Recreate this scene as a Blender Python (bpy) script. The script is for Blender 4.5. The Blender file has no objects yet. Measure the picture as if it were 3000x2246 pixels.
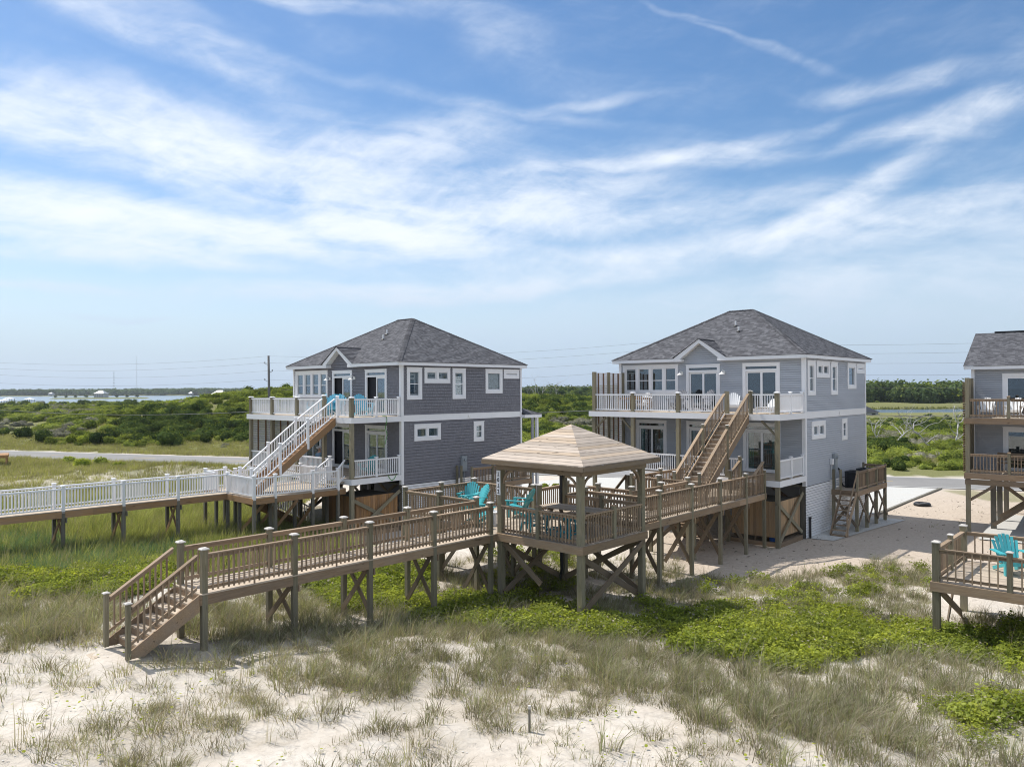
import bpy, math, random
import numpy as np
from mathutils import Matrix, Vector

scene = bpy.context.scene
R = math.radians
random.seed(7)
rng = np.random.default_rng(11)

# ------------------------------------------------------------------ camera
CAM_H, F_PX, PITCH, ROLL = 7.4, 2220.5, R(0.472), R(0.286)
cam_data = bpy.data.cameras.new('camera')
cam = bpy.data.objects.new('camera', cam_data)
scene.collection.objects.link(cam)
cam_data.sensor_fit = 'HORIZONTAL'
cam_data.sensor_width = 36.0
cam_data.lens = F_PX * 36.0 / 3000.0
cam_data.clip_start = 0.1
cam_data.clip_end = 9000
fwd = Vector((0, math.cos(PITCH), math.sin(PITCH)))
upv = Vector((0, -math.sin(PITCH), math.cos(PITCH)))
rgt = Vector((1, 0, 0))
c_r = rgt * math.cos(ROLL) - upv * math.sin(ROLL)
c_u = rgt * math.sin(ROLL) + upv * math.cos(ROLL)
cam.matrix_world = Matrix(((c_r.x, c_u.x, -fwd.x, 0), (c_r.y, c_u.y, -fwd.y, 0), (c_r.z, c_u.z, -fwd.z, CAM_H), (0, 0, 0, 1)))
scene.camera = cam

# ------------------------------------------------------------------ sun and sky
SUN_EL, SUN_AZ = R(56.5), R(-56.0)          # azimuth from +Y towards +X
sun_vec = Vector((math.sin(SUN_AZ) * math.cos(SUN_EL), math.cos(SUN_AZ) * math.cos(SUN_EL), math.sin(SUN_EL)))
sun_data = bpy.data.lights.new('sun', 'SUN')
sun_data.energy = 4.0
sun_data.angle = R(0.53)
sun_data.color = (1.0, 0.955, 0.89)
sun = bpy.data.objects.new('sun', sun_data)
scene.collection.objects.link(sun)
sun.rotation_euler = sun_vec.to_track_quat('Z', 'Y').to_euler()
sun.location = (0, 0, 60)

scene.view_settings.view_transform = 'Standard'
scene.view_settings.look = 'None'
scene.view_settings.gamma = 1.0
scene.view_settings.exposure = 0.43
scene.view_settings.use_curve_mapping = False
scene.cycles.max_bounces = 6
scene.cycles.diffuse_bounces = 4
scene.cycles.glossy_bounces = 3
scene.cycles.transparent_max_bounces = 12
scene.cycles.use_denoising = True
scene.cycles.pixel_filter_type = 'BLACKMAN_HARRIS'
scene.cycles.filter_width = 1.05


class NT:
    """small helper to write node trees"""
    def __init__(self, tree):
        self.t = tree
        self.n = tree.nodes
        self.l = tree.links

    def new(self, typ, **kw):
        nd = self.n.new(typ)
        for k, v in kw.items():
            setattr(nd, k, v)
        return nd

    def put(self, sock, v):
        if isinstance(v, bpy.types.NodeSocket):
            self.l.new(v, sock)
        elif v is not None:
            sock.default_value = v

    def m(self, op, a, b=None, c=None, clamp=False):
        nd = self.n.new('ShaderNodeMath')
        nd.operation = op
        nd.use_clamp = clamp
        for i, v in enumerate((a, b, c)):
            if v is not None:
                self.put(nd.inputs[i], v)
        return nd.outputs[0]

    def vm(self, op, a, b=None):
        nd = self.n.new('ShaderNodeVectorMath')
        nd.operation = op
        self.put(nd.inputs[0], a)
        if b is not None:
            self.put(nd.inputs[1], b)
        return nd.outputs[0]

    def comb(self, x, y, z=0.0):
        nd = self.n.new('ShaderNodeCombineXYZ')
        for i, v in enumerate((x, y, z)):
            self.put(nd.inputs[i], v)
        return nd.outputs[0]

    def sep(self, v):
        nd = self.n.new('ShaderNodeSeparateXYZ')
        self.put(nd.inputs[0], v)
        return nd.outputs

    def noise(self, vec, scale, detail=4.0, rough=0.55, dist=0.0):
        nd = self.n.new('ShaderNodeTexNoise')
        self.put(nd.inputs['Vector'], vec)
        nd.inputs['Scale'].default_value = scale
        nd.inputs['Detail'].default_value = detail
        nd.inputs['Roughness'].default_value = rough
        nd.inputs['Distortion'].default_value = dist
        return nd.outputs['Fac']

    def map(self, v, a, b, c=0.0, d=1.0, smooth=False):
        nd = self.n.new('ShaderNodeMapRange')
        nd.interpolation_type = 'SMOOTHSTEP' if smooth else 'LINEAR'
        self.put(nd.inputs[0], v)
        for i, x in enumerate((a, b, c, d)):
            self.put(nd.inputs[i + 1], x)
        return nd.outputs[0]

    def mix(self, fac, a, b, mode='MIX'):
        nd = self.n.new('ShaderNodeMix')
        nd.data_type = 'RGBA'
        nd.blend_type = mode
        self.put(nd.inputs[0], fac)
        for s, v in ((nd.inputs[6], a), (nd.inputs[7], b)):
            if isinstance(v, (tuple, list)):
                v = tuple(v) + ((1.0,) if len(v) == 3 else ())
            self.put(s, v)
        return nd.outputs[2]

    def bump(self, h, strength=0.3, dist=0.02):
        nd = self.n.new('ShaderNodeBump')
        nd.inputs['Strength'].default_value = strength
        nd.inputs['Distance'].default_value = dist
        self.put(nd.inputs['Height'], h)
        return nd.outputs[0]


world = bpy.data.worlds.new('World')
scene.world = world
world.use_nodes = True
w = NT(world.node_tree)
w.n.clear()
sky = w.new('ShaderNodeTexSky', sky_type='NISHITA', sun_disc=False)
sky.sun_elevation = SUN_EL
sky.sun_rotation = SUN_AZ
sky.altitude = 0
sky.air_density = 1.0
sky.dust_density = 0.5
sky.ozone_density = 2.2
tc = w.new('ShaderNodeTexCoord')
sx, sy, sz = w.sep(tc.outputs['Generated'])
az = w.m('ARCTAN2', sx, sy)
el = w.m('ARCSINE', w.m('MINIMUM', w.m('MAXIMUM', sz, -1.0), 1.0))
warp = w.m('SUBTRACT', w.noise(w.comb(w.m('MULTIPLY', az, 3.0), w.m('MULTIPLY', el, 5.0), 3.7), 1.0, 3.0), 0.5)
warp2 = w.m('SUBTRACT', w.noise(w.comb(w.m('MULTIPLY', az, 3.0), w.m('MULTIPLY', el, 5.0), 9.1), 1.6, 3.0), 0.5)
az_w = w.m('ADD', az, w.m('MULTIPLY', warp2, 0.10))
el_w = w.m('ADD', el, w.m('MULTIPLY', warp, 0.075))


def px_dir(px, py):
    px, py = px * 3000 / 2212, py * 3000 / 2212
    a = math.atan((px - 1500) / F_PX)
    return a, math.atan((1141 - py) / F_PX * math.cos(a))


def blob(px, py, rx, ry, rot, amp):
    """one soft bank of cirrus, by bearing and height above the horizon"""
    a0, e0 = px_dir(px, py)
    k = 3000 / 2212 / F_PX
    rx, ry, rot = rx * k, ry * k, R(-rot)
    mp = w.new('ShaderNodeMapping', vector_type='TEXTURE')
    w.put(mp.inputs[0], sky_uv)
    mp.inputs['Location'].default_value = (a0, e0, 0)
    mp.inputs['Rotation'].default_value = (0, 0, rot)
    mp.inputs['Scale'].default_value = (rx, ry, 1)
    ln = w.new('ShaderNodeVectorMath', operation='LENGTH')
    w.put(ln.inputs[0], mp.outputs[0])
    return w.map(ln.outputs['Value'], 0.0, 1.9, amp, 0.0, True)


sky_uv = w.comb(az_w, el_w, 0.0)
banks = [(60, 255, 300, 40, 4, 0.546), (330, 300, 250, 55, 12, 0.546), (620, 340, 330, 55, 8, 0.484), (880, 320, 200, 45, -12, 0.484), (1010, 440, 380, 60, -10, 0.546), (640, 430, 330, 60, 4, 0.396),
         (760, 510, 560, 46, -5, 0.686), (240, 562, 260, 15, 1, 0.546), (700, 640, 330, 22, -2, 0.616), (1080, 615, 330, 18, -4, 0.484), (1500, 545, 560, 24, -7, 0.686), (1180, 560, 330, 16, -5, 0.352),
         (2080, 480, 300, 24, -6, 0.634), (60, 410, 240, 30, 6, 0.484), (130, 480, 290, 55, 2, 0.484), (1080, 80, 170, 50, 20, 0.132), (190, 35, 330, 22, 14, 0.317), (430, 100, 280, 36, 18, 0.211),
         (640, 3, 140, 12, 3, 0.440), (2040, 262, 160, 17, -6, 0.546), (1950, 185, 120, 18, 3, 0.422), (2190, 215, 110, 40, -38, 0.264), (1850, 420, 170, 24, -30, 0.510), (1780, 470, 130, 16, -18, 0.352), (1400, 335, 300, 11, -5, 0.484),
         (1600, 328, 80, 18, 0, 0.370), (150, 634, 95, 6, -2, 0.546), (262, 680, 70, 4, 1, 0.440), (900, 200, 420, 10, 7, 0.141), (1290, 215, 120, 9, -5, 0.176), (1470, 22, 60, 4, 17, 0.12), (1590, 68, 90, 4, 20, 0.13), (1720, 115, 110, 6, 22, 0.132),
         (1500, 470, 260, 30, -4, 0.396), (1700, 640, 700, 46, -6, 0.396), (1950, 690, 700, 46, -4, 0.352), (2150, 370, 140, 22, -25, 0.176)]
mask = None
for b in banks:
    o = blob(*b)
    mask = o if mask is None else w.m('ADD', mask, o)
rt = R(5.0)
ua = w.m('ADD', w.m('MULTIPLY', az_w, math.cos(rt)), w.m('MULTIPLY', el_w, -math.sin(rt)))
va = w.m('ADD', w.m('MULTIPLY', az_w, math.sin(rt)), w.m('MULTIPLY', el_w, math.cos(rt)))
streak = w.noise(w.comb(w.m('MULTIPLY', ua, 3.2), w.m('MULTIPLY', va, 21.0), 0.0), 1.0, 6.0, 0.62, 0.5)
rt2 = R(-24.0)
ub = w.m('ADD', w.m('MULTIPLY', az_w, math.cos(rt2)), w.m('MULTIPLY', el_w, -math.sin(rt2)))
vb = w.m('ADD', w.m('MULTIPLY', az_w, math.sin(rt2)), w.m('MULTIPLY', el_w, math.cos(rt2)))
feather = w.noise(w.comb(w.m('MULTIPLY', ub, 7.0), w.m('MULTIPLY', vb, 52.0), 8.0), 1.0, 5.0, 0.66)
puff = w.noise(w.comb(w.m('MULTIPLY', az_w, 9.0), w.m('MULTIPLY', el_w, 18.0), 2.0), 1.0, 6.0, 0.62)
big = w.noise(w.comb(w.m('MULTIPLY', az, 1.6), w.m('MULTIPLY', el, 3.0), 1.0), 1.0, 1.0)
tex = w.m('ADD', w.m('MULTIPLY', streak, 0.40), w.m('ADD', w.m('MULTIPLY', puff, 0.44), w.m('MULTIPLY', feather, 0.16)))
tex = w.map(tex, 0.34, 0.66, 0.0, 1.0)
# unseen cirrus beyond the view, added to raise the fill light
seen = w.m('MULTIPLY', w.map(w.m('ABSOLUTE', az), 0.62, 0.95, 1.0, 0.0, True), w.map(el, 0.48, 0.75, 1.0, 0.0, True))
mask = w.m('ADD', mask, w.m('MULTIPLY', w.map(big, 0.30, 0.62, 0.1, 0.75), w.m('SUBTRACT', 1.0, seen)))
dens = w.m('ADD', w.m('MULTIPLY', mask, w.m('ADD', 0.16, w.m('MULTIPLY', w.m('POWER', tex, 1.8), 2.9))), w.m('MULTIPLY', w.m('POWER', tex, 3.0), 0.14))
cover = w.m('SUBTRACT', 1.0, w.m('EXPONENT', w.m('MULTIPLY', dens, -1.25)))
hz = w.map(el, -0.02, 0.22, 0.92, 0.0, True)            # pale blue haze near the horizon, painted into the sky colour
cover = w.m('SUBTRACT', 1.0, w.m('MULTIPLY', w.m('SUBTRACT', 1.0, cover), w.m('SUBTRACT', 1.0, hz)))
bg_sky = w.new('ShaderNodeBackground')
hs = w.new('ShaderNodeHueSaturation')
hs.inputs['Saturation'].default_value = 1.22
w.put(hs.inputs['Color'], sky.outputs[0])
w.put(bg_sky.inputs[0], hs.outputs[0])
bg_sky.inputs[1].default_value = 0.100
bg_cloud = w.new('ShaderNodeBackground')
w.put(bg_cloud.inputs[0], w.mix(w.map(el, 0.0, 0.22, 0.0, 1.0, True), (0.405, 0.535, 0.72), (0.86, 0.91, 0.98)))
bg_cloud.inputs[1].default_value = 0.86
mixs = w.new('ShaderNodeMixShader')
w.put(mixs.inputs[0], cover)
w.l.new(bg_sky.outputs[0], mixs.inputs[1])
w.l.new(bg_cloud.outputs[0], mixs.inputs[2])
wo = w.new('ShaderNodeOutputWorld')
w.l.new(mixs.outputs[0], wo.inputs[0])

# ------------------------------------------------------------------ pixel <-> place
def project(P):
    P = np.asarray(P, float)
    x, y, z = P[..., 0], P[..., 1], P[..., 2] - CAM_H
    yy = y * math.cos(PITCH) + z * math.sin(PITCH)
    zz = -y * math.sin(PITCH) + z * math.cos(PITCH)
    yy = np.where(yy < 0.1, 0.1, yy)
    X, Z = F_PX * x / yy, F_PX * zz / yy
    return 1500 + X * math.cos(ROLL) - Z * math.sin(ROLL), 1123 - (X * math.sin(ROLL) + Z * math.cos(ROLL))


def ray(px, py):
    X, Z = (px - 1500) / F_PX, -(py - 1123) / F_PX
    X, Z = X * math.cos(ROLL) + Z * math.sin(ROLL), -X * math.sin(ROLL) + Z * math.cos(ROLL)
    return Vector((X, math.cos(PITCH) - Z * math.sin(PITCH), math.sin(PITCH) + Z * math.cos(PITCH)))


def at_z(px, py, z):
    d = ray(px, py)
    k = (z - CAM_H) / d.z
    return Vector((d.x * k, d.y * k, z))


def at_y(px, py, y):
    d = ray(px, py)
    k = y / d.y
    return Vector((d.x * k, y, CAM_H + d.z * k))


# ------------------------------------------------------------------ materials
def new_mat(name):
    m = bpy.data.materials.new(name)
    m.use_nodes = True
    n = NT(m.node_tree)
    b = n.n['Principled BSDF']
    return m, n, b


def setc(b, key, v):
    b.inputs[key].default_value = v


def wood(name, c1, c2, rough=0.8, vary=0.35, knots=0.25, spec=0.25, bump=0.35):
    m, n, b = new_mat(name)
    t = n.new('ShaderNodeTexCoord')
    oi = n.new('ShaderNodeObjectInfo')
    rnd = oi.outputs['Random']
    off = n.vm('ADD', t.outputs['Object'], n.comb(n.m('MULTIPLY', rnd, 37.0), n.m('MULTIPLY', rnd, 11.0), n.m('MULTIPLY', rnd, 23.0)))
    g = n.noise(n.vm('MULTIPLY', off, (2.2, 38.0, 38.0)), 1.0, 5.0, 0.6, 0.6)
    blot = n.noise(n.vm('MULTIPLY', off, (1.2, 6.0, 6.0)), 1.0, 3.0)
    kn = n.noise(n.vm('MULTIPLY', off, (2.6, 9.0, 9.0)), 1.0, 1.0)
    col = n.mix(n.map(g, 0.3, 0.72), c1, c2)
    col = n.mix(n.map(blot, 0.35, 0.7, 0.0, 0.45), col, tuple(0.55 * a + 0.12 for a in c1))
    col = n.mix(n.map(kn, 0.70, 0.76, 0.0, knots * 2), col, tuple(a * 0.25 for a in c1))
    col = n.mix(1.0, col, n.comb(*(n.map(rnd, 0.0, 1.0, 1.0 - vary, 1.0 + vary * 0.6),) * 3), 'MULTIPLY')
    n.put(b.inputs['Base Color'], col)
    setc(b, 'Roughness', rough)
    b.inputs['Specular IOR Level'].default_value = spec
    n.put(b.inputs['Normal'], n.bump(g, bump, 0.004))
    return m


def paint(name, c, rough=0.45, vary=0.06, spec=0.4, dirt=0.12):
    m, n, b = new_mat(name)
    geo = n.new('ShaderNodeNewGeometry')
    oi = n.new('ShaderNodeObjectInfo')
    a = n.noise(geo.outputs['Position'], 1.7, 4.0)
    col = n.mix(n.map(a, 0.35, 0.75, 0.0, dirt), c, tuple(x * 0.62 for x in c))
    col = n.mix(1.0, col, n.comb(*(n.map(oi.outputs['Random'], 0.0, 1.0, 1.0 - vary, 1.0),) * 3), 'MULTIPLY')
    n.put(b.inputs['Base Color'], col)
    setc(b, 'Roughness', rough)
    b.inputs['Specular IOR Level'].default_value = spec
    return m


def toned(name, c1, c2, rough=0.85, spec=0.2, bumps=None, noise_scale=None):
    """a material whose pieces carry a 'tone' value of their own"""
    m, n, b = new_mat(name)
    at = n.new('ShaderNodeAttribute', attribute_name='tone')
    col = n.mix(at.outputs['Fac'], c1, c2)
    if noise_scale:
        geo = n.new('ShaderNodeNewGeometry')
        col = n.mix(n.map(n.noise(geo.outputs['Position'], noise_scale, 5.0), 0.3, 0.7, 0.0, 0.35), col, tuple(x * 0.6 for x in c1))
    n.put(b.inputs['Base Color'], col)
    setc(b, 'Roughness', rough)
    b.inputs['Specular IOR Level'].default_value = spec
    if bumps:
        geo = n.new('ShaderNodeNewGeometry')
        n.put(b.inputs['Normal'], n.bump(n.noise(geo.outputs['Position'], bumps, 3.0), 0.4, 0.01))
    return m


def leafy(name, ca, cb, trans=0.35, vary=0.3, tcol=None):
    """leaves and blades: tone per leaf, tint per plant, some light through them"""
    m, n, b = new_mat(name)
    at = n.new('ShaderNodeAttribute', attribute_name='tone')
    oi = n.new('ShaderNodeObjectInfo')
    geo = n.new('ShaderNodeNewGeometry')
    patch = n.m('MULTIPLY', n.m('ADD', n.noise(geo.outputs['Position'], 0.16, 3.0), n.noise(geo.outputs['Position'], 1.1, 3.0)), 0.5)
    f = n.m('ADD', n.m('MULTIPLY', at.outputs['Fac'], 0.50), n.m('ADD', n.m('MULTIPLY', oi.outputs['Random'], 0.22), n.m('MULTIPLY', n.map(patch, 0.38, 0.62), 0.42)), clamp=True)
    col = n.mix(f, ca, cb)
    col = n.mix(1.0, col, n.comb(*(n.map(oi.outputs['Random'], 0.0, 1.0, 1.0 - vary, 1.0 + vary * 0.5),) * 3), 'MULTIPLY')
    d = n.new('ShaderNodeBsdfDiffuse')
    n.put(d.inputs[0], col)
    tr = n.new('ShaderNodeBsdfTranslucent')
    n.put(tr.inputs[0], n.mix(1.0, col, tcol or (1.25, 1.2, 0.6), 'MULTIPLY'))
    mx = n.new('ShaderNodeMixShader')
    mx.inputs[0].default_value = trans
    n.l.new(d.outputs[0], mx.inputs[1])
    n.l.new(tr.outputs[0], mx.inputs[2])
    n.l.new(mx.outputs[0], n.n['Material Output'].inputs[0])
    return m


def glass(name, tint=(0.03, 0.05, 0.06), see=0.92):
    m, n, b = new_mat(name)
    n.put(b.inputs['Base Color'], tint + (1,))
    setc(b, 'Roughness', 0.02)
    b.inputs['IOR'].default_value = 1.52
    tr = n.new('ShaderNodeBsdfTransparent')
    tr.inputs[0].default_value = (0.94, 0.98, 0.975, 1)
    gl = n.new('ShaderNodeBsdfGlossy')
    gl.inputs['Roughness'].default_value = 0.015
    gl.inputs[0].default_value = (0.9, 0.95, 1.0, 1)
    fr = n.new('ShaderNodeFresnel')
    fr.inputs[0].default_value = 1.75
    mx = n.new('ShaderNodeMixShader')
    mx.inputs[0].default_value = see
    n.l.new(b.outputs[0], mx.inputs[1])
    n.l.new(tr.outputs[0], mx.inputs[2])
    mx2 = n.new('ShaderNodeMixShader')
    n.put(mx2.inputs[0], n.m('ADD', n.m('MULTIPLY', fr.outputs[0], 0.8), 0.02, clamp=True))
    n.l.new(mx.outputs[0], mx2.inputs[1])
    n.l.new(gl.outputs[0], mx2.inputs[2])
    n.l.new(mx2.outputs[0], n.n['Material Output'].inputs[0])
    return m


M = {}
M['rail_wood'] = wood('rail_wood', (0.255, 0.175, 0.108), (0.395, 0.290, 0.190))
M['post_wood'] = wood('post_wood', (0.172, 0.150, 0.092), (0.300, 0.262, 0.175), vary=0.3)
M['beam_wood'] = wood('beam_wood', (0.240, 0.160, 0.095), (0.380, 0.270, 0.170), vary=0.3, knots=0.4)
M['brace_wood'] = wood('brace_wood', (0.185, 0.135, 0.085), (0.290, 0.215, 0.140))
M['deck_wood'] = wood('deck_wood', (0.400, 0.320, 0.235), (0.560, 0.475, 0.375), vary=0.28)
M['cap_wood'] = wood('cap_wood', (0.50, 0.47, 0.43), (0.66, 0.63, 0.58), vary=0.15)
M['roof_wood'] = wood('roof_wood', (0.41, 0.308, 0.212), (0.585, 0.475, 0.36), vary=0.24, knots=0.45)
M['roof_wood_grey'] = wood('roof_wood_grey', (0.38, 0.305, 0.240), (0.56, 0.485, 0.405), vary=0.24, knots=0.35)
M['new_wood'] = wood('new_wood', (0.300, 0.165, 0.075), (0.440, 0.270, 0.135), vary=0.25)
M['cedar'] = wood('cedar', (0.330, 0.165, 0.062), (0.480, 0.275, 0.115), vary=0.3)
M['cedar_pale'] = wood('cedar_pale', (0.400, 0.250, 0.130), (0.540, 0.380, 0.220), vary=0.25)
M['batten'] = wood('batten', (0.170, 0.090, 0.048), (0.250, 0.150, 0.085), vary=0.2)
M['pile_wood'] = wood('pile_wood', (0.115, 0.105, 0.080), (0.210, 0.190, 0.150), vary=0.25)
M['white'] = paint('white_paint', (0.82, 0.82, 0.83), 0.4, 0.05, 0.4, 0.08)
M['white_vinyl'] = paint('white_vinyl', (0.83, 0.83, 0.84), 0.32, 0.03, 0.45, 0.05)
M['soffit'] = paint('soffit', (0.72, 0.72, 0.73), 0.6, 0.03)
M['turq'] = paint('turquoise_plastic', (0.060, 0.40, 0.43), 0.38, 0.15, 0.5, 0.1)
M['teal'] = paint('teal_plastic', (0.020, 0.235, 0.300), 0.4, 0.2, 0.5, 0.1)
M['sky_plastic'] = paint('light_blue_plastic', (0.13, 0.47, 0.62), 0.4, 0.12, 0.5, 0.1)
M['grey_plastic'] = paint('grey_plastic', (0.14, 0.145, 0.165), 0.45, 0.1)
M['white_plastic'] = paint('white_plastic', (0.80, 0.80, 0.79), 0.4, 0.04)
M['metal_grey'] = paint('grey_metal_box', (0.30, 0.33, 0.35), 0.45, 0.06, 0.5)
M['black'] = paint('black_plastic', (0.018, 0.018, 0.02), 0.5, 0.1)
M['ac'] = paint('dark_housing', (0.030, 0.034, 0.042), 0.5, 0.1, 0.4)
M['dark_room'] = paint('dim_room', (0.035, 0.035, 0.04), 0.9, 0.0, 0.1)  # darkness of unlit rooms put into the colour
M['curtain'] = paint('curtain_cloth', (0.42, 0.50, 0.50), 0.9, 0.1, 0.1)
M['blind'] = paint('white_blind', (0.62, 0.68, 0.67), 0.8, 0.1, 0.2)
M['teal_curtain'] = paint('teal_curtain', (0.045, 0.17, 0.18), 0.9, 0.1, 0.1)
M['glass'] = glass('window_glass')
M['shake'] = toned('grey_shake', (0.190, 0.188, 0.206), (0.216, 0.214, 0.233), 0.8, 0.25)
M['siding'] = toned('grey_lap_siding', (0.418, 0.440, 0.475), (0.442, 0.464, 0.499), 0.6, 0.35)
M['siding3'] = toned('grey_lap_siding_neighbour', (0.375, 0.390, 0.415), (0.400, 0.415, 0.440), 0.6, 0.35)
M['wall_dark'] = paint('dark_grey_wall', (0.18, 0.172, 0.187), 0.8)
M['wall_pale'] = paint('pale_grey_wall', (0.43, 0.445, 0.475), 0.7)
M['shingle'] = toned('roof_shingle', (0.078, 0.078, 0.086), (0.150, 0.152, 0.164), 0.92, 0.15, 60.0)
M['cap_shingle'] = toned('ridge_shingle', (0.065, 0.064, 0.071), (0.130, 0.132, 0.142), 0.92, 0.15, 60.0)
M['skin'] = paint('skin', (0.52, 0.30, 0.21), 0.55)
M['shirt'] = paint('blue_grey_shirt', (0.22, 0.33, 0.44), 0.9)
M['short_cloth'] = paint('tan_cloth', (0.30, 0.25, 0.18), 0.9)
M['cap_cloth'] = paint('white_cap', (0.75, 0.75, 0.76), 0.9)
M['hose'] = paint('green_hose', (0.06, 0.30, 0.03), 0.4)
M['sign_white'] = paint('sign_board', (0.80, 0.81, 0.83), 0.4, 0.0, 0.4, 0.02)
M['concrete'] = paint('concrete', (0.50, 0.49, 0.46), 0.9, 0.05, 0.2, 0.3)
M['lamp_white'] = paint('lamp_enamel', (0.80, 0.79, 0.75), 0.35)
M['blue_bin'] = paint('blue_plastic', (0.02, 0.10, 0.36), 0.4)
M['dead_wood'] = wood('dead_wood', (0.42, 0.40, 0.385), (0.62, 0.60, 0.575), vary=0.15, knots=0.1)
M['bark'] = wood('bark', (0.10, 0.080, 0.060), (0.19, 0.155, 0.12))
M['pole_wood'] = wood('pole_wood', (0.085, 0.080, 0.075), (0.155, 0.148, 0.138))
M['wire'] = paint('wire', (0.16, 0.16, 0.17), 0.6)
M['grass_dune'] = leafy('dune_grass', (0.12, 0.14, 0.06), (0.4, 0.41, 0.26), 0.4, 0.3)
M['grass_dry'] = leafy('dry_grass', (0.17, 0.145, 0.105), (0.48, 0.43, 0.345), 0.32, 0.3)
M['grass_green'] = leafy('meadow_grass', (0.115, 0.165, 0.05), (0.39, 0.42, 0.18), 0.46, 0.3)
M['grass_blue'] = leafy('blue_green_grass', (0.05, 0.13, 0.075), (0.22, 0.32, 0.2), 0.42, 0.3)
M['grass_olive'] = leafy('olive_grass', (0.200, 0.225, 0.075), (0.369, 0.369, 0.156), 0.45, 0.3)
M['leaf_bright'] = leafy('bright_leaves', (0.105, 0.18, 0.02), (0.44, 0.47, 0.085), 0.46, 0.3)
M['leaf_mid'] = leafy('thicket_leaves', (0.085, 0.145, 0.026), (0.33, 0.365, 0.09), 0.44, 0.4)
M['leaf_dark'] = leafy('dark_leaves', (0.036, 0.07, 0.022), (0.11, 0.15, 0.042), 0.36, 0.35)
M['leaf_grey'] = leafy('grey_leaves', (0.180, 0.178, 0.132), (0.300, 0.288, 0.216), 0.25, 0.3, (1.1, 1.05, 0.8))
M['leaf_far'] = leafy('far_leaves', (0.045, 0.085, 0.035), (0.135, 0.18, 0.065), 0.28, 0.3)
M['shell'] = paint('shell', (0.78, 0.75, 0.70), 0.5, 0.3)

# ------------------------------------------------------------------ building helpers
COL = scene.collection
_boxes = {}


def mesh_from(name, verts, faces, mat, tones=None, smooth=False, mats=None, mat_idx=None):
    me = bpy.data.meshes.new(name)
    me.from_pydata([tuple(v) for v in verts], [], faces)
    if mats:
        for k in mats:
            me.materials.append(M[k])
        me.polygons.foreach_set('material_index', mat_idx)
    elif mat:
        me.materials.append(M[mat])
    if tones is not None:
        a = me.attributes.new('tone', 'FLOAT', 'FACE')
        a.data.foreach_set('value', np.asarray(tones, dtype=np.float32))
    if smooth:
        me.polygons.foreach_set('use_smooth', [True] * len(me.polygons))
    me.update()
    return me


BOX_F = [(0, 3, 2, 1), (4, 5, 6, 7), (0, 1, 5, 4), (1, 2, 6, 5), (2, 3, 7, 6), (3, 0, 4, 7)]


def box_mesh(dx, dy, dz, mat):
    key = (round(dx, 3), round(dy, 3), round(dz, 3), mat)
    if key not in _boxes:
        x, y, z = key[0] / 2, key[1] / 2, key[2] / 2
        v = [(-x, -y, -z), (x, -y, -z), (x, y, -z), (-x, y, -z), (-x, -y, z), (x, -y, z), (x, y, z), (-x, y, z)]
        _boxes[key] = mesh_from('box', v, BOX_F, mat)
    return _boxes[key]


def mk(name, mesh, parent=None, loc=(0, 0, 0), rot=None):
    o = bpy.data.objects.new(name, mesh)
    COL.objects.link(o)
    if parent is not None:
        o.parent = parent
    o.location = loc
    if rot is not None:
        if isinstance(rot, Matrix):
            o.rotation_euler = rot.to_euler()
        else:
            o.rotation_euler = rot
    return o


def tag(o, label=None, cat=None, group=None, kind=None):
    if label:
        o['label'] = label
    if cat:
        o['category'] = cat
    if group:
        o['group'] = group
    if kind:
        o['kind'] = kind
    return o


def thing(name, label, cat, loc=(0, 0, 0), a=0.0, group=None):
    """an Empty at a thing's base; a = bearing of its depth axis, degrees from +Y to +X"""
    o = bpy.data.objects.new(name, None)
    COL.objects.link(o)
    o.empty_display_size = 0.3
    o.location = loc
    o.rotation_euler = (0, 0, -R(a))
    return tag(o, label, cat, group)


def abox(name, parent, x0, x1, y0, y1, z0, z1, mat):
    """box along the parent's axes; its own x axis follows the longest side so grain runs lengthwise"""
    x0, x1, y0, y1, z0, z1 = min(x0, x1), max(x0, x1), min(y0, y1), max(y0, y1), min(z0, z1), max(z0, z1)
    dx, dy, dz = x1 - x0, y1 - y0, z1 - z0
    c = ((x0 + x1) / 2, (y0 + y1) / 2, (z0 + z1) / 2)
    if dz >= dx and dz >= dy:
        return mk(name, box_mesh(dz, dy, dx, mat), parent, c, (0, -math.pi / 2, 0))
    if dy >= dx:
        return mk(name, box_mesh(dy, dx, dz, mat), parent, c, (0, 0, math.pi / 2))
    return mk(name, box_mesh(dx, dy, dz, mat), parent, c)


def beam(name, parent, p0, p1, wid, hei, mat):
    p0, p1 = Vector(p0), Vector(p1)
    d = p1 - p0
    L = d.length
    x = d.normalized()
    up = Vector((0, 0, 1)) if abs(x.z) < 0.98 else Vector((0, 1, 0))
    y = up.cross(x).normalized()
    z = x.cross(y)
    rot = Matrix((x, y, z)).transposed()
    return mk(name, box_mesh(L, wid, hei, mat), parent, (p0 + p1) / 2, rot)


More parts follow.
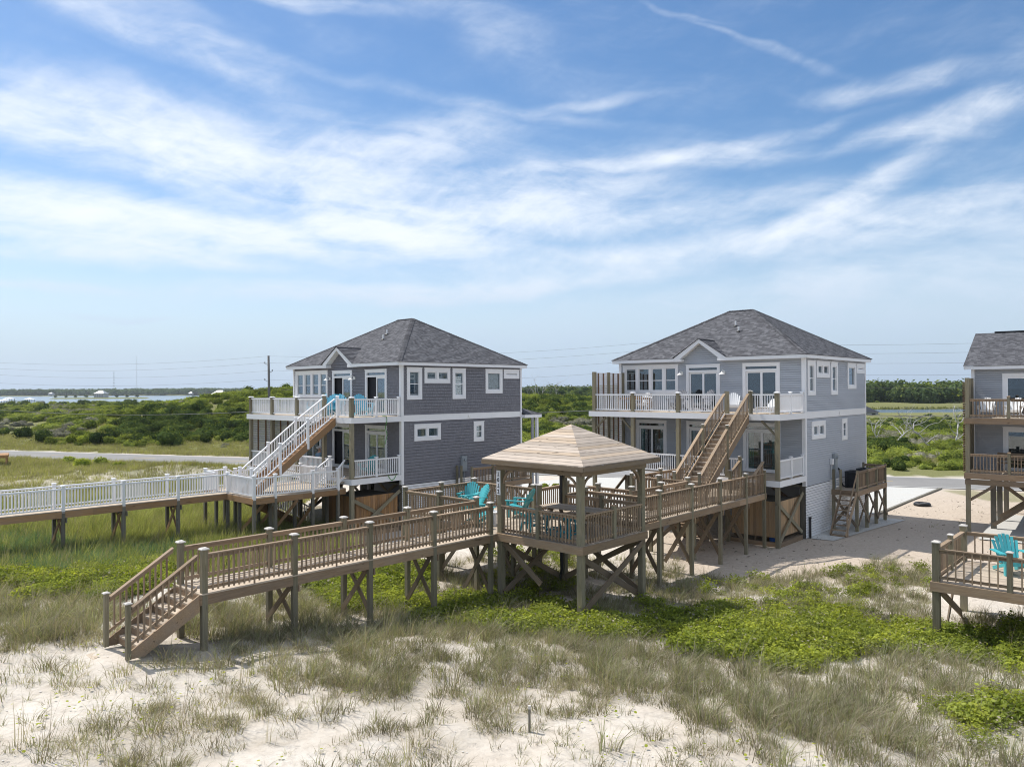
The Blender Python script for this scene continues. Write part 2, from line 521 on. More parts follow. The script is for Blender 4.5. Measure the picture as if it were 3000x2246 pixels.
class Acc:
    """collects shapes for ONE mesh"""
    def __init__(self):
        self.v, self.f, self.t, self.mi = [], [], [], []

    def add(self, verts, faces, tone=0.5, mi=0):
        o = len(self.v)
        self.v += [tuple(p) for p in verts]
        self.f += [tuple(i + o for i in f) for f in faces]
        self.t += [tone] * len(faces)
        self.mi += [mi] * len(faces)

    def box(self, x0, x1, y0, y1, z0, z1, tone=0.5, mi=0):
        self.add([(x0, y0, z0), (x1, y0, z0), (x1, y1, z0), (x0, y1, z0), (x0, y0, z1), (x1, y0, z1), (x1, y1, z1), (x0, y1, z1)], BOX_F, tone, mi)

    def tube(self, pts, rads, n=6, tone=0.5, mi=0, cap=True):
        rings = []
        pts = [Vector(p) for p in pts]
        o = len(self.v)
        for i, p in enumerate(pts):
            d = (pts[min(i + 1, len(pts) - 1)] - pts[max(i - 1, 0)]).normalized()
            a = d.cross(Vector((0, 0, 1)) if abs(d.z) < 0.9 else Vector((1, 0, 0))).normalized()
            b = d.cross(a)
            for k in range(n):
                th = 2 * math.pi * k / n
                self.v.append(tuple(p + (a * math.cos(th) + b * math.sin(th)) * rads[i]))
        fs = []
        for i in range(len(pts) - 1):
            for k in range(n):
                fs.append((o + i * n + k, o + i * n + (k + 1) % n, o + (i + 1) * n + (k + 1) % n, o + (i + 1) * n + k))
        if cap:
            fs.append(tuple(o + k for k in reversed(range(n))))
            fs.append(tuple(o + (len(pts) - 1) * n + k for k in range(n)))
        self.f += fs
        self.t += [tone] * len(fs)
        self.mi += [mi] * len(fs)

    def mesh(self, name, mat, smooth=False, tones=True, mats=None):
        return mesh_from(name, self.v, self.f, mat, self.t if tones else None, smooth, mats, self.mi if mats else None)

    def build(self, name, mat, parent=None, loc=(0, 0, 0), rot=None, smooth=False, mats=None):
        return mk(name, self.mesh(name, mat, smooth, True, mats), parent, loc, rot)


def hip_cap(name, parent, x, y, z, s, h, mat):
    """a small four-sided cap on a post"""
    key = ('cap', round(s, 3), round(h, 3), mat)
    if key not in _boxes:
        a = s / 2
        b = a * 0.55
        hh = h * 0.45
        v = [(-a, -a, 0), (a, -a, 0), (a, a, 0), (-a, a, 0), (-a, -a, hh), (a, -a, hh), (a, a, hh), (-a, a, hh), (-b, -b, h), (b, -b, h), (b, b, h), (-b, b, h)]
        f = [(0, 3, 2, 1), (0, 1, 5, 4), (1, 2, 6, 5), (2, 3, 7, 6), (3, 0, 4, 7), (4, 5, 9, 8), (5, 6, 10, 9), (6, 7, 11, 10), (7, 4, 8, 11), (8, 9, 10, 11)]
        _boxes[key] = mesh_from('cap', v, f, mat)
    return mk(name, _boxes[key], parent, (x, y, z))


def post(parent, x, y, z0, z1, s, mat, cap=None, cap_mat=None, name='post'):
    o = abox(name, parent, x - s / 2, x + s / 2, y - s / 2, y + s / 2, z0, z1, mat)
    if cap:
        # the cap is the post's own part; undo the post's lengthwise turn
        c = hip_cap('post_cap', o, 0, 0, 0, cap, cap * 0.26, cap_mat or 'cap_wood')
        c.matrix_local = Matrix.Rotation(math.pi / 2, 4, 'Y') @ Matrix.Translation((0, 0, (z1 - z0) / 2))
    return o


def sheared(acc, L, k, y0, y1, z0, z1, x0=0.0, tone=0.5):
    """rail piece from x0 to L whose ends stay plumb on a slope k"""
    acc.add([(x0, y0, z0 + k * x0), (L, y0, z0 + k * L), (L, y1, z0 + k * L), (x0, y1, z0 + k * x0),
             (x0, y0, z1 + k * x0), (L, y0, z1 + k * L), (L, y1, z1 + k * L), (x0, y1, z1 + k * x0)], BOX_F, tone)


def railing(parent, p0, p1, style='wood', h=0.94, pitch=None, side=1, long_mid=False):
    """one length of railing between two posts: rails as one part, balusters as its sub-parts"""
    p0, p1 = Vector(p0), Vector(p1)
    d = p1 - p0
    L = math.hypot(d.x, d.y)
    if L < 0.15:
        return None
    k = d.z / L
    ac = Acc()
    if style == 'wood':
        mat, bs = 'rail_wood', 0.036
        sheared(ac, L, k, -0.065, 0.065, h - 0.038, h)
        sheared(ac, L, k, -0.022, 0.016, h - 0.125, h - 0.038)
        bot = (-0.022, 0.016, 0.085, 0.165)
        zb0, zb1, yb, pitch = 0.05, h - 0.042, -side * 0.041, pitch or 0.139
    else:
        mat, bs = 'white_vinyl', 0.036
        sheared(ac, L, k, -0.045, 0.045, h - 0.07, h)
        bot = (-0.028, 0.028, 0.07, 0.125)
        zb0, zb1, yb, pitch = 0.12, h - 0.068, 0.0, pitch or 0.122
    r = ac.build('railing', mat, parent, p0, (0, 0, math.atan2(d.y, d.x)))
    ab = Acc()
    sheared(ab, L, k, *bot)
    ab.build('bottom_rail', mat, r)
    n = max(1, int(round(L / pitch)) - 1)
    for i in range(n):
        x = L * (i + 1) / (n + 1)
        zz = k * x
        lo = zb0
        if long_mid and i == n // 2:
            lo = -0.26
        abox('baluster', r, x - bs / 2, x + bs / 2, yb - bs / 2, yb + bs / 2, zz + lo, zz + zb1, mat)
    return r


def planks(parent, x0, x1, y0, y1, z, along, mat='deck_wood', wid=0.14, gap=0.007, th=0.032, name='deck_board'):
    """decking, one object a board; 'along' is the axis the boards run on"""
    lo, hi = (y0, y1) if along == 'x' else (x0, x1)
    n = max(1, int(round((hi - lo) / (wid + gap))))
    step = (hi - lo) / n
    for i in range(n):
        a, b = lo + i * step + gap / 2, lo + (i + 1) * step - gap / 2
        if along == 'x':
            abox(name, parent, x0, x1, a, b, z - th, z, mat)
        else:
            abox(name, parent, a, b, y0, y1, z - th, z, mat)


def copy_thing(root, loc, rz, label=None, group=None, scale=None):
    r = root.copy()
    COL.objects.link(r)
    r.location = loc
    r.rotation_euler = (0, 0, rz)
    if scale:
        r.scale = (scale,) * 3
    if label:
        r['label'] = label
    if group:
        r['group'] = group
    for ch in list(root.children):
        c = ch.copy()
        COL.objects.link(c)
        c.parent = r
        for g in ch.children:
            d = g.copy()
            COL.objects.link(d)
            d.parent = c
    return r


class Frame:
    """local x = right along the front, local y = depth (bearing a)"""
    def __init__(self, X, Y, a):
        self.X, self.Y, self.a = X, Y, a
        self.c, self.s = math.cos(R(a)), math.sin(R(a))

    def w(self, x, y, z=0.0):
        return Vector((self.X + x * self.c + y * self.s, self.Y - x * self.s + y * self.c, z))

    def loc(self, P):
        dx, dy = P[0] - self.X, P[1] - self.Y
        return dx * self.c - dy * self.s, dx * self.s + dy * self.c


FL = Frame(-5.835, 39.983, 43.663)      # dark grey house
FR = Frame(14.367, 37.227, 41.879)      # pale grey house
FG = Frame(-0.586, 25.67, 42.71)        # gazebo, platform and boardwalk
FD = Frame(12.40, 22.30, 42.0)          # the neighbour's low deck
FH = Frame(22.70, 37.95, 38.0)          # the neighbour's house
UL, UR = 6.04, 6.20                     # upper deck levels

# ------------------------------------------------------------------ terrain
CTRL = np.array([(14, 37, 0), (20, 44, 0), (7, 44, 0), (14, 30, .02), (20, 34, 0), (-6, 40, 0), (-13, 47, .1), (-10, 38, .1), (2, 23, .34), (-.6, 25.7, .2), (2, 28, .1), (4.6, 25.9, .05), (9, 30, 0),
                 (12.4, 22.3, -.02), (17, 20, 0), (-2.4, 24, .32), (-4.1, 22.1, .6), (-5.7, 20.3, .95), (-7.4, 18.3, 1.25), (-8.6, 16.9, 1.4), (-18.5, 30.8, .8), (-16.5, 32.9, .63), (-13.7, 36, .44), (-11, 30, .4),
                 (-14, 24, 1.0), (-12, 17.5, 1.5), (-20, 24, 1.2), (-28, 32, .9), (-26, 45, .5), (-35, 55, .3), (-10, 13.5, 1.3), (-4, 15.2, 1.15), (-3, 18, 1.02), (0, 14.2, .98), (1, 18, .72), (5, 14, .92),
                 (6, 18.6, .45), (9, 18.8, .4), (10, 14, .85), (14, 15.5, .65), (20, 14, .6), (24, 25, 0), (0, 52, 0), (20, 55, 0), (40, 50, 0), (-20, 65, .2), (-50, 70, .2), (0, 9, .8), (-12, 9, 1.0), (12, 9, .8)], float)


def vnoise(x, y, seed=0):
    xi, yi = np.floor(x).astype(np.int64), np.floor(y).astype(np.int64)
    xf, yf = x - xi, y - yi
    u, v = xf * xf * (3 - 2 * xf), yf * yf * (3 - 2 * yf)

    def h(a, b):
        n = (a * 374761393 + b * 668265263 + seed * 1442695041) & 0xffffffff
        n = ((n ^ (n >> 13)) * 1274126177) & 0xffffffff
        return ((n ^ (n >> 16)) & 0xffff) / 65535.0
    return (h(xi, yi) * (1 - u) + h(xi + 1, yi) * u) * (1 - v) + (h(xi, yi + 1) * (1 - u) + h(xi + 1, yi + 1) * u) * v


def fbm(x, y, oct=4, seed=0):
    s, a, t = 0, 1.0, 0
    for i in range(oct):
        s = s + a * vnoise(x * 2 ** i, y * 2 ** i, seed + i)
        t += a
        a *= 0.5
    return s / t


def sstep(a, b, x):
    t = np.clip((x - a) / (b - a), 0, 1)
    return t * t * (3 - 2 * t)


RD_X, RD_K = 66.3, -0.343              # the road's near edge: y = RD_X + RD_K * x
RD_W = 7.0
HILLS = [(-56, 142, 22, 18, 3.2), (-90, 168, 24, 20, 2.6), (-36, 158, 26, 24, 5.6), (-8, 150, 26, 26, 3.0), (16, 180, 26, 34, 3.6), (-28, 66, 7, 2.6, .7), (-120, 240, 60, 40, 1.0), (-60, 260, 60, 50, 2.0), (30, 420, 160, 110, 3.5), (-64, 128, 14, 10, 1.0)]


def road_d(x, y):
    """signed distance beyond the road's near edge"""
    return (y - RD_X - RD_K * x) / math.hypot(1, RD_K)


def shore_y(x, y):
    u = x / np.maximum(y, 1.0)
    return np.where(u < -0.16, 505 + 25 * np.sin(x * 0.03) + 18 * np.sin(x * 0.011 + 1.0), 9000.0)


def ground_z(x, y):
    x, y = np.asarray(x, float), np.asarray(y, float)
    num, den = np.zeros_like(x), np.zeros_like(x)
    for cx, cy, cz in CTRL:
        wgt = 1.0 / ((x - cx) ** 2 + (y - cy) ** 2 + 2.2) ** 1.7
        num += wgt * cz
        den += wgt
    z = num / den
    near = sstep(75, 50, road_d(x, y) + 62)
    z = z * sstep(-1.5, -9.0, road_d(x, y))
    flat = sstep(33.5, 36, y) * sstep(-13, -8, x) * sstep(28, 24, x)
    z = z * (1 - 0.0 * flat) + near * 0
    rough = (fbm(x * 0.9, y * 0.9, 3, 4) - 0.5) * 0.22 * sstep(36, 26, y) * sstep(-6, 6, y)
    field = (fbm(x * 0.25, y * 0.25, 3, 9) - 0.5) * 0.5 * sstep(-2, -8, road_d(x, y)) * sstep(32, 42, y) * sstep(-14, -20, x)
    z = z + rough + field
    for hx, hy, rx, ry, hh in HILLS:
        z = z + hh * np.exp(-((x - hx) / rx) ** 2 - ((y - hy) / ry) ** 2) * np.where(hy > 80, sstep(12, 24, road_d(x, y)), sstep(-1.0, -4, road_d(x, y)))
    z = z + (fbm(x * 0.05, y * 0.05, 3, 21) - 0.5) * 1.6 * sstep(14, 40, road_d(x, y))
    # down to the beach behind the camera
    z = np.where(y < 9, z + (y - 9) * 0.035, z)
    # the sound on the left, the creek on the right, the far shore
    sh = shore_y(x, y)
    z = np.where(y > sh - 12, z - sstep(sh - 12, sh + 14, y) * 4.0, z)
    far = sstep(1540, 1556, y)
    z = z * (1 - far) + far * 0.3
    u = x / np.maximum(y, 1.0)
    creek = sstep(222, 230, y + 6 * np.sin(x * 0.05)) * sstep(306, 297, y) * sstep(0.32, 0.36, u)
    z = z - creek * 4.5
    return z


def gz(x, y):
    return float(ground_z(np.array([x]), np.array([y]))[0])


def axis(fine0, fine1, step, lo, hi, ratio):
    a = list(np.arange(fine0, fine1 + 1e-6, step))
    s = step
    while a[-1] < hi:
        s *= ratio
        a.append(a[-1] + s)
    b = []
    s = step
    c = fine0
    while c > lo:
        s *= ratio
        c -= s
        b.append(c)
    return np.array(b[::-1] + a)


def in_poly(U, V, poly):
    r = np.zeros(U.shape, bool)
    n = len(poly)
    for i in range(n):
        (x0, y0), (x1, y1) = poly[i], poly[(i + 1) % n]
        c = ((y0 > V) != (y1 > V)) & (U < (x1 - x0) * (V - y0) / (y1 - y0 + 1e-9) + x0)
        r ^= c
    return r


# what grows where: outlines read off the photograph and laid down on the ground
P_DUNE = [[(430, 1890), (560, 1800), (760, 1750), (900, 1730), (1130, 1790), (1300, 1850), (1700, 1855), (1900, 1900), (2400, 1965), (2700, 1935), (3100, 2000), (3100, 2300), (2330, 2300), (2150, 2150), (1930, 2080),
           (1700, 2040), (1560, 1990), (1480, 2030), (1300, 2050), (1150, 2030), (980, 2010), (800, 2050), (640, 2010), (520, 1950), (470, 1930)],
          [(-200, 1720), (340, 1730), (320, 1830), (250, 1870), (120, 1895), (-200, 1935)]]
P_GREEN = [[(1180, 1810), (1330, 1770), (1450, 1745), (1600, 1770), (1750, 1800), (1950, 1810), (2100, 1780), (2300, 1790), (2480, 1795), (2720, 1830), (3000, 1850), (3100, 1860), (3100, 1985), (2800, 1930), (2560, 1925), (2350, 1965), (2150, 1940), (1980, 1900), (1900, 1870), (1500, 1862), (1300, 1850)],
           [(-200, 1650), (120, 1690), (300, 1690), (470, 1640), (540, 1650), (470, 1720), (330, 1760), (160, 1750), (-200, 1725)],
           [(880, 1690), (1000, 1650), (1200, 1640), (1260, 1720), (1250, 1800), (1120, 1800), (940, 1760)],
           [(2690, 2080), (2800, 2040), (3100, 2060), (3100, 2230), (2900, 2190), (2780, 2150)]]
P_MEADOW = [[(-400, 1600), (-400, 1520), (0, 1500), (160, 1490), (430, 1470), (690, 1440), (900, 1450), (1030, 1520), (1000, 1600), (1150, 1640), (950, 1670), (700, 1690), (500, 1680), (280, 1700), (-400, 1660)]]
P_BLUE = [[(-400, 1570), (150, 1575), (330, 1610), (540, 1600), (560, 1650), (400, 1690), (150, 1690), (-400, 1640)]]
P_BARE = [[(2230, 1600), (2420, 1560), (2560, 1500), (2840, 1480), (2840, 1650), (2730, 1625), (2560, 1640), (2400, 1665), (2200, 1640), (1900, 1620), (1620, 1600), (1640, 1560), (1900, 1560)]]
P_THIN = [[(1880, 1690), (2300, 1690), (2560, 1650), (2730, 1640), (2740, 1830), (2500, 1800), (2100, 1790), (1900, 1800)], [(1380, 1580), (1700, 1600), (1700, 1740), (1390, 1740)]]


def covers(x, y):
    """densities 0..1 of dune grass, leafy ground cover, meadow grass, field grass at ground points"""
    z = ground_z(x, y)
    U, V = project(np.stack([x, y, z], -1))
    wob = (fbm(x * 0.8, y * 0.8, 3, 31) - 0.5)
    U2, V2 = U + wob * 120, V + (fbm(x * 0.9, y * 0.9, 3, 37) - 0.5) * 60

    def anyp(ps):
        r = np.zeros(U.shape, bool)
        for p in ps:
            r |= in_poly(U2, V2, p)
        return r.astype(float)
    n1, n2 = fbm(x * 0.7, y * 0.7, 4, 3), fbm(x * 1.9, y * 1.9, 3, 8)
    near = (y > 8) & (y < 36)
    green = np.maximum(anyp(P_GREEN[:3]), anyp(P_GREEN[3:]) * 0.4) * near
    meadow = anyp(P_MEADOW) * (y > 20) * (y < 48)
    blue = anyp(P_BLUE) * (y < 40)
    bare = anyp(P_BARE)
    thin = anyp(P_THIN)
    dune = anyp(P_DUNE) * near * (0.50 + 0.50 * sstep(0.36, 0.55, n1)) * (0.45 + 0.55 * sstep(0.38, 0.56, fbm(x * 1.5 + 20, y * 1.5, 3, 66))) * (0.25 + 0.75 * sstep(0.40, 0.56, fbm(x * 2.6 + 7, y * 2.6, 2, 68)))
    foot = ((V > 1800) & near).astype(float) * sstep(0.44, 0.60, n1 * 0.5 + n2 * 0.5) * (0.75 - 0.30 * sstep(2000, 2240, V)) * (1 - 0.75 * in_poly(U, V, [(0, 1920), (260, 1880), (400, 1960), (420, 2050), (200, 2120), (0, 2130)]))
    dune = np.maximum(dune * (1 - 0.75 * green), foot * (1 - green) * 0.85)
    dune = np.maximum(dune, thin * 0.62 * sstep(0.36, 0.58, n2))
    green = np.maximum(green, thin * 0.16 * sstep(0.5, 0.62, n1))
    mid = ((V > 1640) & (V < 1860) & (U < 2000) & near).astype(float) * 0.45 * sstep(0.38, 0.55, n1) * (1 - bare)
    dune = np.maximum(dune, mid * (1 - meadow))
    d = road_d(x, y)
    field = (((y > 36) & (d < -0.6) & (x < -13.5)) | ((d > RD_W + 1.2) & (d < 40))).astype(float)
    sandy = sstep(0.58, 0.66, fbm(x * 0.05 + 3, y * 0.22, 3, 14)) * (d < -3) * (d > -32)
    field = field * (1 - 0.45 * sandy) * (0.45 + 0.55 * sstep(0.3, 0.5, n1))
    right_verge = ((d < -0.5) & (d > -6) & (x > 31)).astype(float)
    field = np.maximum(field, right_verge * 0.6)
    for k in (dune, meadow):
        k *= (1 - 0.93 * bare)
    return dune, green, meadow, field, blue, thin, anyp(P_DUNE)


gx = axis(-24, 24, 0.22, -2600, 2600, 1.045)
gy = axis(9, 36, 0.20, -70, 4200, 1.03)
GX, GY = np.meshgrid(gx, gy)
GZ = ground_z(GX.ravel(), GY.ravel())
nx, ny = len(gx), len(gy)
idx = np.arange(nx * ny).reshape(ny, nx)
quads = np.stack([idx[:-1, :-1], idx[:-1, 1:], idx[1:, 1:], idx[1:, :-1]], -1).reshape(-1, 4)
gme = bpy.data.meshes.new('ground')
gme.from_pydata(np.stack([GX.ravel(), GY.ravel(), GZ], -1).tolist(), [], quads.tolist())
cd, cg, cm, cf, cb, cth, _pd = covers(GX.ravel(), GY.ravel())
bare_v = np.zeros(GX.size)
Ug, Vg = project(np.stack([GX.ravel(), GY.ravel(), GZ], -1))
bare_v = sstep(27, 31, GY.ravel()) * sstep(4, 8, GX.ravel()) * sstep(58, 52, GY.ravel())
for nm, arr in (('c_bare', bare_v), ('c_grass', np.maximum(cd * 0.6, cm)), ('c_green', cg), ('c_field', np.maximum(cf, (road_d(GX.ravel(), GY.ravel()) > 9.5) * 1.0))):
    a = gme.attributes.new(nm, 'FLOAT', 'POINT')
    a.data.foreach_set('value', arr.astype(np.float32))
gme.polygons.foreach_set('use_smooth', [True] * len(gme.polygons))
m, n, b = new_mat('sand_and_soil')
geo = n.new('ShaderNodeNewGeometry')
pos = geo.outputs['Position']


def attr(nt, nm):
    return nt.new('ShaderNodeAttribute', attribute_name=nm).outputs['Fac']


f1, f2, f3 = n.noise(pos, 0.55, 5.0), n.noise(pos, 7.0, 5.0, 0.65), n.noise(pos, 55.0, 3.0)
sand = n.mix(n.map(f1, 0.35, 0.68), (0.550, 0.490, 0.415), (0.630, 0.588, 0.525))
sand = n.mix(n.map(f2, 0.48, 0.68, 0.0, 0.55), sand, (0.44, 0.385, 0.32))
sand = n.mix(n.map(n.noise(pos, 1.7, 5.0, 0.7), 0.46, 0.66, 0.0, 0.35), sand, (0.43, 0.365, 0.295))
sand = n.mix(n.map(f3, 0.64, 0.74, 0.0, 0.6), sand, (0.28, 0.23, 0.18))
sand = n.mix(n.map(n.noise(pos, 80.0, 2.0), 0.70, 0.75, 0.0, 0.7), sand, (0.75, 0.72, 0.68))
sand = n.mix(n.m('MULTIPLY', attr(n, 'c_bare'), 0.85), sand, n.mix(n.map(f2, 0.35, 0.65), (0.40, 0.325, 0.255), (0.535, 0.455, 0.37)))
litter = n.mix(n.map(f2, 0.35, 0.7), (0.12, 0.105, 0.065), (0.30, 0.255, 0.18))
sand = n.mix(n.m('MULTIPLY', attr(n, 'c_grass'), n.map(f2, 0.3, 0.6, 0.55, 1.0), clamp=True), sand, litter)
sand = n.mix(n.m('MULTIPLY', attr(n, 'c_green'), 0.85), sand, (0.065, 0.080, 0.025))
sand = n.mix(n.m('MULTIPLY', attr(n, 'c_field'), n.map(f1, 0.3, 0.6, 0.95, 1.1), clamp=True), sand, n.mix(n.map(f2, 0.35, 0.7), (0.130, 0.140, 0.048), (0.235, 0.225, 0.105)))
n.put(b.inputs['Base Color'], sand)
setc(b, 'Roughness', 0.95)
b.inputs['Specular IOR Level'].default_value = 0.1
dimple = n.new('ShaderNodeTexVoronoi')
dimple.inputs['Scale'].default_value = 2.6
n.put(dimple.inputs['Vector'], n.vm('ADD', pos, n.comb(n.m('MULTIPLY', f2, 0.5), n.m('MULTIPLY', f1, 0.5), 0.0)))
hgt = n.m('ADD', n.m('MULTIPLY', f2, 1.0), n.m('ADD', n.m('MULTIPLY', f3, 0.25), n.m('MULTIPLY', n.map(dimple.outputs['Distance'], 0.0, 0.35), 0.8)))
n.put(b.inputs['Normal'], n.bump(hgt, 0.7, 0.07))
gme.materials.append(m)
ground = tag(mk('ground', gme), kind='structure')

# water: the sound and creek behind, the ocean behind the camera
m, n, b = new_mat('sound_water')
geo = n.new('ShaderNodeNewGeometry')
wv = n.noise(n.vm('MULTIPLY', geo.outputs['Position'], (0.25, 0.08, 1.0)), 1.0, 4.0)
setc(b, 'Base Color', (0.10, 0.145, 0.19, 1))
setc(b, 'Roughness', 0.22)
n.put(b.inputs['Normal'], n.bump(wv, 0.25, 0.6))
M['water'] = m
tag(mk('water', mesh_from('water', [(-2600, 215, -1.05), (2600, 215, -1.05), (2600, 1700, -1.05), (-2600, 1700, -1.05)], [(0, 1, 2, 3)], 'water')), kind='structure')
tag(mk('ocean', mesh_from('ocean', [(-3000, -4000, -1.2), (3000, -4000, -1.2), (3000, -42, -1.2), (-3000, -42, -1.2)], [(0, 1, 2, 3)], 'water')), kind='structure')
tag(mk('seabed', mesh_from('seabed', [(-3000, -4000, -3.2), (3000, -4000, -3.2), (3000, -50, -3.2), (-3000, -50, -3.2)], [(0, 1, 2, 3)], 'concrete')), kind='structure')

# road with its painted lines
m, n, b = new_mat('asphalt')
geo = n.new('ShaderNodeNewGeometry')
pos = geo.outputs['Position']
col = n.mix(n.map(n.noise(pos, 0.3, 4.0), 0.3, 0.7), (0.185, 0.180, 0.172), (0.235, 0.228, 0.218))
col = n.mix(n.map(n.noise(pos, 9.0, 4.0), 0.55, 0.7, 0, 0.35), col, (0.13, 0.128, 0.125))
n.put(b.inputs['Base Color'], col)
setc(b, 'Roughness', 0.9)
M['asphalt'] = m
M['line_white'] = paint('road_paint_white', (0.66, 0.66, 0.64), 0.8, 0.0, 0.2, 0.5)
M['line_yellow'] = paint('road_paint_yellow', (0.52, 0.36, 0.09), 0.8, 0.0, 0.2, 0.5)
ang = math.atan(RD_K)
fr_road = Frame(0, RD_X, math.degrees(-ang))
fr_road = Frame(0, RD_X, -math.degrees(ang))
road = mk('road', None, None, (0, RD_X, 0), (0, 0, ang))
bpy.data.objects.remove(road)
ac = Acc()
ac.box(-300, 300, 0, RD_W, -0.3, 0.05)
road = ac.build('road', 'asphalt', None, (0, RD_X, 0), (0, 0, ang))
tag(road, kind='structure')
for yy in (0.22, RD_W - 0.34):
    ac = Acc()
    ac.box(-300, 300, yy, yy + 0.13, 0.050, 0.054)
    ac.build('edge_line', 'line_white', road)
for i in range(-14, 12):
    x0 = i * 12.2 + 3
    abox('centre_dash', road, x0, x0 + 3.05, RD_W / 2 - 0.06, RD_W / 2 + 0.06, 0.050, 0.054, 'line_yellow')

# pale shell drives to the two houses, a timber edging, shell round the pale house
m, n, b = new_mat('shell_gravel')
geo = n.new('ShaderNodeNewGeometry')
pos = geo.outputs['Position']
vo = n.new('ShaderNodeTexVoronoi')
vo.inputs['Scale'].default_value = 26.0
n.put(vo.inputs['Vector'], pos)
col = n.mix(vo.outputs['Color'], (0.42, 0.42, 0.40), (0.58, 0.58, 0.55))
col = n.mix(n.map(n.noise(pos, 1.1, 4.0), 0.4, 0.7, 0, 0.5), col, (0.50, 0.47, 0.42))
n.put(b.inputs['Base Color'], col)
setc(b, 'Roughness', 0.9)
n.put(b.inputs['Normal'], n.bump(vo.outputs['Distance'], 0.5, 0.03))
M['gravel'] = m


def ground_sheet(name, pts, mat, lift=0.03, step=0.8):
    """a sheet following the terrain inside a four-cornered outline"""
    a, b_, c, d = [Vector(p) for p in pts]
    nu = max(2, int((b_ - a).length / step))
    nv = max(2, int((d - a).length / step))
    V, Fc = [], []
    for j in range(nv + 1):
        for i in range(nu + 1):
            u, v = i / nu, j / nv
            p = a * (1 - u) * (1 - v) + b_ * u * (1 - v) + c * u * v + d * (1 - u) * v
            V.append((p.x, p.y, gz(p.x, p.y) + lift))
    for j in range(nv):
        for i in range(nu):
            k = j * (nu + 1) + i
            Fc.append((k, k + 1, k + nu + 2, k + nu + 1))
    return tag(mk(name, mesh_from(name, V, Fc, mat, None, True)), kind='structure')


def to_road(fr, x):
    """depth at which a line of that frame meets the road's near edge"""
    lo, hi = 0.0, 80.0
    for _ in range(40):
        mid = (lo + hi) / 2
        p = fr.w(x, mid)
        if road_d(p.x, p.y) < -0.05:
            lo = mid
        else:
            hi = mid
    return lo


ground_sheet('driveway', [FR.w(-9.5, 8.5), FR.w(0.15, 8.5), FR.w(0.5, to_road(FR, 0.5)), FR.w(-9.5, to_road(FR, -9.5))], 'gravel')
ground_sheet('driveway', [FL.w(-8.5, 8.5), FL.w(3.0, 8.5), FL.w(6.5, to_road(FL, 6.5)), FL.w(-8.5, to_road(FL, -8.5))], 'gravel')
ground_sheet('gravel_apron', [FR.w(-0.3, 0.2), FR.w(1.2, 0.4), FR.w(2.2, 8.9), FR.w(-0.3, 8.9)], 'gravel', 0.025, 0.5)
ground_sheet('slab', [FH.w(0.6, -1.0), FH.w(9, -1.0), FH.w(9, 8), FH.w(0.6, 8)], 'concrete', 0.05)
ed = thing('timber_edging', 'long weathered timber edging between the shell drive and bare sand', 'edging', FR.w(0.45, 9.6, 0), FR.a)
ye = to_road(FR, 0.6) - 9.8
for i in range(4):
    abox('timber', ed, -0.09 + 0.0 * i, 0.09, ye * i / 4 + 0.01, ye * (i + 1) / 4 - 0.01, -0.05, 0.10, 'pile_wood')

# ------------------------------------------------------------------ houses
W_, D_, OH, OF, DD = 10.80, 9.25, 0.245, 0.35, 3.14
SLOPE = (5.76 - 2.865) / (D_ / 2 + OF)


def lap(acc, face, a0, a1, z0, z1, holes, exp, kind, rnd, edge=None):
    """courses of lap boards or shakes on a wall; face 'f' = front (y=0), 's' = right side (x=0)"""
    n = int(math.ceil((z1 - z0) / exp))
    for r in range(n):
        lo, hi = z0 + r * exp, min(z1, z0 + (r + 1) * exp)
        zm = (lo + hi) / 2
        L, Rr = a0, a1
        if edge:
            L, Rr = max(L, edge(hi)[0]), min(Rr, edge(hi)[1])
            if Rr - L < 0.05:
                continue
        segs = [(L, Rr)]
        for (h0, h1, g0, g1) in holes:
            if g0 < zm < g1:
                out = []
                for s0, s1 in segs:
                    if h1 <= s0 or h0 >= s1:
                        out.append((s0, s1))
                    else:
                        if h0 > s0:
                            out.append((s0, h0))
                        if h1 < s1:
                            out.append((h1, s1))
                segs = out
        for s0, s1 in segs:
            pieces = []
            if kind == 'shake':
                x = s0
                while x < s1 - 0.01:
                    wd = rnd.uniform(0.10, 0.235)
                    e = min(s1, x + wd)
                    pieces.append((x + 0.0025, e - 0.0025, rnd.uniform(-0.006, 0.004), rnd.random()))
                    x = e
            else:
                x = s0
                while x < s1 - 0.01:
                    e = min(s1, x + rnd.uniform(2.4, 3.6))
                    pieces.append((x, e, 0.0, rnd.random()))
                    x = e
            for p0, p1, dz, t in pieces:
                b, tp = lo + dz, hi + 0.004
                dB, dT = (0.032 + 0.004 * t if kind == 'shake' else 0.030), 0.006
                tg = tp - 0.020
                q = [(p0, -dB, b), (p1, -dB, b), (p1, -dT, tg), (p0, -dT, tg), (p0, 0.05, b), (p1, 0.05, b), (p1, 0.045, tg), (p0, 0.045, tg), (p1, 0.045, tp + 0.01), (p0, 0.045, tp + 0.01)]
                if face == 's':
                    q = [(-y, x, z) for x, y, z in q]
                fs = [(0, 1, 2, 3), (4, 5, 1, 0), (4, 0, 3), (1, 5, 2), (3, 2, 6, 7), (7, 6, 8, 9)]
                acc.add(q, fs, t)


def wbox(name, parent, face, a0, a1, z0, z1, d0, d1, mat):
    """box on a wall: a along the wall, d outwards"""
    if face == 'f':
        return abox(name, parent, a0, a1, -d1, -d0, z0, z1, mat)
    return abox(name, parent, d0, d1, a0, a1, z0, z1, mat)


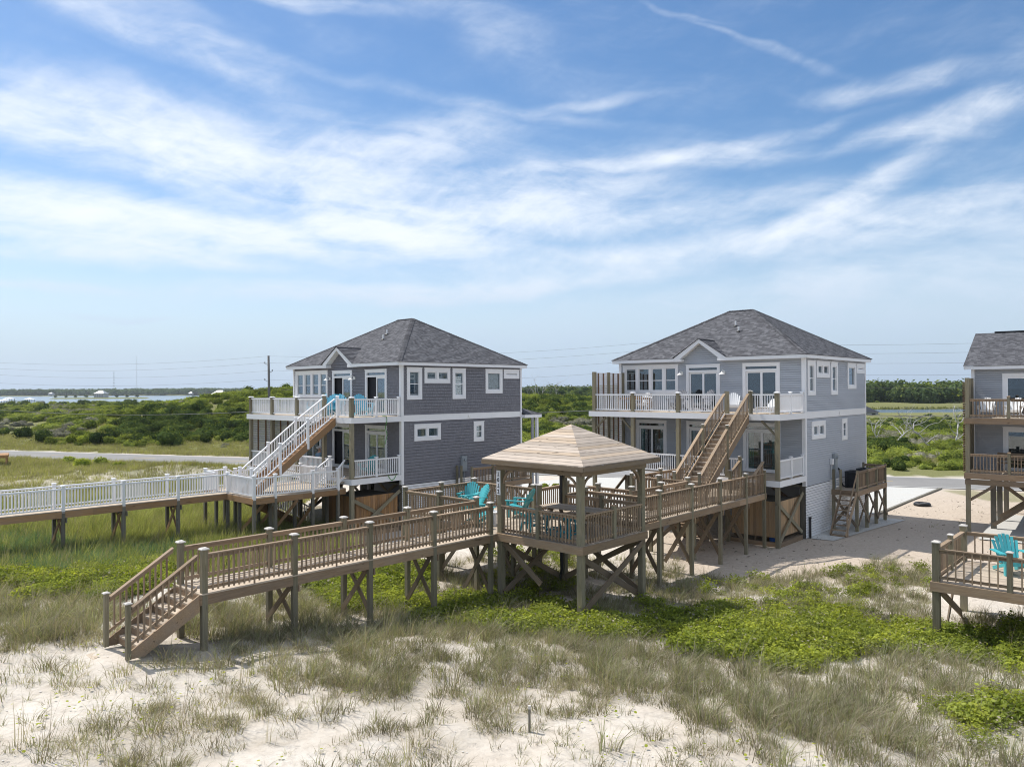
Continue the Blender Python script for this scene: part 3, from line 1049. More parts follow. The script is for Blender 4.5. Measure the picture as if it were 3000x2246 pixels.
def trim_mesh(face, a0, a1, z0, z1, t, d0, d1, bars=(), zbars=()):
    ac = Acc()

    def bx(p0, p1, q0, q1, e0=d0, e1=d1):
        if face == 'f':
            ac.box(p0, p1, -e1, -e0, q0, q1)
        else:
            ac.box(e0, e1, p0, p1, q0, q1)
    bx(a0, a0 + t, z0, z1)
    bx(a1 - t, a1, z0, z1)
    bx(a0 + t, a1 - t, z1 - t, z1)
    bx(a0 + t, a1 - t, z0, z0 + t)
    bx(a0 - 0.02, a1 + 0.02, z1 + 0.001, z1 + 0.035, d0, d1 + 0.02)
    for b0, b1 in bars:
        bx(b0, b1, z0 + t, z1 - t)
    for b0, b1 in zbars:
        bx(a0 + t, a1 - t, b0, b1)
    return ac


def window(house, face, a0, a1, z0, z1, panes, mid=None, behind='blind', t=0.17, rnd=random, drop=1.0):
    """casing as the part; sashes, panes and blinds as its sub-parts"""
    bars = [(panes[i][1], panes[i + 1][0]) for i in range(len(panes) - 1)]
    ac = trim_mesh(face, a0, a1, z0, z1, t, -0.02, 0.055, [(b0 + 0.04, b1 - 0.04) for b0, b1 in bars])
    c = ac.build('window', 'white', house)
    for p0, p1 in panes:
        q0, q1 = z0 + t, z1 - t
        s = trim_mesh(face, p0 - 0.05, p1 + 0.05, q0 - 0.005, q1 + 0.005, 0.05, -0.05, 0.012, (), [(mid - 0.022, mid + 0.022)] if mid else ())
        s.build('sash', 'white_vinyl', c)
        wbox('pane', c, face, p0 - 0.002, p1 + 0.002, q0 + 0.04, q1 - 0.04, -0.035, -0.029, 'glass')
        if behind:
            zb = q1 - (q1 - q0) * drop * rnd.uniform(0.86, 1.0) if drop < 1 else q0
            nsl = max(3, int((q1 - zb) / 0.055))
            sl = Acc()
            for i in range(nsl):
                h0 = zb + (q1 - zb) * i / nsl
                h1 = zb + (q1 - zb) * (i + 0.88) / nsl
                if face == 'f':
                    sl.box(p0, p1, 0.055, 0.060, h0, h1)
                else:
                    sl.box(-0.060, -0.055, p0, p1, h0, h1)
            sl.build('blind', behind, c)
    return c


def slider(house, x0, x1, zf, top, rnd, open_left=False, curtain='teal_curtain', right_dark=False):
    """a sliding glass door with a transom light over it"""
    z1 = zf + top
    zt = zf + 2.08
    ac = trim_mesh('f', x0, x1, zf, z1, 0.16, -0.02, 0.055, (), [(zt, zt + 0.11)])
    c = ac.build('sliding_door', 'white', house)
    wbox('transom_pane', c, 'f', x0 + 0.17, x1 - 0.17, zt + 0.12, z1 - 0.17, -0.03, -0.024, 'glass')
    xm = (x0 + x1) / 2
    for k, (p0, p1) in enumerate(((x0 + 0.16, xm + 0.02), (xm - 0.02, x1 - 0.16))):
        if open_left and k == 0:
            continue
        e = -0.03 if k == 0 else 0.0
        s = trim_mesh('f', p0, p1, zf + 0.05, zt, 0.085, -0.05 + e, 0.0 + e)
        s.build('door_panel', 'white_vinyl', c)
        wbox('pane', c, 'f', p0 + 0.085, p1 - 0.085, zf + 0.13, zt - 0.085, -0.032 + e, -0.026 + e, 'glass')
        if curtain and rnd.random() < 0.8:
            ac2 = Acc()
            n = 7
            w0, w1 = (p0 + 0.1, p0 + 0.1 + 0.35 * rnd.uniform(0.5, 1.0)) if k == 0 else (p1 - 0.1 - 0.35 * rnd.uniform(0.5, 1.0), p1 - 0.1)
            for i in range(n):
                ac2.box(w0 + (w1 - w0) * i / n, w0 + (w1 - w0) * (i + 1) / n, 0.085 + 0.02 * (i % 2), 0.10 + 0.02 * (i % 2), zf + 0.1, z1 - 0.2)
            ac2.build('curtain', curtain, c)
    return c


def shingle_slope(acc, P0, P1, Q0, Q1, rnd, exp=0.143, skip=None):
    """shingles between an eave edge P0-P1 and a top edge Q0-Q1"""
    P0, P1, Q0, Q1 = [Vector(p) for p in (P0, P1, Q0, Q1)]
    along = (P1 - P0).normalized()
    nrm = along.cross((Q0 - P0)).normalized()
    if nrm.z < 0:
        nrm = -nrm
    upd = nrm.cross(along)
    if upd.z < 0:
        upd = -upd
    H = (Q0 - P0).dot(upd)
    n = int(H / exp)
    l0, r0 = 0.0, (P1 - P0).length
    l1, r1 = (Q0 - P0).dot(along), (Q1 - P0).dot(along)
    for r in range(n + 1):
        h0, h1 = r * exp, min(H, (r + 1) * exp + 0.01)
        if h1 - h0 < 0.02:
            continue
        f = h0 / H
        a, b = l0 + (l1 - l0) * f, r0 + (r1 - r0) * f
        ft = h1 / H
        at, bt = l0 + (l1 - l0) * ft, r0 + (r1 - r0) * ft
        x = a - rnd.uniform(0, 0.2)
        while x < b - 0.01:
            wd = rnd.uniform(0.10, 0.24)
            x0, x1 = max(a, x + 0.001), min(b, x + wd - 0.001)
            x += wd
            if x1 - x0 < 0.02:
                continue
            if skip and skip((P0 + along * ((x0 + x1) / 2) + upd * ((h0 + h1) / 2))):
                continue
            th = 0.010 + 0.010 * rnd.random()
            t = rnd.random() ** 1.3
            t0, t1 = min(max(x0, at), bt), min(max(x1, at), bt)

            def P(xx, hh, d):
                return P0 + along * xx + upd * hh + nrm * d
            v = [P(x0, h0, 0), P(x1, h0, 0), P(x0, h0, th), P(x1, h0, th), P(t1, h1, 0.004), P(t0, h1, 0.004)]
            acc.add(v, [(0, 1, 3, 2), (2, 3, 4, 5), (0, 2, 5), (1, 4, 3)], t)


def cap_run(acc, A, B, rnd, wd=0.15):
    """overlapping cap shingles along a hip or ridge"""
    A, B = Vector(A), Vector(B)
    d = (B - A)
    L = d.length
    d.normalize()
    side = d.cross(Vector((0, 0, 1))).normalized()
    up = side.cross(d)
    n = int(L / 0.15)
    for i in range(n):
        p = A + d * (L * i / n)
        q = A + d * (L * (i + 1.12) / n)
        lift0, lift1 = 0.035, 0.018
        drop = -0.045
        v = [p + up * lift0, p + side * wd + up * (lift0 + drop), p - side * wd + up * (lift0 + drop), q + up * lift1, q + side * wd + up * (lift1 + drop), q - side * wd + up * (lift1 + drop),
             p - up * 0.0, ]
        acc.add(v, [(0, 1, 4, 3), (0, 3, 5, 2), (6, 1, 0), (6, 0, 2)], rnd.random())


def wall_lamp(house, x, z):
    ac = Acc()
    ac.box(-0.07, 0.07, -0.05, 0.0, -0.02, 0.14)
    ac.tube([(0, -0.04, 0.12), (0, -0.14, 0.19), (0, -0.25, 0.17), (0, -0.27, 0.09)], [0.016] * 4, 6)
    ac.tube([(0, -0.27, 0.09), (0, -0.27, 0.04), (0, -0.27, -0.02), (0, -0.27, -0.04)], [0.035, 0.07, 0.15, 0.165], 14)
    ac.build('wall_lamp', 'lamp_white', house, (x, -0.02, z))


def house(fr, U, dark, label, left_high_screen, white_newels):
    rnd = random.Random(3 if dark else 5)
    h = thing('beach_house', label, 'house', (fr.X, fr.Y, 0), fr.a, 'raised houses behind the dune')
    lowz, soff, et = U - 3.62, U + 2.69, U + 2.865
    kind, smat, wmat = ('shake', 'shake', 'wall_dark') if dark else ('lap', 'siding', 'wall_pale')
    exp = 0.162 if dark else 0.112
    LW = U - 3.07
    # solid core coloured dark as unlit rooms, floor, plain left and rear walls
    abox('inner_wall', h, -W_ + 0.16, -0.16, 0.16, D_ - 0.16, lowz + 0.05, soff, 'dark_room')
    abox('wall', h, -W_, -W_ + 0.1, 0.03, D_ - 0.03, lowz, soff, wmat)
    abox('wall', h, -W_ + 0.1, -0.02, D_ - 0.1, D_, lowz, soff, wmat)
    abox('floor_beam', h, -W_ + 0.05, -0.05, 0.05, D_ - 0.05, lowz - 0.03, lowz + 0.04, 'pile_wood')
    # openings: (along, along, z, z)
    front_up = [(-10.55, -6.95, U + 0.93, U + 2.54), (-6.45, -4.46, U, U + 2.49), (-3.19, -1.22, U, U + 2.49)]
    front_lo = [(-9.66, -7.68, LW, LW + 2.49), (-6.45, -4.46, LW, LW + 2.49), (-3.19, -1.22, LW, LW + 2.49)]
    side = [(0.34, 1.37, U + .85, U + 2.56, [(0.56, 1.15)], U + 1.70), (1.54, 3.40, U + 1.74, U + 2.56, [(1.75, 2.36), (2.60, 3.21)], None), (3.58, 4.58, U + .85, U + 2.56, [(3.77, 4.37)], U + 1.70),
            (6.17, 7.58, U + 1.15, U + 2.56, [(6.36, 7.37)], None), (7.71, 9.05, U + 2.03, U + 2.56, [(7.90, 8.85)], None),
            (0.83, 2.69, U - 1.37, U - .49, [(1.03, 1.66), (1.87, 2.49)], None), (5.20, 6.02, U - 1.62, U - .48, [(5.40, 5.84)], U - 1.05)]

    def shrink(q, e=0.05):
        return (q[0] + e, q[1] - e, q[2] + e, q[3] - e)
    ac = Acc()
    lap(ac, 'f', -W_ + 0.1, -0.1, U, soff, [shrink(q) for q in front_up], exp, kind, rnd)
    xg, hw, zp = -5.5, 1.52, U + 3.86
    gk = (zp - et) / hw
    lap(ac, 'f', xg - 1.08, xg + 1.08, soff, zp - 0.1, [], exp, kind, rnd, edge=lambda z: (xg - max(0.0, (zp - 0.13 - z) / gk), xg + max(0.0, (zp - 0.13 - z) / gk)))
    s1 = ac.build('front_siding_upper', smat, h)
    ac = Acc()
    lap(ac, 'f', -W_ + 0.1, -0.1, LW, U - 0.29, [shrink(q) for q in front_lo], exp, kind, rnd)
    s2 = ac.build('front_siding_lower', smat, h)
    ac = Acc()
    lap(ac, 's', 0.1, D_ - 0.08, lowz, U - 0.30, [shrink(q[:4]) for q in side], exp, kind, rnd)
    lap(ac, 's', 0.1, D_ - 0.08, U + 0.02, soff, [shrink(q[:4]) for q in side], exp, kind, rnd)
    s3 = ac.build('side_siding', smat, h)
    for s in (s1, s2, s3):
        tag(s, kind='stuff')
    # corner boards and band
    abox('corner_board', h, -0.13, 0.052, -0.052, -0.002, lowz, soff, 'white')
    abox('corner_board', h, 0.002, 0.052, -0.001, 0.11, lowz, soff, 'white')
    abox('corner_board', h, 0.002, 0.052, D_ - 0.10, D_ + 0.025, lowz, soff, 'white')
    abox('corner_board', h, -W_ - 0.03, -W_ + 0.13, -0.052, -0.002, lowz, soff, 'white')
    abox('band_board', h, 0.002, 0.050, 0.112, D_ - 0.102, U - 0.30, U + 0.02, 'white')
    abox('band_board', h, 0.002, 0.066, 0.112, D_ - 0.102, U + 0.021, U + 0.04, 'white')
    abox('small_vent', h, 0.051, 0.085, 4.75, 4.93, U - 0.22, U - 0.07, 'white_plastic')
    # windows and doors
    drops = (0.5, 0.98, 0.98, 0.98, 0.0, 0.98, 0.9) if dark else (0.0, 0.0, 0.0, 0.0, 0.0, 0.0, 0.0)
    for q, dr in zip(side, drops):
        window(h, 's', q[0], q[1], q[2], q[3], q[4], q[5], 'blind' if dr > 0 else None, 0.20, rnd, dr)
    q = front_up[0]
    window(h, 'f', q[0], q[1], q[2], q[3], [(-10.33, -9.72), (-9.46, -8.85), (-8.59, -7.98), (-7.73, -7.11)], U + 1.68, 'blind' if dark else None, 0.17, rnd, 0.52)
    for i, q in enumerate(front_up[1:]):
        slider(h, q[0], q[1], U + 0.01, 2.48, rnd, dark, None if not dark else 'teal_curtain')
    for i, q in enumerate(front_lo):
        slider(h, q[0], q[1], LW + 0.01, 2.48, rnd, dark and i == 1, 'teal_curtain')
    for lx in (-6.70, -4.22):
        wall_lamp(h, lx, U + 2.0)
    wall_lamp(h, -6.9, LW + 2.0)
    # soffit and fascia, split either side of the gable
    for x0, x1, y0, y1 in ((-W_ - OH, xg - 1.1, -OF, 0.0), (xg + 1.1, OH, -OF, 0.0), (0.0, OH, 0.001, D_ + OH), (-W_ - OH, -W_, 0.001, D_ + OH), (-W_, 0, D_, D_ + OH)):
        abox('soffit', h, x0, x1, y0, y1, soff, soff + 0.025, 'soffit')
    fz0, fz1 = soff - 0.012, et - 0.012
    abox('fascia', h, -W_ - OH, xg - hw - 0.02, -OF - 0.028, -OF, fz0, fz1, 'white')
    abox('fascia', h, xg + hw + 0.02, OH + 0.028, -OF - 0.028, -OF, fz0, fz1, 'white')
    abox('fascia', h, OH, OH + 0.028, -OF + 0.001, D_ + OH + 0.028, fz0, fz1, 'white')
    abox('fascia', h, -W_ - OH, OH - 0.001, D_ + OH, D_ + OH + 0.028, fz0, fz1, 'white')
    abox('fascia', h, -W_ - OH - 0.028, -W_ - OH, -OF - 0.028, D_ + OH + 0.028, fz0, fz1, 'white')
    # rake boards, returns and under-boards of the gable
    for sgn in (-1, 1):
        A = Vector((xg + sgn * (hw + 0.10), -OF - 0.014, et - 0.155))
        B = Vector((xg, -OF - 0.014, zp - 0.095))
        d = (B - A).normalized()
        ac = Acc()
        nrm = Vector((-d.z, 0, d.x)) * (1 if d.x > 0 else -1)
        p = [A - nrm * 0.09, B - nrm * 0.105 + Vector((0, 0, 0.0)), B + nrm * 0.085, A + nrm * 0.085]
        mid = Vector((xg, 0, 0))
        lo_top = Vector((xg, -OF, zp - 0.20))
        hi_top = Vector((xg, -OF, zp + 0.002))
        a_lo = Vector((xg + sgn * (hw - 0.18), -OF, et - 0.18))
        a_hi = Vector((xg + sgn * (hw + 0.06), -OF, et - 0.03))
        vs = []
        for dy in (0.0, -0.034):
            for k in (a_lo, a_hi, hi_top, lo_top):
                vs.append((k.x, k.y + dy, k.z))
        ac.add(vs, [(0, 1, 2, 3), (7, 6, 5, 4), (0, 4, 5, 1), (1, 5, 6, 2), (2, 6, 7, 3), (3, 7, 4, 0)])
        ac.build('rake_board', 'white', h)
        abox('eave_return', h, xg + sgn * (hw - 0.46), xg + sgn * (hw + 0.02), -OF - 0.030, -0.03, soff - 0.014, soff + 0.13, 'white')
        ac = Acc()
        lo, hi = Vector((xg + sgn * (hw - 0.25), 0, et - 0.13)), Vector((xg, 0, zp - 0.15))
        ac.add([(lo.x, -OF, lo.z), (hi.x, -OF, hi.z), (hi.x, 0.02, hi.z), (lo.x, 0.02, lo.z), (lo.x, -OF, lo.z + 0.03), (hi.x, -OF, hi.z + 0.03), (hi.x, 0.02, hi.z + 0.03), (lo.x, 0.02, lo.z + 0.03)], BOX_F)
        ac.build('rake_soffit', 'soffit', h)
    # roof: sheathing, shingles and caps
    e = 0.05
    x0, x1, y0, y1 = -W_ - OH - e, OH + e, -OF - e, D_ + OH + e
    ym = (y0 + y1) / 2
    zr = et + SLOPE * (ym - y0)
    xr0, xr1 = x0 + (ym - y0), x1 - (ym - y0)
    ac = Acc()
    ac.add([(x0, y0, et), (x1, y0, et), (x1, y1, et), (x0, y1, et), (xr0, ym, zr), (xr1, ym, zr), (x0, y0, et - 0.02), (x1, y0, et - 0.02), (x1, y1, et - 0.02), (x0, y1, et - 0.02)],
           [(1, 2, 5), (2, 3, 4, 5), (3, 0, 4), (1, 7, 8, 2), (2, 8, 9, 3), (3, 9, 6, 0)], 0.2)
    yb = y0 + (zp - et) / SLOPE
    gx0, gx1 = xg - hw - 0.05, xg + hw + 0.05
    ac.add([(x0, y0, et), (gx0, y0, et), (xg, yb, zp), (xr0, ym, zr)], [(0, 1, 2, 3)], 0.2)
    ac.add([(gx1, y0, et), (x1, y0, et), (xr1, ym, zr), (xg, yb, zp)], [(0, 1, 2, 3)], 0.2)
    ac.add([(xr0, ym, zr), (xg, yb, zp), (xr1, ym, zr)], [(0, 1, 2)], 0.2)
    ac.add([(gx0, y0, et), (xg, y0, zp), (xg, yb, zp)], [(0, 1, 2)], 0.2)
    ac.add([(gx1, y0, et), (xg, y0, zp), (xg, yb, zp)], [(2, 1, 0)], 0.2)
    roof = ac.build('roof', 'shingle', h)
    ac = Acc()
    lift = Vector((0, 0, 0.004))
    shingle_slope(ac, (x0, y0, et), (x1, y0, et), (xr0, ym, zr), (xr1, ym, zr), rnd, skip=lambda p: abs(p.x - xg) < (hw + 0.05) * (1 - (p.y - y0) / (yb - y0)) and p.y < yb)
    shingle_slope(ac, (x1, y0, et), (x1, y1, et), (xr1, ym, zr), (xr1, ym, zr), rnd)
    shingle_slope(ac, (x1, y1, et), (x0, y1, et), (xr1, ym, zr), (xr0, ym, zr), rnd)
    shingle_slope(ac, (x0, y1, et), (x0, y0, et), (xr0, ym, zr), (xr0, ym, zr), rnd)
    # the gable's two little slopes run back into the main roof
    for sgn in (-1, 1):
        base = Vector((xg + sgn * (hw + 0.06), y0 - 0.03, et + 0.01))
        n = int(math.hypot(hw, zp - et) / 0.143)
        for r in range(n):
            f0, f1 = r / n, (r + 1.06) / n
            yend = y0 + (yb - y0) * f1 + 0.05
            xa, za = base.x + (xg - base.x) * f0, base.z + (zp - et) * f0
            xb_, zb_ = base.x + (xg - base.x) * f1, base.z + (zp - et) * f1
            yy = y0 - 0.03
            while yy < yend:
                wd = rnd.uniform(0.14, 0.34)
                y2 = min(yend, yy + wd)
                th = 0.012 + 0.01 * rnd.random()
                v = [(xa, yy, za), (xa, y2, za), (xa + sgn * th * .5, yy, za + th), (xa + sgn * th * .5, y2, za + th), (xb_, y2, zb_ + 0.004), (xb_, yy, zb_ + 0.004)]
                ac.add(v, [(0, 1, 3, 2), (2, 3, 4, 5)], rnd.random() ** 1.6)
                yy += wd
    sh = ac.build('shingles', 'shingle', roof)
    tag(sh, kind='stuff')
    ac = Acc()
    for A, B in (((x1, y0, et), (xr1, ym, zr)), ((x1, y1, et), (xr1, ym, zr)), ((x0, y0, et), (xr0, ym, zr)), ((x0, y1, et), (xr0, ym, zr)), ((xr0, ym, zr), (xr1, ym, zr))):
        cap_run(ac, A, B, rnd)
    cap_run(ac, (xg, y0 - 0.02, zp + 0.0), (xg, yb, zp + 0.0), rnd, 0.12)
    tag(ac.build('cap_shingles', 'cap_shingle', roof), kind='stuff')
    for vx, vy in ((-4.87, 2.74), (-4.40, 2.11)):
        zz = et + SLOPE * (vy - y0)
        ac = Acc()
        ac.tube([(0, 0, -0.05), (0, 0, 0.30)], [0.045, 0.045], 10, mi=0)
        ac.tube([(0, 0, 0.0), (0, 0, 0.07)], [0.13, 0.055], 10, mi=1)
        ac.build('vent_pipe', None, roof, (vx, vy, zz), mats=['white_plastic', 'black'])
    # decks
    px = [-10.45, -7.95, -5.25, -2.60, -0.12]
    for lvl in (U, LW):
        planks(h, -10.72, 0.02, -DD, -0.04, lvl, 'x', 'deck_wood')
        for i in range(6):
            xj = -10.4 + i * 2.05
            abox('joist', h, xj, xj + 0.05, -DD + 0.05, 0.0, lvl - 0.27, lvl - 0.034, 'pile_wood')
        abox('deck_fascia', h, -10.745, 0.052, -DD - 0.034, -DD - 0.004, lvl - 0.287, lvl - 0.008, 'white')
        abox('deck_fascia', h, 0.022, 0.052, -DD - 0.003, -0.036, lvl - 0.287, lvl - 0.008, 'white')
        abox('deck_fascia', h, -10.745, -10.72, -DD - 0.003, -0.036, lvl - 0.287, lvl - 0.008, 'white')
        abox('deck_ceiling', h, -10.70, 0.0, -DD + 0.02, -0.05, lvl - 0.285, lvl - 0.272, 'soffit' if lvl == U else 'pile_wood')
    ps = 0.185
    yp = -DD + 0.10
    for i, x in enumerate(px):
        if i != 3:
            post(h, x, yp, -0.4, LW - 0.29, ps, 'post_wood', name='deck_post')
            post(h, x, yp, LW + 0.002, U - 0.288, ps, 'post_wood', name='deck_post')
            top = U + 2.16 if (i == 0 and left_high_screen) else U + 0.98
            post(h, x, yp, U + 0.002, top, ps - 0.01, 'post_wood', None if (i == 0 and left_high_screen) else 0.24, 'white_vinyl', name='rail_post')
        else:
            post(h, x, yp, -0.4, LW - 0.29, ps, 'post_wood', name='deck_post')
            post(h, x, yp, LW + 0.002, U - 0.288, ps, 'post_wood', name='deck_post')
            post(h, x, yp, U + 0.002, U + 1.08, ps - 0.01, 'post_wood', 0.24 if dark else None, 'white_vinyl', name='rail_post')
    # small knee braces under the upper deck
    if not dark:
        for x, s in ((-10.45, 1), (-7.95, -1), (-0.12, -1)):
            beam('knee_brace', h, (x + s * 0.1, yp, U - 0.95), (x + s * 0.75, yp, U - 0.32), 0.09, 0.09, 'post_wood')
    # white railings
    xs = -1.38
    for a, b in ((0, 1), (1, 2), (2, 3)):
        railing(h, (px[a] + 0.1, yp, U), (px[b] - 0.1, yp, U), 'white')
    railing(h, (xs + 0.08, yp, U), (px[4] - 0.1, yp, U), 'white')
    post(h, xs, yp, U + 0.002, U + 1.06, 0.125, 'white_vinyl' if white_newels else 'post_wood', 0.15, 'white_vinyl' if white_newels else 'cap_wood', name='rail_post')
    for lvl in (U, LW):
        post(h, px[4] + 0.04, -1.58, lvl + 0.002, lvl + 1.0, 0.11, 'white_vinyl', 0.17, 'white_vinyl', name='rail_post')
        post(h, px[4] + 0.04, -0.12, lvl + 0.002, lvl + 1.0, 0.11, 'white_vinyl', 0.17, 'white_vinyl', name='rail_post')
        railing(h, (px[4] + 0.04, yp + 0.1, lvl), (px[4] + 0.04, -1.64, lvl), 'white')
        railing(h, (px[4] + 0.04, -1.52, lvl), (px[4] + 0.04, -0.18, lvl), 'white')
    for a, b in ((0, 1), (1, 2), (2, 3)):
        railing(h, (px[a] + 0.1, yp, LW), (px[b] - 0.1, yp, LW), 'white')
    railing(h, (px[3] + 0.1, yp, LW), (-1.78, yp, LW), 'white')
    # the privacy screen on the left
    xsn = -10.52
    for lo, hi in ([(LW, U - 0.3)] + ([(U, U + 2.1)] if left_high_screen else [])):
        for k in range(1, 3):
            post(h, xsn, yp + k * (DD - 0.2) / 2, lo, hi + 0.05, 0.14, 'post_wood', name='screen_post')
        for k in range(7):
            if k in (0, 3, 6):
                continue
            y = yp + k * (DD - 0.2) / 6
            abox('screen_batten', h, xsn - 0.03, xsn + 0.03, y - 0.035, y + 0.035, lo, hi, 'batten')
        n = int((hi - lo) / 0.105)
        for k in range(n):
            z = lo + 0.03 + k * (hi - lo) / n
            abox('screen_slat', h, xsn - 0.055, xsn - 0.035, yp, -0.1, z, z + 0.088, 'white')
    if not left_high_screen:
        railing(h, (xsn, yp + 0.1, U), (xsn, -0.15, U), 'white')
        post(h, xsn, -0.12, U + 0.002, U + 1.0, 0.11, 'white_vinyl', 0.17, 'white_vinyl', name='rail_post')
    # slatted skirt on the right, pilings and braces below
    n = 20
    for k in range(n):
        z = 0.04 + k * (lowz - 0.06) / n
        abox('skirt_slat', h, 0.004, 0.024, 0.02, D_, z, z + (lowz - 0.06) / n - 0.020, 'white')
    for x in (-10.4, -7.0, -3.6, -0.16):
        for y in (0.16, 3.1, 6.1, 9.05):
            post(h, x, y, -0.4, lowz - 0.03, 0.24, 'pile_wood', name='piling')
    beam('cross_brace', h, (-0.10, yp + 0.15, 0.25), (-0.10, -0.05, lowz - 0.3), 0.05, 0.18, 'post_wood')
    beam('cross_brace', h, (-0.16, yp + 0.15, lowz - 0.55), (-0.16, -0.05, 0.35), 0.05, 0.18, 'post_wood')
    for k in range(3):
        beam('cross_brace', h, (-10.3 + 3.4 * k, 3.0, 0.3), (-7.1 + 3.4 * k, 3.0, lowz - 0.2), 0.05, 0.18, 'brace_wood')
        beam('cross_brace', h, (-10.3 + 3.4 * k, 3.06, lowz - 0.2), (-7.1 + 3.4 * k, 3.06, 0.3), 0.05, 0.18, 'brace_wood')
    for x in (px[0], px[1], px[2]):
        beam('cross_brace', h, (x, yp + 0.1, 0.5), (x, 0.1, lowz - 0.2), 0.05, 0.18, 'brace_wood')
    # the slab and a storage wall under the house
    abox('storage_wall', h, -9.8, -0.3, 4.2, 4.3, 0.0, lowz - 0.05, wmat)
    return h


HL = house(FL, UL, True, 'dark grey shake-sided house on pilings with white stair rails', False, True)
HR = house(FR, UR, False, 'pale grey lap-sided house on pilings with a brown wooden stair', True, False)

# rear porch of the dark house
abox('porch_roof', HL, -2.6, 0.32, D_ + 0.01, D_ + 1.55, UL - 0.37, UL - 0.18, 'white')
ac = Acc()
shingle_slope(ac, (0.34, D_ + 1.58, UL - 0.17), (-2.7, D_ + 1.58, UL - 0.17), (-1.0, D_ + 0.02, UL + 0.42), (-2.7, D_ + 0.02, UL + 0.42), random.Random(9))
shingle_slope(ac, (0.34, D_ + 0.02, UL - 0.17), (0.34, D_ + 1.58, UL - 0.17), (-1.0, D_ + 0.02, UL + 0.42), (-1.0, D_ + 0.02, UL + 0.42), random.Random(10))
ac.add([(0.34, D_ + 1.58, UL - 0.18), (-2.7, D_ + 1.58, UL - 0.18), (-2.7, D_ + 0.02, UL + 0.41), (-1.0, D_ + 0.02, UL + 0.41), (0.34, D_ + 0.02, UL - 0.18)], [(0, 1, 2, 3), (0, 3, 4)], 0.2)
tag(ac.build('porch_shingles', 'shingle', HL), kind='stuff')
post(HL, 0.12, D_ + 1.3, -0.2, UL - 0.37, 0.16, 'white', name='porch_post')
post(HL, -0.25, D_ + 1.3, -0.2, UL - 0.37, 0.12, 'wall_pale', name='porch_post')

# green hose hanging on the dark house
ac = Acc()
pts = [(-0.02 + 0.09, -1.05 + 0.05 * math.sin(i * 0.9), UL + 0.02 - 0.11 * i) for i in range(14)]
ac.tube([(0.02, -1.25, UL + 0.04), (0.07, -1.15, UL + 0.03)] + pts, [0.016] * 16, 6)
ac.build('garden_hose', 'hose', HL, smooth=True)
ac = Acc()
lw = UL - 3.07
ac.tube([(0.07, -0.95 + 0.55 * i / 12, lw + 0.04 - 0.28 * math.sin(math.pi * i / 12)) for i in range(13)], [0.016] * 13, 6)
ac.build('garden_hose', 'hose', HL, smooth=True)

# electric boxes
def meter(h, y, z):
    ac = Acc()
    ac.box(0.0, 0.14, -0.19, 0.19, 0.0, 0.86)
    ac.box(0.14, 0.145, -0.17, 0.17, 0.02, 0.84)
    ac.tube([(0.14, 0.0, 0.66), (0.24, 0.0, 0.66)], [0.085, 0.085], 12)
    ac.tube([(0.07, 0.0, 0.0), (0.07, 0.0, -1.2)], [0.035, 0.035], 8)
    ac.build('electric_meter', 'metal_grey', h, (0.034, y, z))


meter(HL, 4.36, 2.80)
meter(HR, 3.90, 3.10)
ac = Acc()
ac.box(0, 0.12, -0.12, 0.12, 0, 0.3)
ac.tube([(0.05, 0.0, 0.0), (0.05, 0.0, -0.7)], [0.025, 0.025], 8)
ac.build('junction_box', 'white_plastic', HR, (0.034, 3.45, 3.40))
ac = Acc()
ac.tube([(0.10, 0.33, -0.2), (0.10, 0.33, 1.0)], [0.055, 0.055], 10)
ac.tube([(0.10, 0.33, 0.98), (0.10, 0.33, 1.06)], [0.07, 0.07], 10)
ac.build('drain_pipe', 'black', HR, smooth=True)


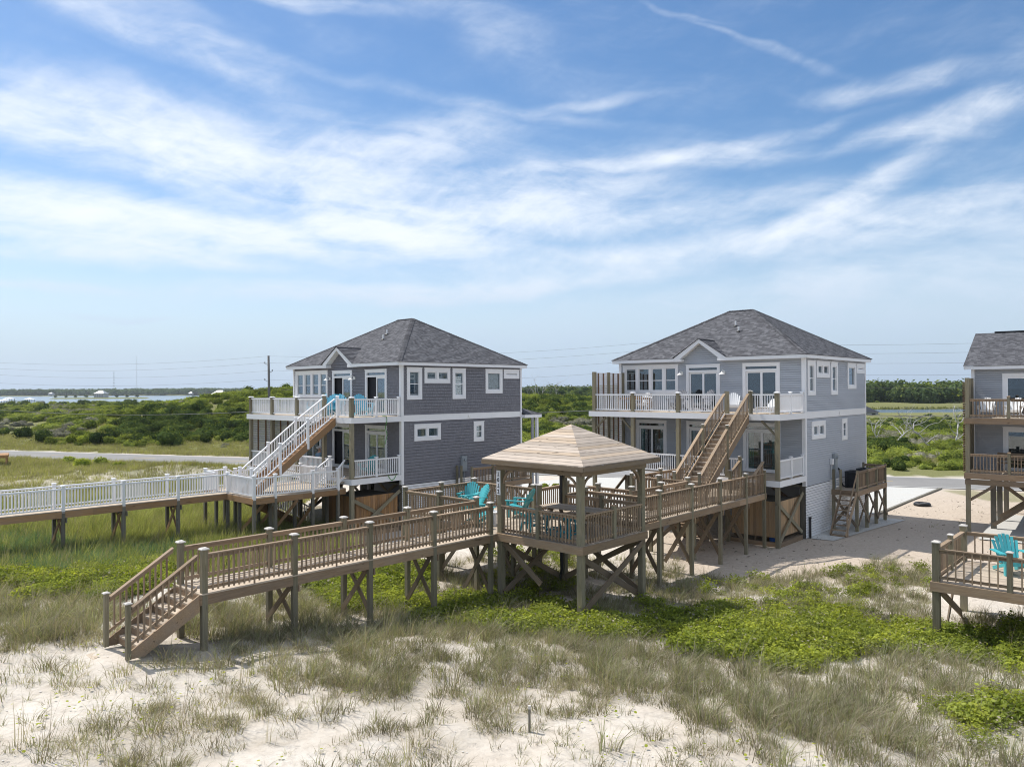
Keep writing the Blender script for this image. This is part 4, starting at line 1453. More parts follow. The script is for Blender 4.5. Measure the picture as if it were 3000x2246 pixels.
# ------------------------------------------------------------------ stairs
def staircase(parent, x0, x1, y_top, z_top, z_bot, run, n, mat_tread, mat_str, style, sgn=-1, newel=None, newel_cap=None, mids=(0.36,), rails=True, risers=True, rh=0.95, foot_h=1.25):
    """steps going down along sgn*y from (y_top, z_top)"""
    dz = (z_top - z_bot) / n
    dy = run / n
    k = -(z_top - z_bot) / run
    for i in range(n):
        z = z_top - dz * (i + 1)
        if i == n - 1 and abs(z - z_bot) < 0.01:
            pass
        y = y_top + sgn * dy * (i + 1)
        if i < n - 1:
            abox('tread', parent, x0 + 0.045, x1 - 0.045, y - sgn * (dy + 0.025), y, z - 0.04, z, mat_tread)
        if risers:
            abox('riser', parent, x0 + 0.05, x1 - 0.05, y - sgn * dy - 0.012, y - sgn * dy + 0.012, z + 0.002, z + dz - 0.042, mat_str)
    yb = y_top + sgn * run
    for x in (x0, x1 - 0.045):
        ac = Acc()
        ya, yb2 = y_top, yb
        vs = []
        for xx in (x, x + 0.044):
            vs += [(xx, ya, z_top - 0.42), (xx, ya, z_top - 0.02), (xx, yb2, z_bot + 0.13), (xx, yb2, z_bot - 0.02), (xx, yb2 - sgn * 0.35, z_bot - 0.02)]
        ac.add(vs, [(0, 1, 2, 3, 4), (9, 8, 7, 6, 5), (0, 5, 6, 1), (1, 6, 7, 2), (2, 7, 8, 3), (3, 8, 9, 4), (4, 9, 5, 0)])
        ac.build('stringer', mat_str, parent)
    if rails:
        stops = [0.0] + list(mids) + [1.0]
        for x, sd in ((x0 + 0.02, 1), (x1 - 0.02, -1)):
            ys = [y_top + sgn * run * s for s in stops]
            zs = [z_top + (z_bot - z_top) * s + (0.16 if s > 0 else 0.0) for s in stops]
            for j in range(len(stops)):
                if j > 0:
                    lowp = zs[j] - 0.45 if j < len(stops) - 1 else z_bot - 0.02
                    post(parent, x, ys[j], lowp, zs[j] + (1.06 if j < len(stops) - 1 else foot_h - 0.16), 0.115 if style == 'white' else 0.10, newel, 0.15, newel_cap, name='newel_post')
                if j < len(stops) - 1:
                    o = 0.06 * sgn
                    railing(parent, (x, ys[j] + o, zs[j] + (0 if j else 0.05) + (o * (zs[j + 1] - zs[j]) / (ys[j + 1] - ys[j]))), (x, ys[j + 1] - o, zs[j + 1] - (o * (zs[j + 1] - zs[j]) / (ys[j + 1] - ys[j]))), style, rh, 0.142, sd)


ZL, ZR = 2.53, 2.55          # landings
ws = thing('staircase', 'long stair with white railings and an orange-brown stringer on the dark house', 'stairs', (FL.X, FL.Y, 0), FL.a)
staircase(ws, -2.50, -1.32, -DD - 0.04, UL, ZL, 4.55, 18, 'new_wood', 'new_wood', 'white', -1, 'white_vinyl', 'white_vinyl', (0.35, 0.68))
rs = thing('staircase', 'long brown wooden stair rising to the pale house upper deck', 'stairs', (FR.X, FR.Y, 0), FR.a)
staircase(rs, -2.66, -1.42, -DD - 0.04, UR, ZR, 4.85, 19, 'deck_wood', 'rail_wood', 'wood', -1, 'post_wood', 'cap_wood', (0.46,))
post(rs, -1.42, -DD + 0.1 - 0.03, UR - 0.25, UR + 1.08, 0.10, 'post_wood', 0.15, 'cap_wood', name='newel_post')

# ------------------------------------------------------------------ shower and storage enclosures of upright boards
def enclosure(fr, x0, x1, y0, y1, z0, z1, mat, label):
    e = thing('board_enclosure', label, 'enclosure', fr.w(0, 0), fr.a)
    n = int((x1 - x0) / 0.145)
    for i in range(n):
        a = x0 + (x1 - x0) * i / n
        abox('board', e, a + 0.004, a + (x1 - x0) / n - 0.004, y0, y0 + 0.022 + 0.012 * (i % 2), z0, z1, mat)
    n = int((y1 - y0) / 0.145)
    for i in range(n):
        a = y0 + 0.04 + (y1 - y0 - 0.04) * i / n
        abox('board', e, x1 - 0.022 - 0.012 * (i % 2), x1, a + 0.004, a + (y1 - y0) / n - 0.008, z0, z1, mat)
    abox('lid', e, x0 - 0.03, x1 - 0.04, y0 + 0.04, y1, z1 - 0.12, z1 - 0.07, 'pile_wood')
    abox('sill', e, x0 - 0.1, x1 + 0.10, y0 - 0.14, y0 - 0.10, 0.0, 0.22, 'beam_wood')
    abox('sill', e, x1 + 0.10, x1 + 0.14, y0 - 0.14, y1, 0.0, 0.22, 'beam_wood')
    planks(e, x0 - 0.1, x1 + 0.10, y0 - 0.10, y1, 0.21, 'x', 'brace_wood')
    for x in (x0 + 0.1, (x0 + x1) / 2, x1 - 0.15):
        post(e, x, y0 + 0.12, 0.2, z1 - 0.13, 0.09, 'brace_wood')
    return e


enclosure(FR, -2.55, -0.24, -2.72, -0.10, 0.42, 2.10, 'cedar_pale', 'pale pine board enclosure under the pale grey house')
enclosure(FL, -2.85, -0.24, -2.72, -0.10, 0.42, 2.02, 'cedar', 'orange cedar board enclosure under the dark grey house')
ac = Acc()
ac.tube([(0, 0, 0), (0, 0, 0.42)], [0.17, 0.20], 14)
ac.tube([(0, 0, 0.40), (0, 0, 0.43)], [0.22, 0.22], 14)
tag(ac.build('storage_bin', 'blue_bin', None, FR.w(-0.62, -2.42, 0.21)), 'blue plastic bin standing under the pine board enclosure', 'bin')

# ------------------------------------------------------------------ service platforms
def service_platform(fr, label, x1, y0, y1, z, ladder):
    p = thing('service_platform', label, 'platform', fr.w(0.05, y0), fr.a)
    L = y1 - y0
    planks(p, 0.03, x1, 0.0, L, z, 'x', 'deck_wood')
    abox('rim_board', p, x1, x1 + 0.045, -0.05, L + 0.05, z - 0.27, z - 0.005, 'beam_wood')
    abox('rim_board', p, 0.03, x1, -0.05, -0.005, z - 0.27, z - 0.005, 'beam_wood')
    abox('rim_board', p, 0.03, x1, L + 0.005, L + 0.05, z - 0.27, z - 0.005, 'beam_wood')
    n = 4
    ys = [0.02 + (L - 0.04) * i / (n - 1) for i in range(n)]
    for i, y in enumerate(ys):
        post(p, x1 - 0.05, y, -0.4, z - 0.27, 0.15, 'post_wood')
        post(p, x1 - 0.02, y, z + 0.002, z + 1.05, 0.10, 'post_wood', name='rail_post')
        if i:
            railing(p, (x1 - 0.02, ys[i - 1] + 0.05, z), (x1 - 0.02, y - 0.05, z), 'wood', 0.98, 0.115, -1)
            beam('cross_brace', p, (x1 + 0.02, ys[i - 1], 0.35), (x1 + 0.02, y, z - 0.3), 0.04, 0.14, 'brace_wood')
            beam('cross_brace', p, (x1 + 0.07, ys[i - 1], z - 0.3), (x1 + 0.07, y, 0.35), 0.04, 0.14, 'brace_wood')
    post(p, 0.12, 0.02, z + 0.002, z + 1.05, 0.10, 'post_wood', name='rail_post')
    post(p, 0.48, 0.02, z - 0.3, z + 1.05, 0.10, 'post_wood', name='rail_post')
    post(p, 0.12, 0.02, -0.3, z - 0.27, 0.14, 'post_wood')
    post(p, 0.14, L - 0.02, z + 0.002, z + 1.05, 0.10, 'post_wood', name='rail_post')
    railing(p, (0.2, L - 0.02, z), (x1 - 0.07, L - 0.02, z), 'wood', 0.98, 0.115, 1)
    beam('cross_brace', p, (0.1, -0.01, 0.3), (x1 - 0.05, -0.01, z - 0.3), 0.04, 0.14, 'brace_wood')
    beam('cross_brace', p, (0.1, -0.05, z - 0.3), (x1 - 0.05, -0.05, 0.3), 0.04, 0.14, 'brace_wood')
    if ladder:
        st = thing('step_ladder', 'steep open-tread wooden steps up to the air conditioner platform', 'steps', fr.w(0.05, y0), fr.a)
        x0, xb = 0.55, 1.30
        run = 1.75
        nst = 9
        for i in range(nst):
            zz = z - z * (i + 1) / (nst + 0.4)
            yy = -run * (i + 1) / (nst + 0.4)
            abox('tread', st, x0 + 0.045, xb - 0.045, yy - 0.16, yy + 0.06, zz - 0.035, zz, 'rail_wood')
        for x in (x0, xb):
            beam('stringer', st, (x, -0.09, z - 0.10), (x, -run, 0.06), 0.042, 0.22, 'rail_wood')
        beam('hand_rail', st, (xb + 0.02, -0.05, z + 0.98), (xb + 0.02, -run * 0.92, 1.05), 0.045, 0.09, 'rail_wood')
        beam('hand_rail_post', st, (xb + 0.02, -run * 0.90, 0.02), (xb + 0.02, -run * 0.90, 1.05), 0.08, 0.06, 'rail_wood')
        beam('foot_board', st, (x0, -run - 0.03, 0.05), (xb, -run - 0.03, 0.05), 0.05, 0.09, 'rail_wood')
    return p


service_platform(FR, 'brown railed platform holding air conditioners beside the pale house', 1.32, 3.42, 8.25, 2.12, True)
service_platform(FL, 'brown railed platform against the side of the dark house', 1.35, 3.75, 8.6, 2.12, False)


def ac_unit(loc, a, label):
    t = thing('air_conditioner', label, 'air conditioner', loc, a, 'air conditioners on the platform')
    abox('base_pan', t, -0.42, 0.42, -0.42, 0.42, 0, 0.06, 'black')
    for sx, sy in ((-1, -1), (1, -1), (1, 1), (-1, 1)):
        abox('corner_post', t, sx * 0.40 - 0.025, sx * 0.40 + 0.025, sy * 0.40 - 0.025, sy * 0.40 + 0.025, 0.06, 0.80, 'ac')
    abox('coil', t, -0.36, 0.36, -0.36, 0.36, 0.06, 0.78, 'black')
    for k in range(14):
        z = 0.10 + k * 0.05
        for q in ((-0.40, 0.40, -0.415, -0.395), (-0.40, 0.40, 0.395, 0.415), (-0.415, -0.395, -0.39, 0.39), (0.395, 0.415, -0.39, 0.39)):
            abox('louvre', t, q[0], q[1], q[2], q[3], z, z + 0.028, 'ac')
    abox('top_plate', t, -0.43, 0.43, -0.43, 0.43, 0.80, 0.86, 'ac')
    ac = Acc()
    for r in (0.12, 0.2, 0.28, 0.34):
        ac.tube([(r * math.cos(i * math.pi / 12), r * math.sin(i * math.pi / 12), 0.875) for i in range(25)], [0.008] * 25, 5)
    ac.tube([(0, 0, 0.86), (0, 0, 0.89)], [0.1, 0.1], 12)
    ac.build('fan_grille', 'black', t)


ac_unit(FR.w(0.80, 4.95, 2.125), FR.a, 'dark air conditioner box next to the steps on the platform')
ac_unit(FR.w(0.82, 6.75, 2.125), FR.a, 'dark air conditioner box towards the road end of the platform')
ac = Acc()
for dx in (0.0, 0.12):
    ac.tube([(0.05, 0.05 + dx, 1.05), (0.16, 0.05 + dx, 0.98), (0.2, 0.07 + dx, 0.7), (0.2, 0.1 + dx, 0.35), (0.28, 0.2 + dx, 0.12), (0.40, 0.35 + dx, 0.06)], [0.03] * 6, 8)
tag(ac.build('refrigerant_line', 'black', None, FR.w(0.03, 4.15, 2.12), (0, 0, -R(FR.a)), True), 'pair of black insulated pipes looping down the pale house wall', 'pipes')

# ------------------------------------------------------------------ walks and decks
def rail_path(parent, fr, pts, z, style, ps, post_mat, cap, cap_mat, maxlen=2.5, down=True, post_up=1.0, side=1, first=True, last=True, long_mid=False, h=0.94, sleeve=None):
    """railing along a line of corners; each post runs down to the ground when it also carries the deck"""
    base = parent
    ox, oy = fr.loc((parent.location.x, parent.location.y))
    allp = []
    for i in range(len(pts) - 1):
        a, b = Vector(pts[i]), Vector(pts[i + 1])
        L = (b - a).length
        n = max(1, int(math.ceil(L / maxlen - 1e-6)))
        for k in range(n):
            allp.append(a + (b - a) * (k / n))
    allp.append(Vector(pts[-1]))
    for i, p in enumerate(allp):
        if (i == 0 and not first) or (i == len(allp) - 1 and not last):
            continue
        wp = fr.w(p.x, p.y)
        g = gz(wp.x, wp.y)
        if sleeve:
            post(base, p.x - ox, p.y - oy, z - 0.10, z + post_up, ps, sleeve, cap, cap_mat, name='rail_post')
            if down:
                post(base, p.x - ox, p.y - oy, g - 0.4, z - 0.11, ps + 0.01, post_mat)
        else:
            post(base, p.x - ox, p.y - oy, (g - 0.4) if down else z - 0.25, z + post_up, ps, post_mat, cap, cap_mat)
    for a, b in zip(allp[:-1], allp[1:]):
        d = (b - a).normalized() * (ps / 2)
        railing(base, (a.x + d.x - ox, a.y + d.y - oy, z), (b.x - d.x - ox, b.y - d.y - oy, z), style, h, None, side, long_mid)


def rim(parent, pts, z, mat, hh=0.24, th=0.045):
    for a, b in zip(pts[:-1], pts[1:]):
        beam('rim_board', parent, (a[0], a[1], z - hh / 2 - 0.034), (b[0], b[1], z - hh / 2 - 0.034), th, hh, mat)


ZB = 2.56
# --- the boardwalk to the beach
bw = thing('boardwalk', 'brown wooden boardwalk with railings ending in steps to the sand', 'boardwalk', (FG.X, FG.Y, 0), FG.a)
planks(bw, -1.34, 0.10, -10.22, 0.0, ZB, 'y')
rim(bw, [(0.06, -10.22), (0.06, -7.7), (0.06, -5.25), (0.06, -2.75), (0.06, 0.0)], ZB, 'beam_wood')
rim(bw, [(-1.30, -10.22), (-1.30, -5.2), (-1.30, 0.4)], ZB, 'beam_wood')
rim(bw, [(-1.27, -10.20), (0.03, -10.20)], ZB, 'beam_wood')
ys = [-10.10, -7.66, -5.22, -2.78, -0.26]
rail_path(bw, FG, [(0.02, y) for y in ys], ZB, 'wood', 0.135, 'post_wood', 0.20, 'cap_wood', 3.0, True, 1.04, 1, True, True, True)
rail_path(bw, FG, [(-1.26, y) for y in ys[:-1]] + [(-1.26, 0.35)], ZB, 'wood', 0.135, 'post_wood', 0.20, 'cap_wood', 3.3, True, 1.04, -1, True, True)
for y in ys[1:]:
    g = gz(*FG.w(-0.6, y)[:2])
    beam('cross_brace', bw, (-1.22, y + 0.09, ZB - 0.32), (-0.05, y + 0.09, g + 0.25), 0.04, 0.14, 'brace_wood')
    beam('cross_brace', bw, (-1.22, y - 0.09, g + 0.25), (-0.05, y - 0.09, ZB - 0.32), 0.04, 0.14, 'brace_wood')
    beam('cross_beam', bw, (-1.36, y + 0.10, ZB - 0.36), (0.12, y + 0.10, ZB - 0.36), 0.045, 0.18, 'beam_wood')
# steps at the seaward end
zf = gz(*FG.w(-0.6, -11.85)[:2]) + 0.06
staircase(bw, -1.30, 0.06, -10.22, ZB, zf, 1.62, 6, 'deck_wood', 'beam_wood', 'wood', -1, 'post_wood', 'cap_wood', (), True, True, 0.93, 1.22)
abox('foot_board', bw, -1.25, 0.02, -12.30, -11.95, zf - 0.14, zf - 0.08, 'deck_wood')

# --- the sitting platform and the path behind the gazebo
pl = thing('deck_platform', 'open wooden sitting deck with turquoise chairs beside the gazebo', 'deck', (FG.X, FG.Y, 0), FG.a)
planks(pl, -5.35, -0.02, 0.40, 4.25, ZB, 'y')
planks(pl, -1.30, -0.02, 0.02, 0.39, ZB, 'y')
planks(pl, -1.90, 2.62, 4.92, 6.25, ZB, 'y')
planks(pl, -1.90, -0.02, 4.26, 4.91, ZB, 'y')
rim(pl, [(-5.33, 0.42), (-5.33, 4.22), (-1.90, 4.22), (-1.90, 6.22), (1.35, 6.22)], ZB, 'beam_wood')
rim(pl, [(-5.33, 0.42), (-1.30, 0.42)], ZB, 'beam_wood')
rim(pl, [(0.0, 3.70), (0.0, 4.95), (2.60, 4.95), (2.60, 6.2)], ZB, 'beam_wood')
rail_path(pl, FG, [(-1.26, 0.36), (-5.30, 0.44), (-5.30, 4.20), (-1.92, 4.20)], ZB, 'wood', 0.14, 'post_wood', 0.20, 'cap_wood', 2.5, True, 1.06, 1, False, True)
rail_path(pl, FG, [(-1.72, 4.30), (-1.82, 6.18), (1.35, 6.18)], ZB, 'wood', 0.14, 'post_wood', 0.20, 'cap_wood', 2.6, True, 1.06, 1, True, True)
rail_path(pl, FG, [(0.02, 3.80), (0.02, 4.97), (2.57, 4.97)], ZB, 'wood', 0.14, 'post_wood', 0.20, 'cap_wood', 2.6, True, 1.06, -1, False, True)
for x, y in ((-3.3, 0.5), (-3.3, 4.1), (-5.2, 2.3), (-1.3, 2.3)):
    wp = FG.w(x, y)
    g = gz(wp.x, wp.y)
    post(pl, x, y, g - 0.4, ZB - 0.27, 0.14, 'post_wood')
    beam('cross_brace', pl, (x, y, g + 0.4), (x + 1.3, y + 0.05, ZB - 0.3), 0.04, 0.14, 'brace_wood')
    beam('cross_brace', pl, (x, y, g + 0.4), (x - 1.3, y + 0.05, ZB - 0.3), 0.04, 0.14, 'brace_wood')

# --- the walk from there to the pale house, with its landing
rw = thing('boardwalk', 'brown railed walkway leading from the gazebo to the pale house', 'boardwalk', (FR.X, FR.Y, 0), FR.a)
planks(rw, -1.92, -0.58, -12.62, -8.32, ZR, 'y', name='deck_board')
planks(rw, -4.70, -0.58, -8.30, -3.20, ZR, 'y')
rim(rw, [(-0.60, -13.9), (-0.60, -11.2), (-0.60, -8.6), (-0.60, -6.0), (-0.60, -3.2)], ZR, 'beam_wood')
rim(rw, [(-1.90, -12.6), (-1.90, -8.30), (-4.68, -8.30), (-4.68, -3.2)], ZR, 'beam_wood')
rail_path(rw, FR, [(-0.64, -13.75), (-0.64, -12.65), (-0.64, -10.2), (-0.64, -7.75), (-0.64, -5.3), (-0.64, -3.35)], ZR, 'wood', 0.135, 'post_wood', 0.20, 'cap_wood', 3.0, True, 1.06, 1, False, True, True)
rail_path(rw, FR, [(-1.86, -12.62), (-1.86, -10.45), (-1.86, -8.28), (-4.66, -8.28), (-4.66, -3.3)], ZR, 'wood', 0.135, 'post_wood', 0.20, 'cap_wood', 2.6, True, 1.06, -1, False, True)
for y in (-12.65, -10.2, -7.75, -5.3):
    g = gz(*FR.w(-1.2, y)[:2])
    beam('cross_brace', rw, (-1.80, y + 0.09, ZR - 0.32), (-0.70, y + 0.09, g + 0.35), 0.04, 0.16, 'brace_wood')
    beam('cross_brace', rw, (-1.80, y - 0.09, g + 0.35), (-0.70, y - 0.09, ZR - 0.32), 0.04, 0.16, 'brace_wood')
    beam('cross_beam', rw, (-2.0, y + 0.10, ZR - 0.36), (-0.52, y + 0.10, ZR - 0.36), 0.045, 0.2, 'beam_wood')
    if y > -8:
        post(rw, -1.86, y, g - 0.4, ZR - 0.27, 0.14, 'post_wood')
        post(rw, -4.0, y, g - 0.4, ZR - 0.27, 0.14, 'post_wood')
        beam('cross_brace', rw, (-4.0, y, g + 0.35), (-1.95, y, ZR - 0.32), 0.04, 0.16, 'brace_wood')
for k in range(3):      # up to the porch
    abox('tread', rw, -1.75, -0.72, -3.95 + 0.26 * k, -3.66 + 0.26 * k, ZR + 0.145 * (k + 1) - 0.04, ZR + 0.145 * (k + 1), 'deck_wood')
railing(rw, (-0.66, -4.35, ZR + 0.02), (-0.66, -3.40, ZR + 0.52), 'wood', 0.95)
railing(rw, (-1.80, -4.35, ZR + 0.02), (-1.80, -3.40, ZR + 0.52), 'wood', 0.95)
post(rw, -1.80, -3.36, ZR, ZR + 1.62, 0.13, 'post_wood', 0.18, 'cap_wood')
post(rw, -1.80, -4.40, ZR, ZR + 1.05, 0.13, 'post_wood', 0.18, 'cap_wood')
rg = thing('staircase', 'lower brown stair from the landing to the sand beside the pale house', 'stairs', (FR.X, FR.Y, 0), FR.a)
staircase(rg, -4.60, -3.50, -6.9, ZR - 0.03, 0.02, 3.6, 13, 'rail_wood', 'beam_wood', 'wood', 1, 'post_wood', 'cap_wood', (), True, False)

# --- the white-railed walk of the dark house
ww = thing('boardwalk', 'walkway with white vinyl railings running out from the dark house', 'boardwalk', (FL.X, FL.Y, 0), FL.a)
planks(ww, -4.30, -2.98, -24.0, -8.14, ZL, 'y')
planks(ww, -5.50, -0.40, -8.12, -3.20, ZL, 'y')
rim(ww, [(-3.0, -24.0), (-3.0, -19), (-3.0, -14), (-3.0, -8.12), (-0.42, -8.12), (-0.42, -5.6), (-0.42, -3.2)], ZL, 'new_wood', 0.26)
rim(ww, [(-4.28, -24.0), (-4.28, -16), (-4.28, -8.12), (-5.48, -8.12), (-5.48, -7.0)], ZL, 'new_wood', 0.26)
wkw = dict(style='white', ps=0.125, post_mat='pile_wood', cap=0.18, cap_mat='white_vinyl', sleeve='white_vinyl', h=0.92)
yw = [-8.07, -10.42, -12.76, -15.10, -17.44, -19.78, -22.12, -24.0]
rail_path(ww, FL, [(-0.46, -3.62), (-0.46, -5.05), (-0.46, -7.02), (-0.46, -8.07), (-3.04, -8.07)] + [(-3.04, y) for y in yw[1:]], ZL, maxlen=3.0, side=1, **wkw)
rail_path(ww, FL, [(-4.24, y) for y in yw] + [], ZL, maxlen=3.0, side=1, **wkw)
rail_path(ww, FL, [(-4.24, -8.07), (-5.44, -8.07), (-5.44, -7.05)], ZL, maxlen=3.0, side=1, first=False, **wkw)
rail_path(ww, FL, [(-4.34, -7.05), (-4.34, -3.4), (-1.80, -3.4)], ZL, maxlen=2.6, side=1, **wkw)
for y in yw[1:]:
    g = gz(*FL.w(-3.6, y)[:2])
    beam('cross_brace', ww, (-4.2, y + 0.09, ZL - 0.34), (-3.1, y + 0.09, g + 0.25), 0.04, 0.14, 'new_wood')
    beam('cross_brace', ww, (-4.2, y - 0.09, g + 0.25), (-3.1, y - 0.09, ZL - 0.34), 0.04, 0.14, 'new_wood')
    beam('cross_beam', ww, (-4.4, y + 0.1, ZL - 0.40), (-2.9, y + 0.1, ZL - 0.40), 0.045, 0.2, 'pile_wood')
for x, y in ((-2.2, -7.9), (-2.2, -5.0), (-3.6, -6.2), (-1.3, -6.8)):
    g = gz(*FL.w(x, y)[:2])
    post(ww, x, y, g - 0.4, ZL - 0.28, 0.14, 'pile_wood')
    beam('cross_brace', ww, (x, y, g + 0.3), (x + 0.9, y + 0.9, ZL - 0.3), 0.04, 0.14, 'new_wood')
for k in range(2):
    abox('tread', ww, -1.72, -0.55, -3.75 + 0.27 * k, -3.45 + 0.27 * k, ZL + 0.147 * (k + 1) - 0.04, ZL + 0.147 * (k + 1), 'deck_wood')
railing(ww, (-0.50, -3.66, ZL + 0.03), (-0.50, -3.20, ZL + 0.48), 'white', 0.93)
railing(ww, (-1.80, -4.0, ZL + 0.03), (-1.80, -3.30, ZL + 0.48), 'white', 0.93)
post(ww, -1.80, -3.22, ZL, ZL + 1.5, 0.115, 'white_vinyl', 0.17, 'white_vinyl', name='rail_post')
post(ww, -1.80, -4.05, ZL, ZL + 1.02, 0.115, 'white_vinyl', 0.17, 'white_vinyl', name='rail_post')
wg = thing('staircase', 'lower stair with white railings going down under the dark house', 'stairs', (FL.X, FL.Y, 0), FL.a)
staircase(wg, -5.46, -4.36, -7.0, ZL - 0.03, 0.05, 4.2, 13, 'new_wood', 'new_wood', 'white', 1, 'white_vinyl', 'white_vinyl', (), True, False)

# ------------------------------------------------------------------ gazebo
gzb = thing('gazebo', 'wooden gazebo on tall posts with a pyramid roof of pale boards', 'gazebo', (FG.X, FG.Y, 0), FG.a)
S, ZG = 3.66, 2.58
planks(gzb, 0.04, S - 0.04, 0.04, S - 0.04, ZG, 'x')
rim(gzb, [(0.0, 0.02), (S + 0.02, 0.02)], ZG + 0.02, 'beam_wood', 0.25)
rim(gzb, [(S, 0.045), (S, S)], ZG + 0.02, 'beam_wood', 0.25)
rim(gzb, [(0.02, S), (S - 0.025, S)], ZG + 0.02, 'beam_wood', 0.25)
rim(gzb, [(0.0, 0.045), (0.0, S - 0.03)], ZG + 0.02, 'beam_wood', 0.25)
for i in range(5):
    abox('joist', gzb, 0.6 + 0.6 * i, 0.645 + 0.6 * i, 0.05, S - 0.03, ZG - 0.26, ZG - 0.035, 'brace_wood')
ci = 0.14
corners = [(ci, ci), (S - ci, ci), (S - ci, S - ci), (ci, S - ci)]
for k, (x, y) in enumerate(corners):
    wp = FG.w(x, y)
    post(gzb, x, y, gz(wp.x, wp.y) - 0.5, 4.93, 0.19, 'post_wood')
# rails on three sides, each with a middle post
for (x0, y0), (x1, y1), sd in (((ci, 0.09), (S - ci, 0.09), 1), ((S - 0.09, ci), (S - 0.09, S - ci), 1), ((S - ci, S - 0.09), (ci, S - 0.09), 1)):
    xm, ym = (x0 + x1) / 2, (y0 + y1) / 2
    dx, dy = (x1 - x0), (y1 - y0)
    L = math.hypot(dx, dy)
    ux, uy = dx / L, dy / L
    post(gzb, xm, ym, ZG + 0.002, ZG + 1.04, 0.125, 'post_wood', 0.17, 'rail_wood', name='rail_post')
    railing(gzb, (x0 + ux * 0.10, y0 + uy * 0.10, ZG), (xm - ux * 0.065, ym - uy * 0.065, ZG), 'wood', 0.94, 0.135, sd)
    railing(gzb, (xm + ux * 0.065, ym + uy * 0.065, ZG), (x1 - ux * 0.10, y1 - uy * 0.10, ZG), 'wood', 0.94, 0.135, sd)
# top beams, arched braces
for a, b in (((ci - .1, ci), (S - ci + .1, ci)), ((S - ci, ci - .1), (S - ci, S - ci + .1)), ((S - ci + .1, S - ci), (ci - .1, S - ci)), ((ci, S - ci + .1), (ci, ci - .1))):
    d = Vector((b[0] - a[0], b[1] - a[1], 0)).normalized()
    nv = Vector((d.y, -d.x, 0)) * 0.118
    beam('top_beam', gzb, (a[0] + nv.x, a[1] + nv.y, 4.83), (b[0] + nv.x, b[1] + nv.y, 4.83), 0.04, 0.22, 'brace_wood')


def arch(parent, cx, cy, dx, dy, r, zt):
    ac = Acc()
    nrm = Vector((-dy, dx, 0)) * 0.025
    n = 8
    inner, outer = [], []
    for i in range(n + 1):
        th = math.pi / 2 * i / n
        for lst, rr in ((inner, r), (outer, r + 0.075)):
            hx, hz = r + 0.075 - rr * math.cos(th), 0
            lst.append(Vector((cx, cy, zt)) + Vector((dx, dy, 0)) * (r + 0.0 - rr * math.sin(th) + 0.075) + Vector((0, 0, 0)))
    vs, fs = [], []
    for i in range(n + 1):
        th = math.pi / 2 * i / n
        for rr in (r, r + 0.07):
            off = (r + 0.07) - rr * math.cos(th)
            z = zt - (r + 0.07) + rr * math.sin(th)
            p = Vector((cx + dx * off, cy + dy * off, z))
            vs += [p + nrm, p - nrm]
    for i in range(n):
        o = i * 4
        fs += [(o, o + 1, o + 5, o + 4), (o + 2, o + 6, o + 7, o + 3), (o, o + 4, o + 6, o + 2), (o + 1, o + 3, o + 7, o + 5)]
    ac.add(vs, fs)
    ac.build('arched_brace', 'rail_wood', parent)


for k, (x, y) in enumerate(corners):
    sx, sy = (1 if x < 1 else -1), (1 if y < 1 else -1)
    arch(gzb, x + sx * 0.095, y, sx, 0, 0.42, 4.72)
    arch(gzb, x, y + sy * 0.095, 0, sy, 0.42, 4.72)
# leg braces below the floor
for (a, b) in ((corners[1], corners[2]), (corners[0], corners[3]), (corners[2], corners[3])):
    d = Vector((b[0] - a[0], b[1] - a[1], 0)).normalized()
    nv = Vector((d.y, -d.x, 0)) * 0.12
    ga, gb = gz(*FG.w(*a)[:2]), gz(*FG.w(*b)[:2])
    beam('cross_brace', gzb, (a[0] + nv.x, a[1] + nv.y, ga + 0.30), (b[0] + nv.x, b[1] + nv.y, ZG - 0.30), 0.045, 0.19, 'brace_wood')
    nv *= -1
    beam('cross_brace', gzb, (a[0] + nv.x, a[1] + nv.y, ZG - 0.32), (b[0] + nv.x, b[1] + nv.y, gb + 0.30), 0.045, 0.19, 'brace_wood')
beam('cross_brace', gzb, (0.26, 0.14, ZG - 0.3), (1.9, 0.14, gz(*FG.w(2.0, 0.4)[:2]) + 0.9), 0.045, 0.19, 'brace_wood')
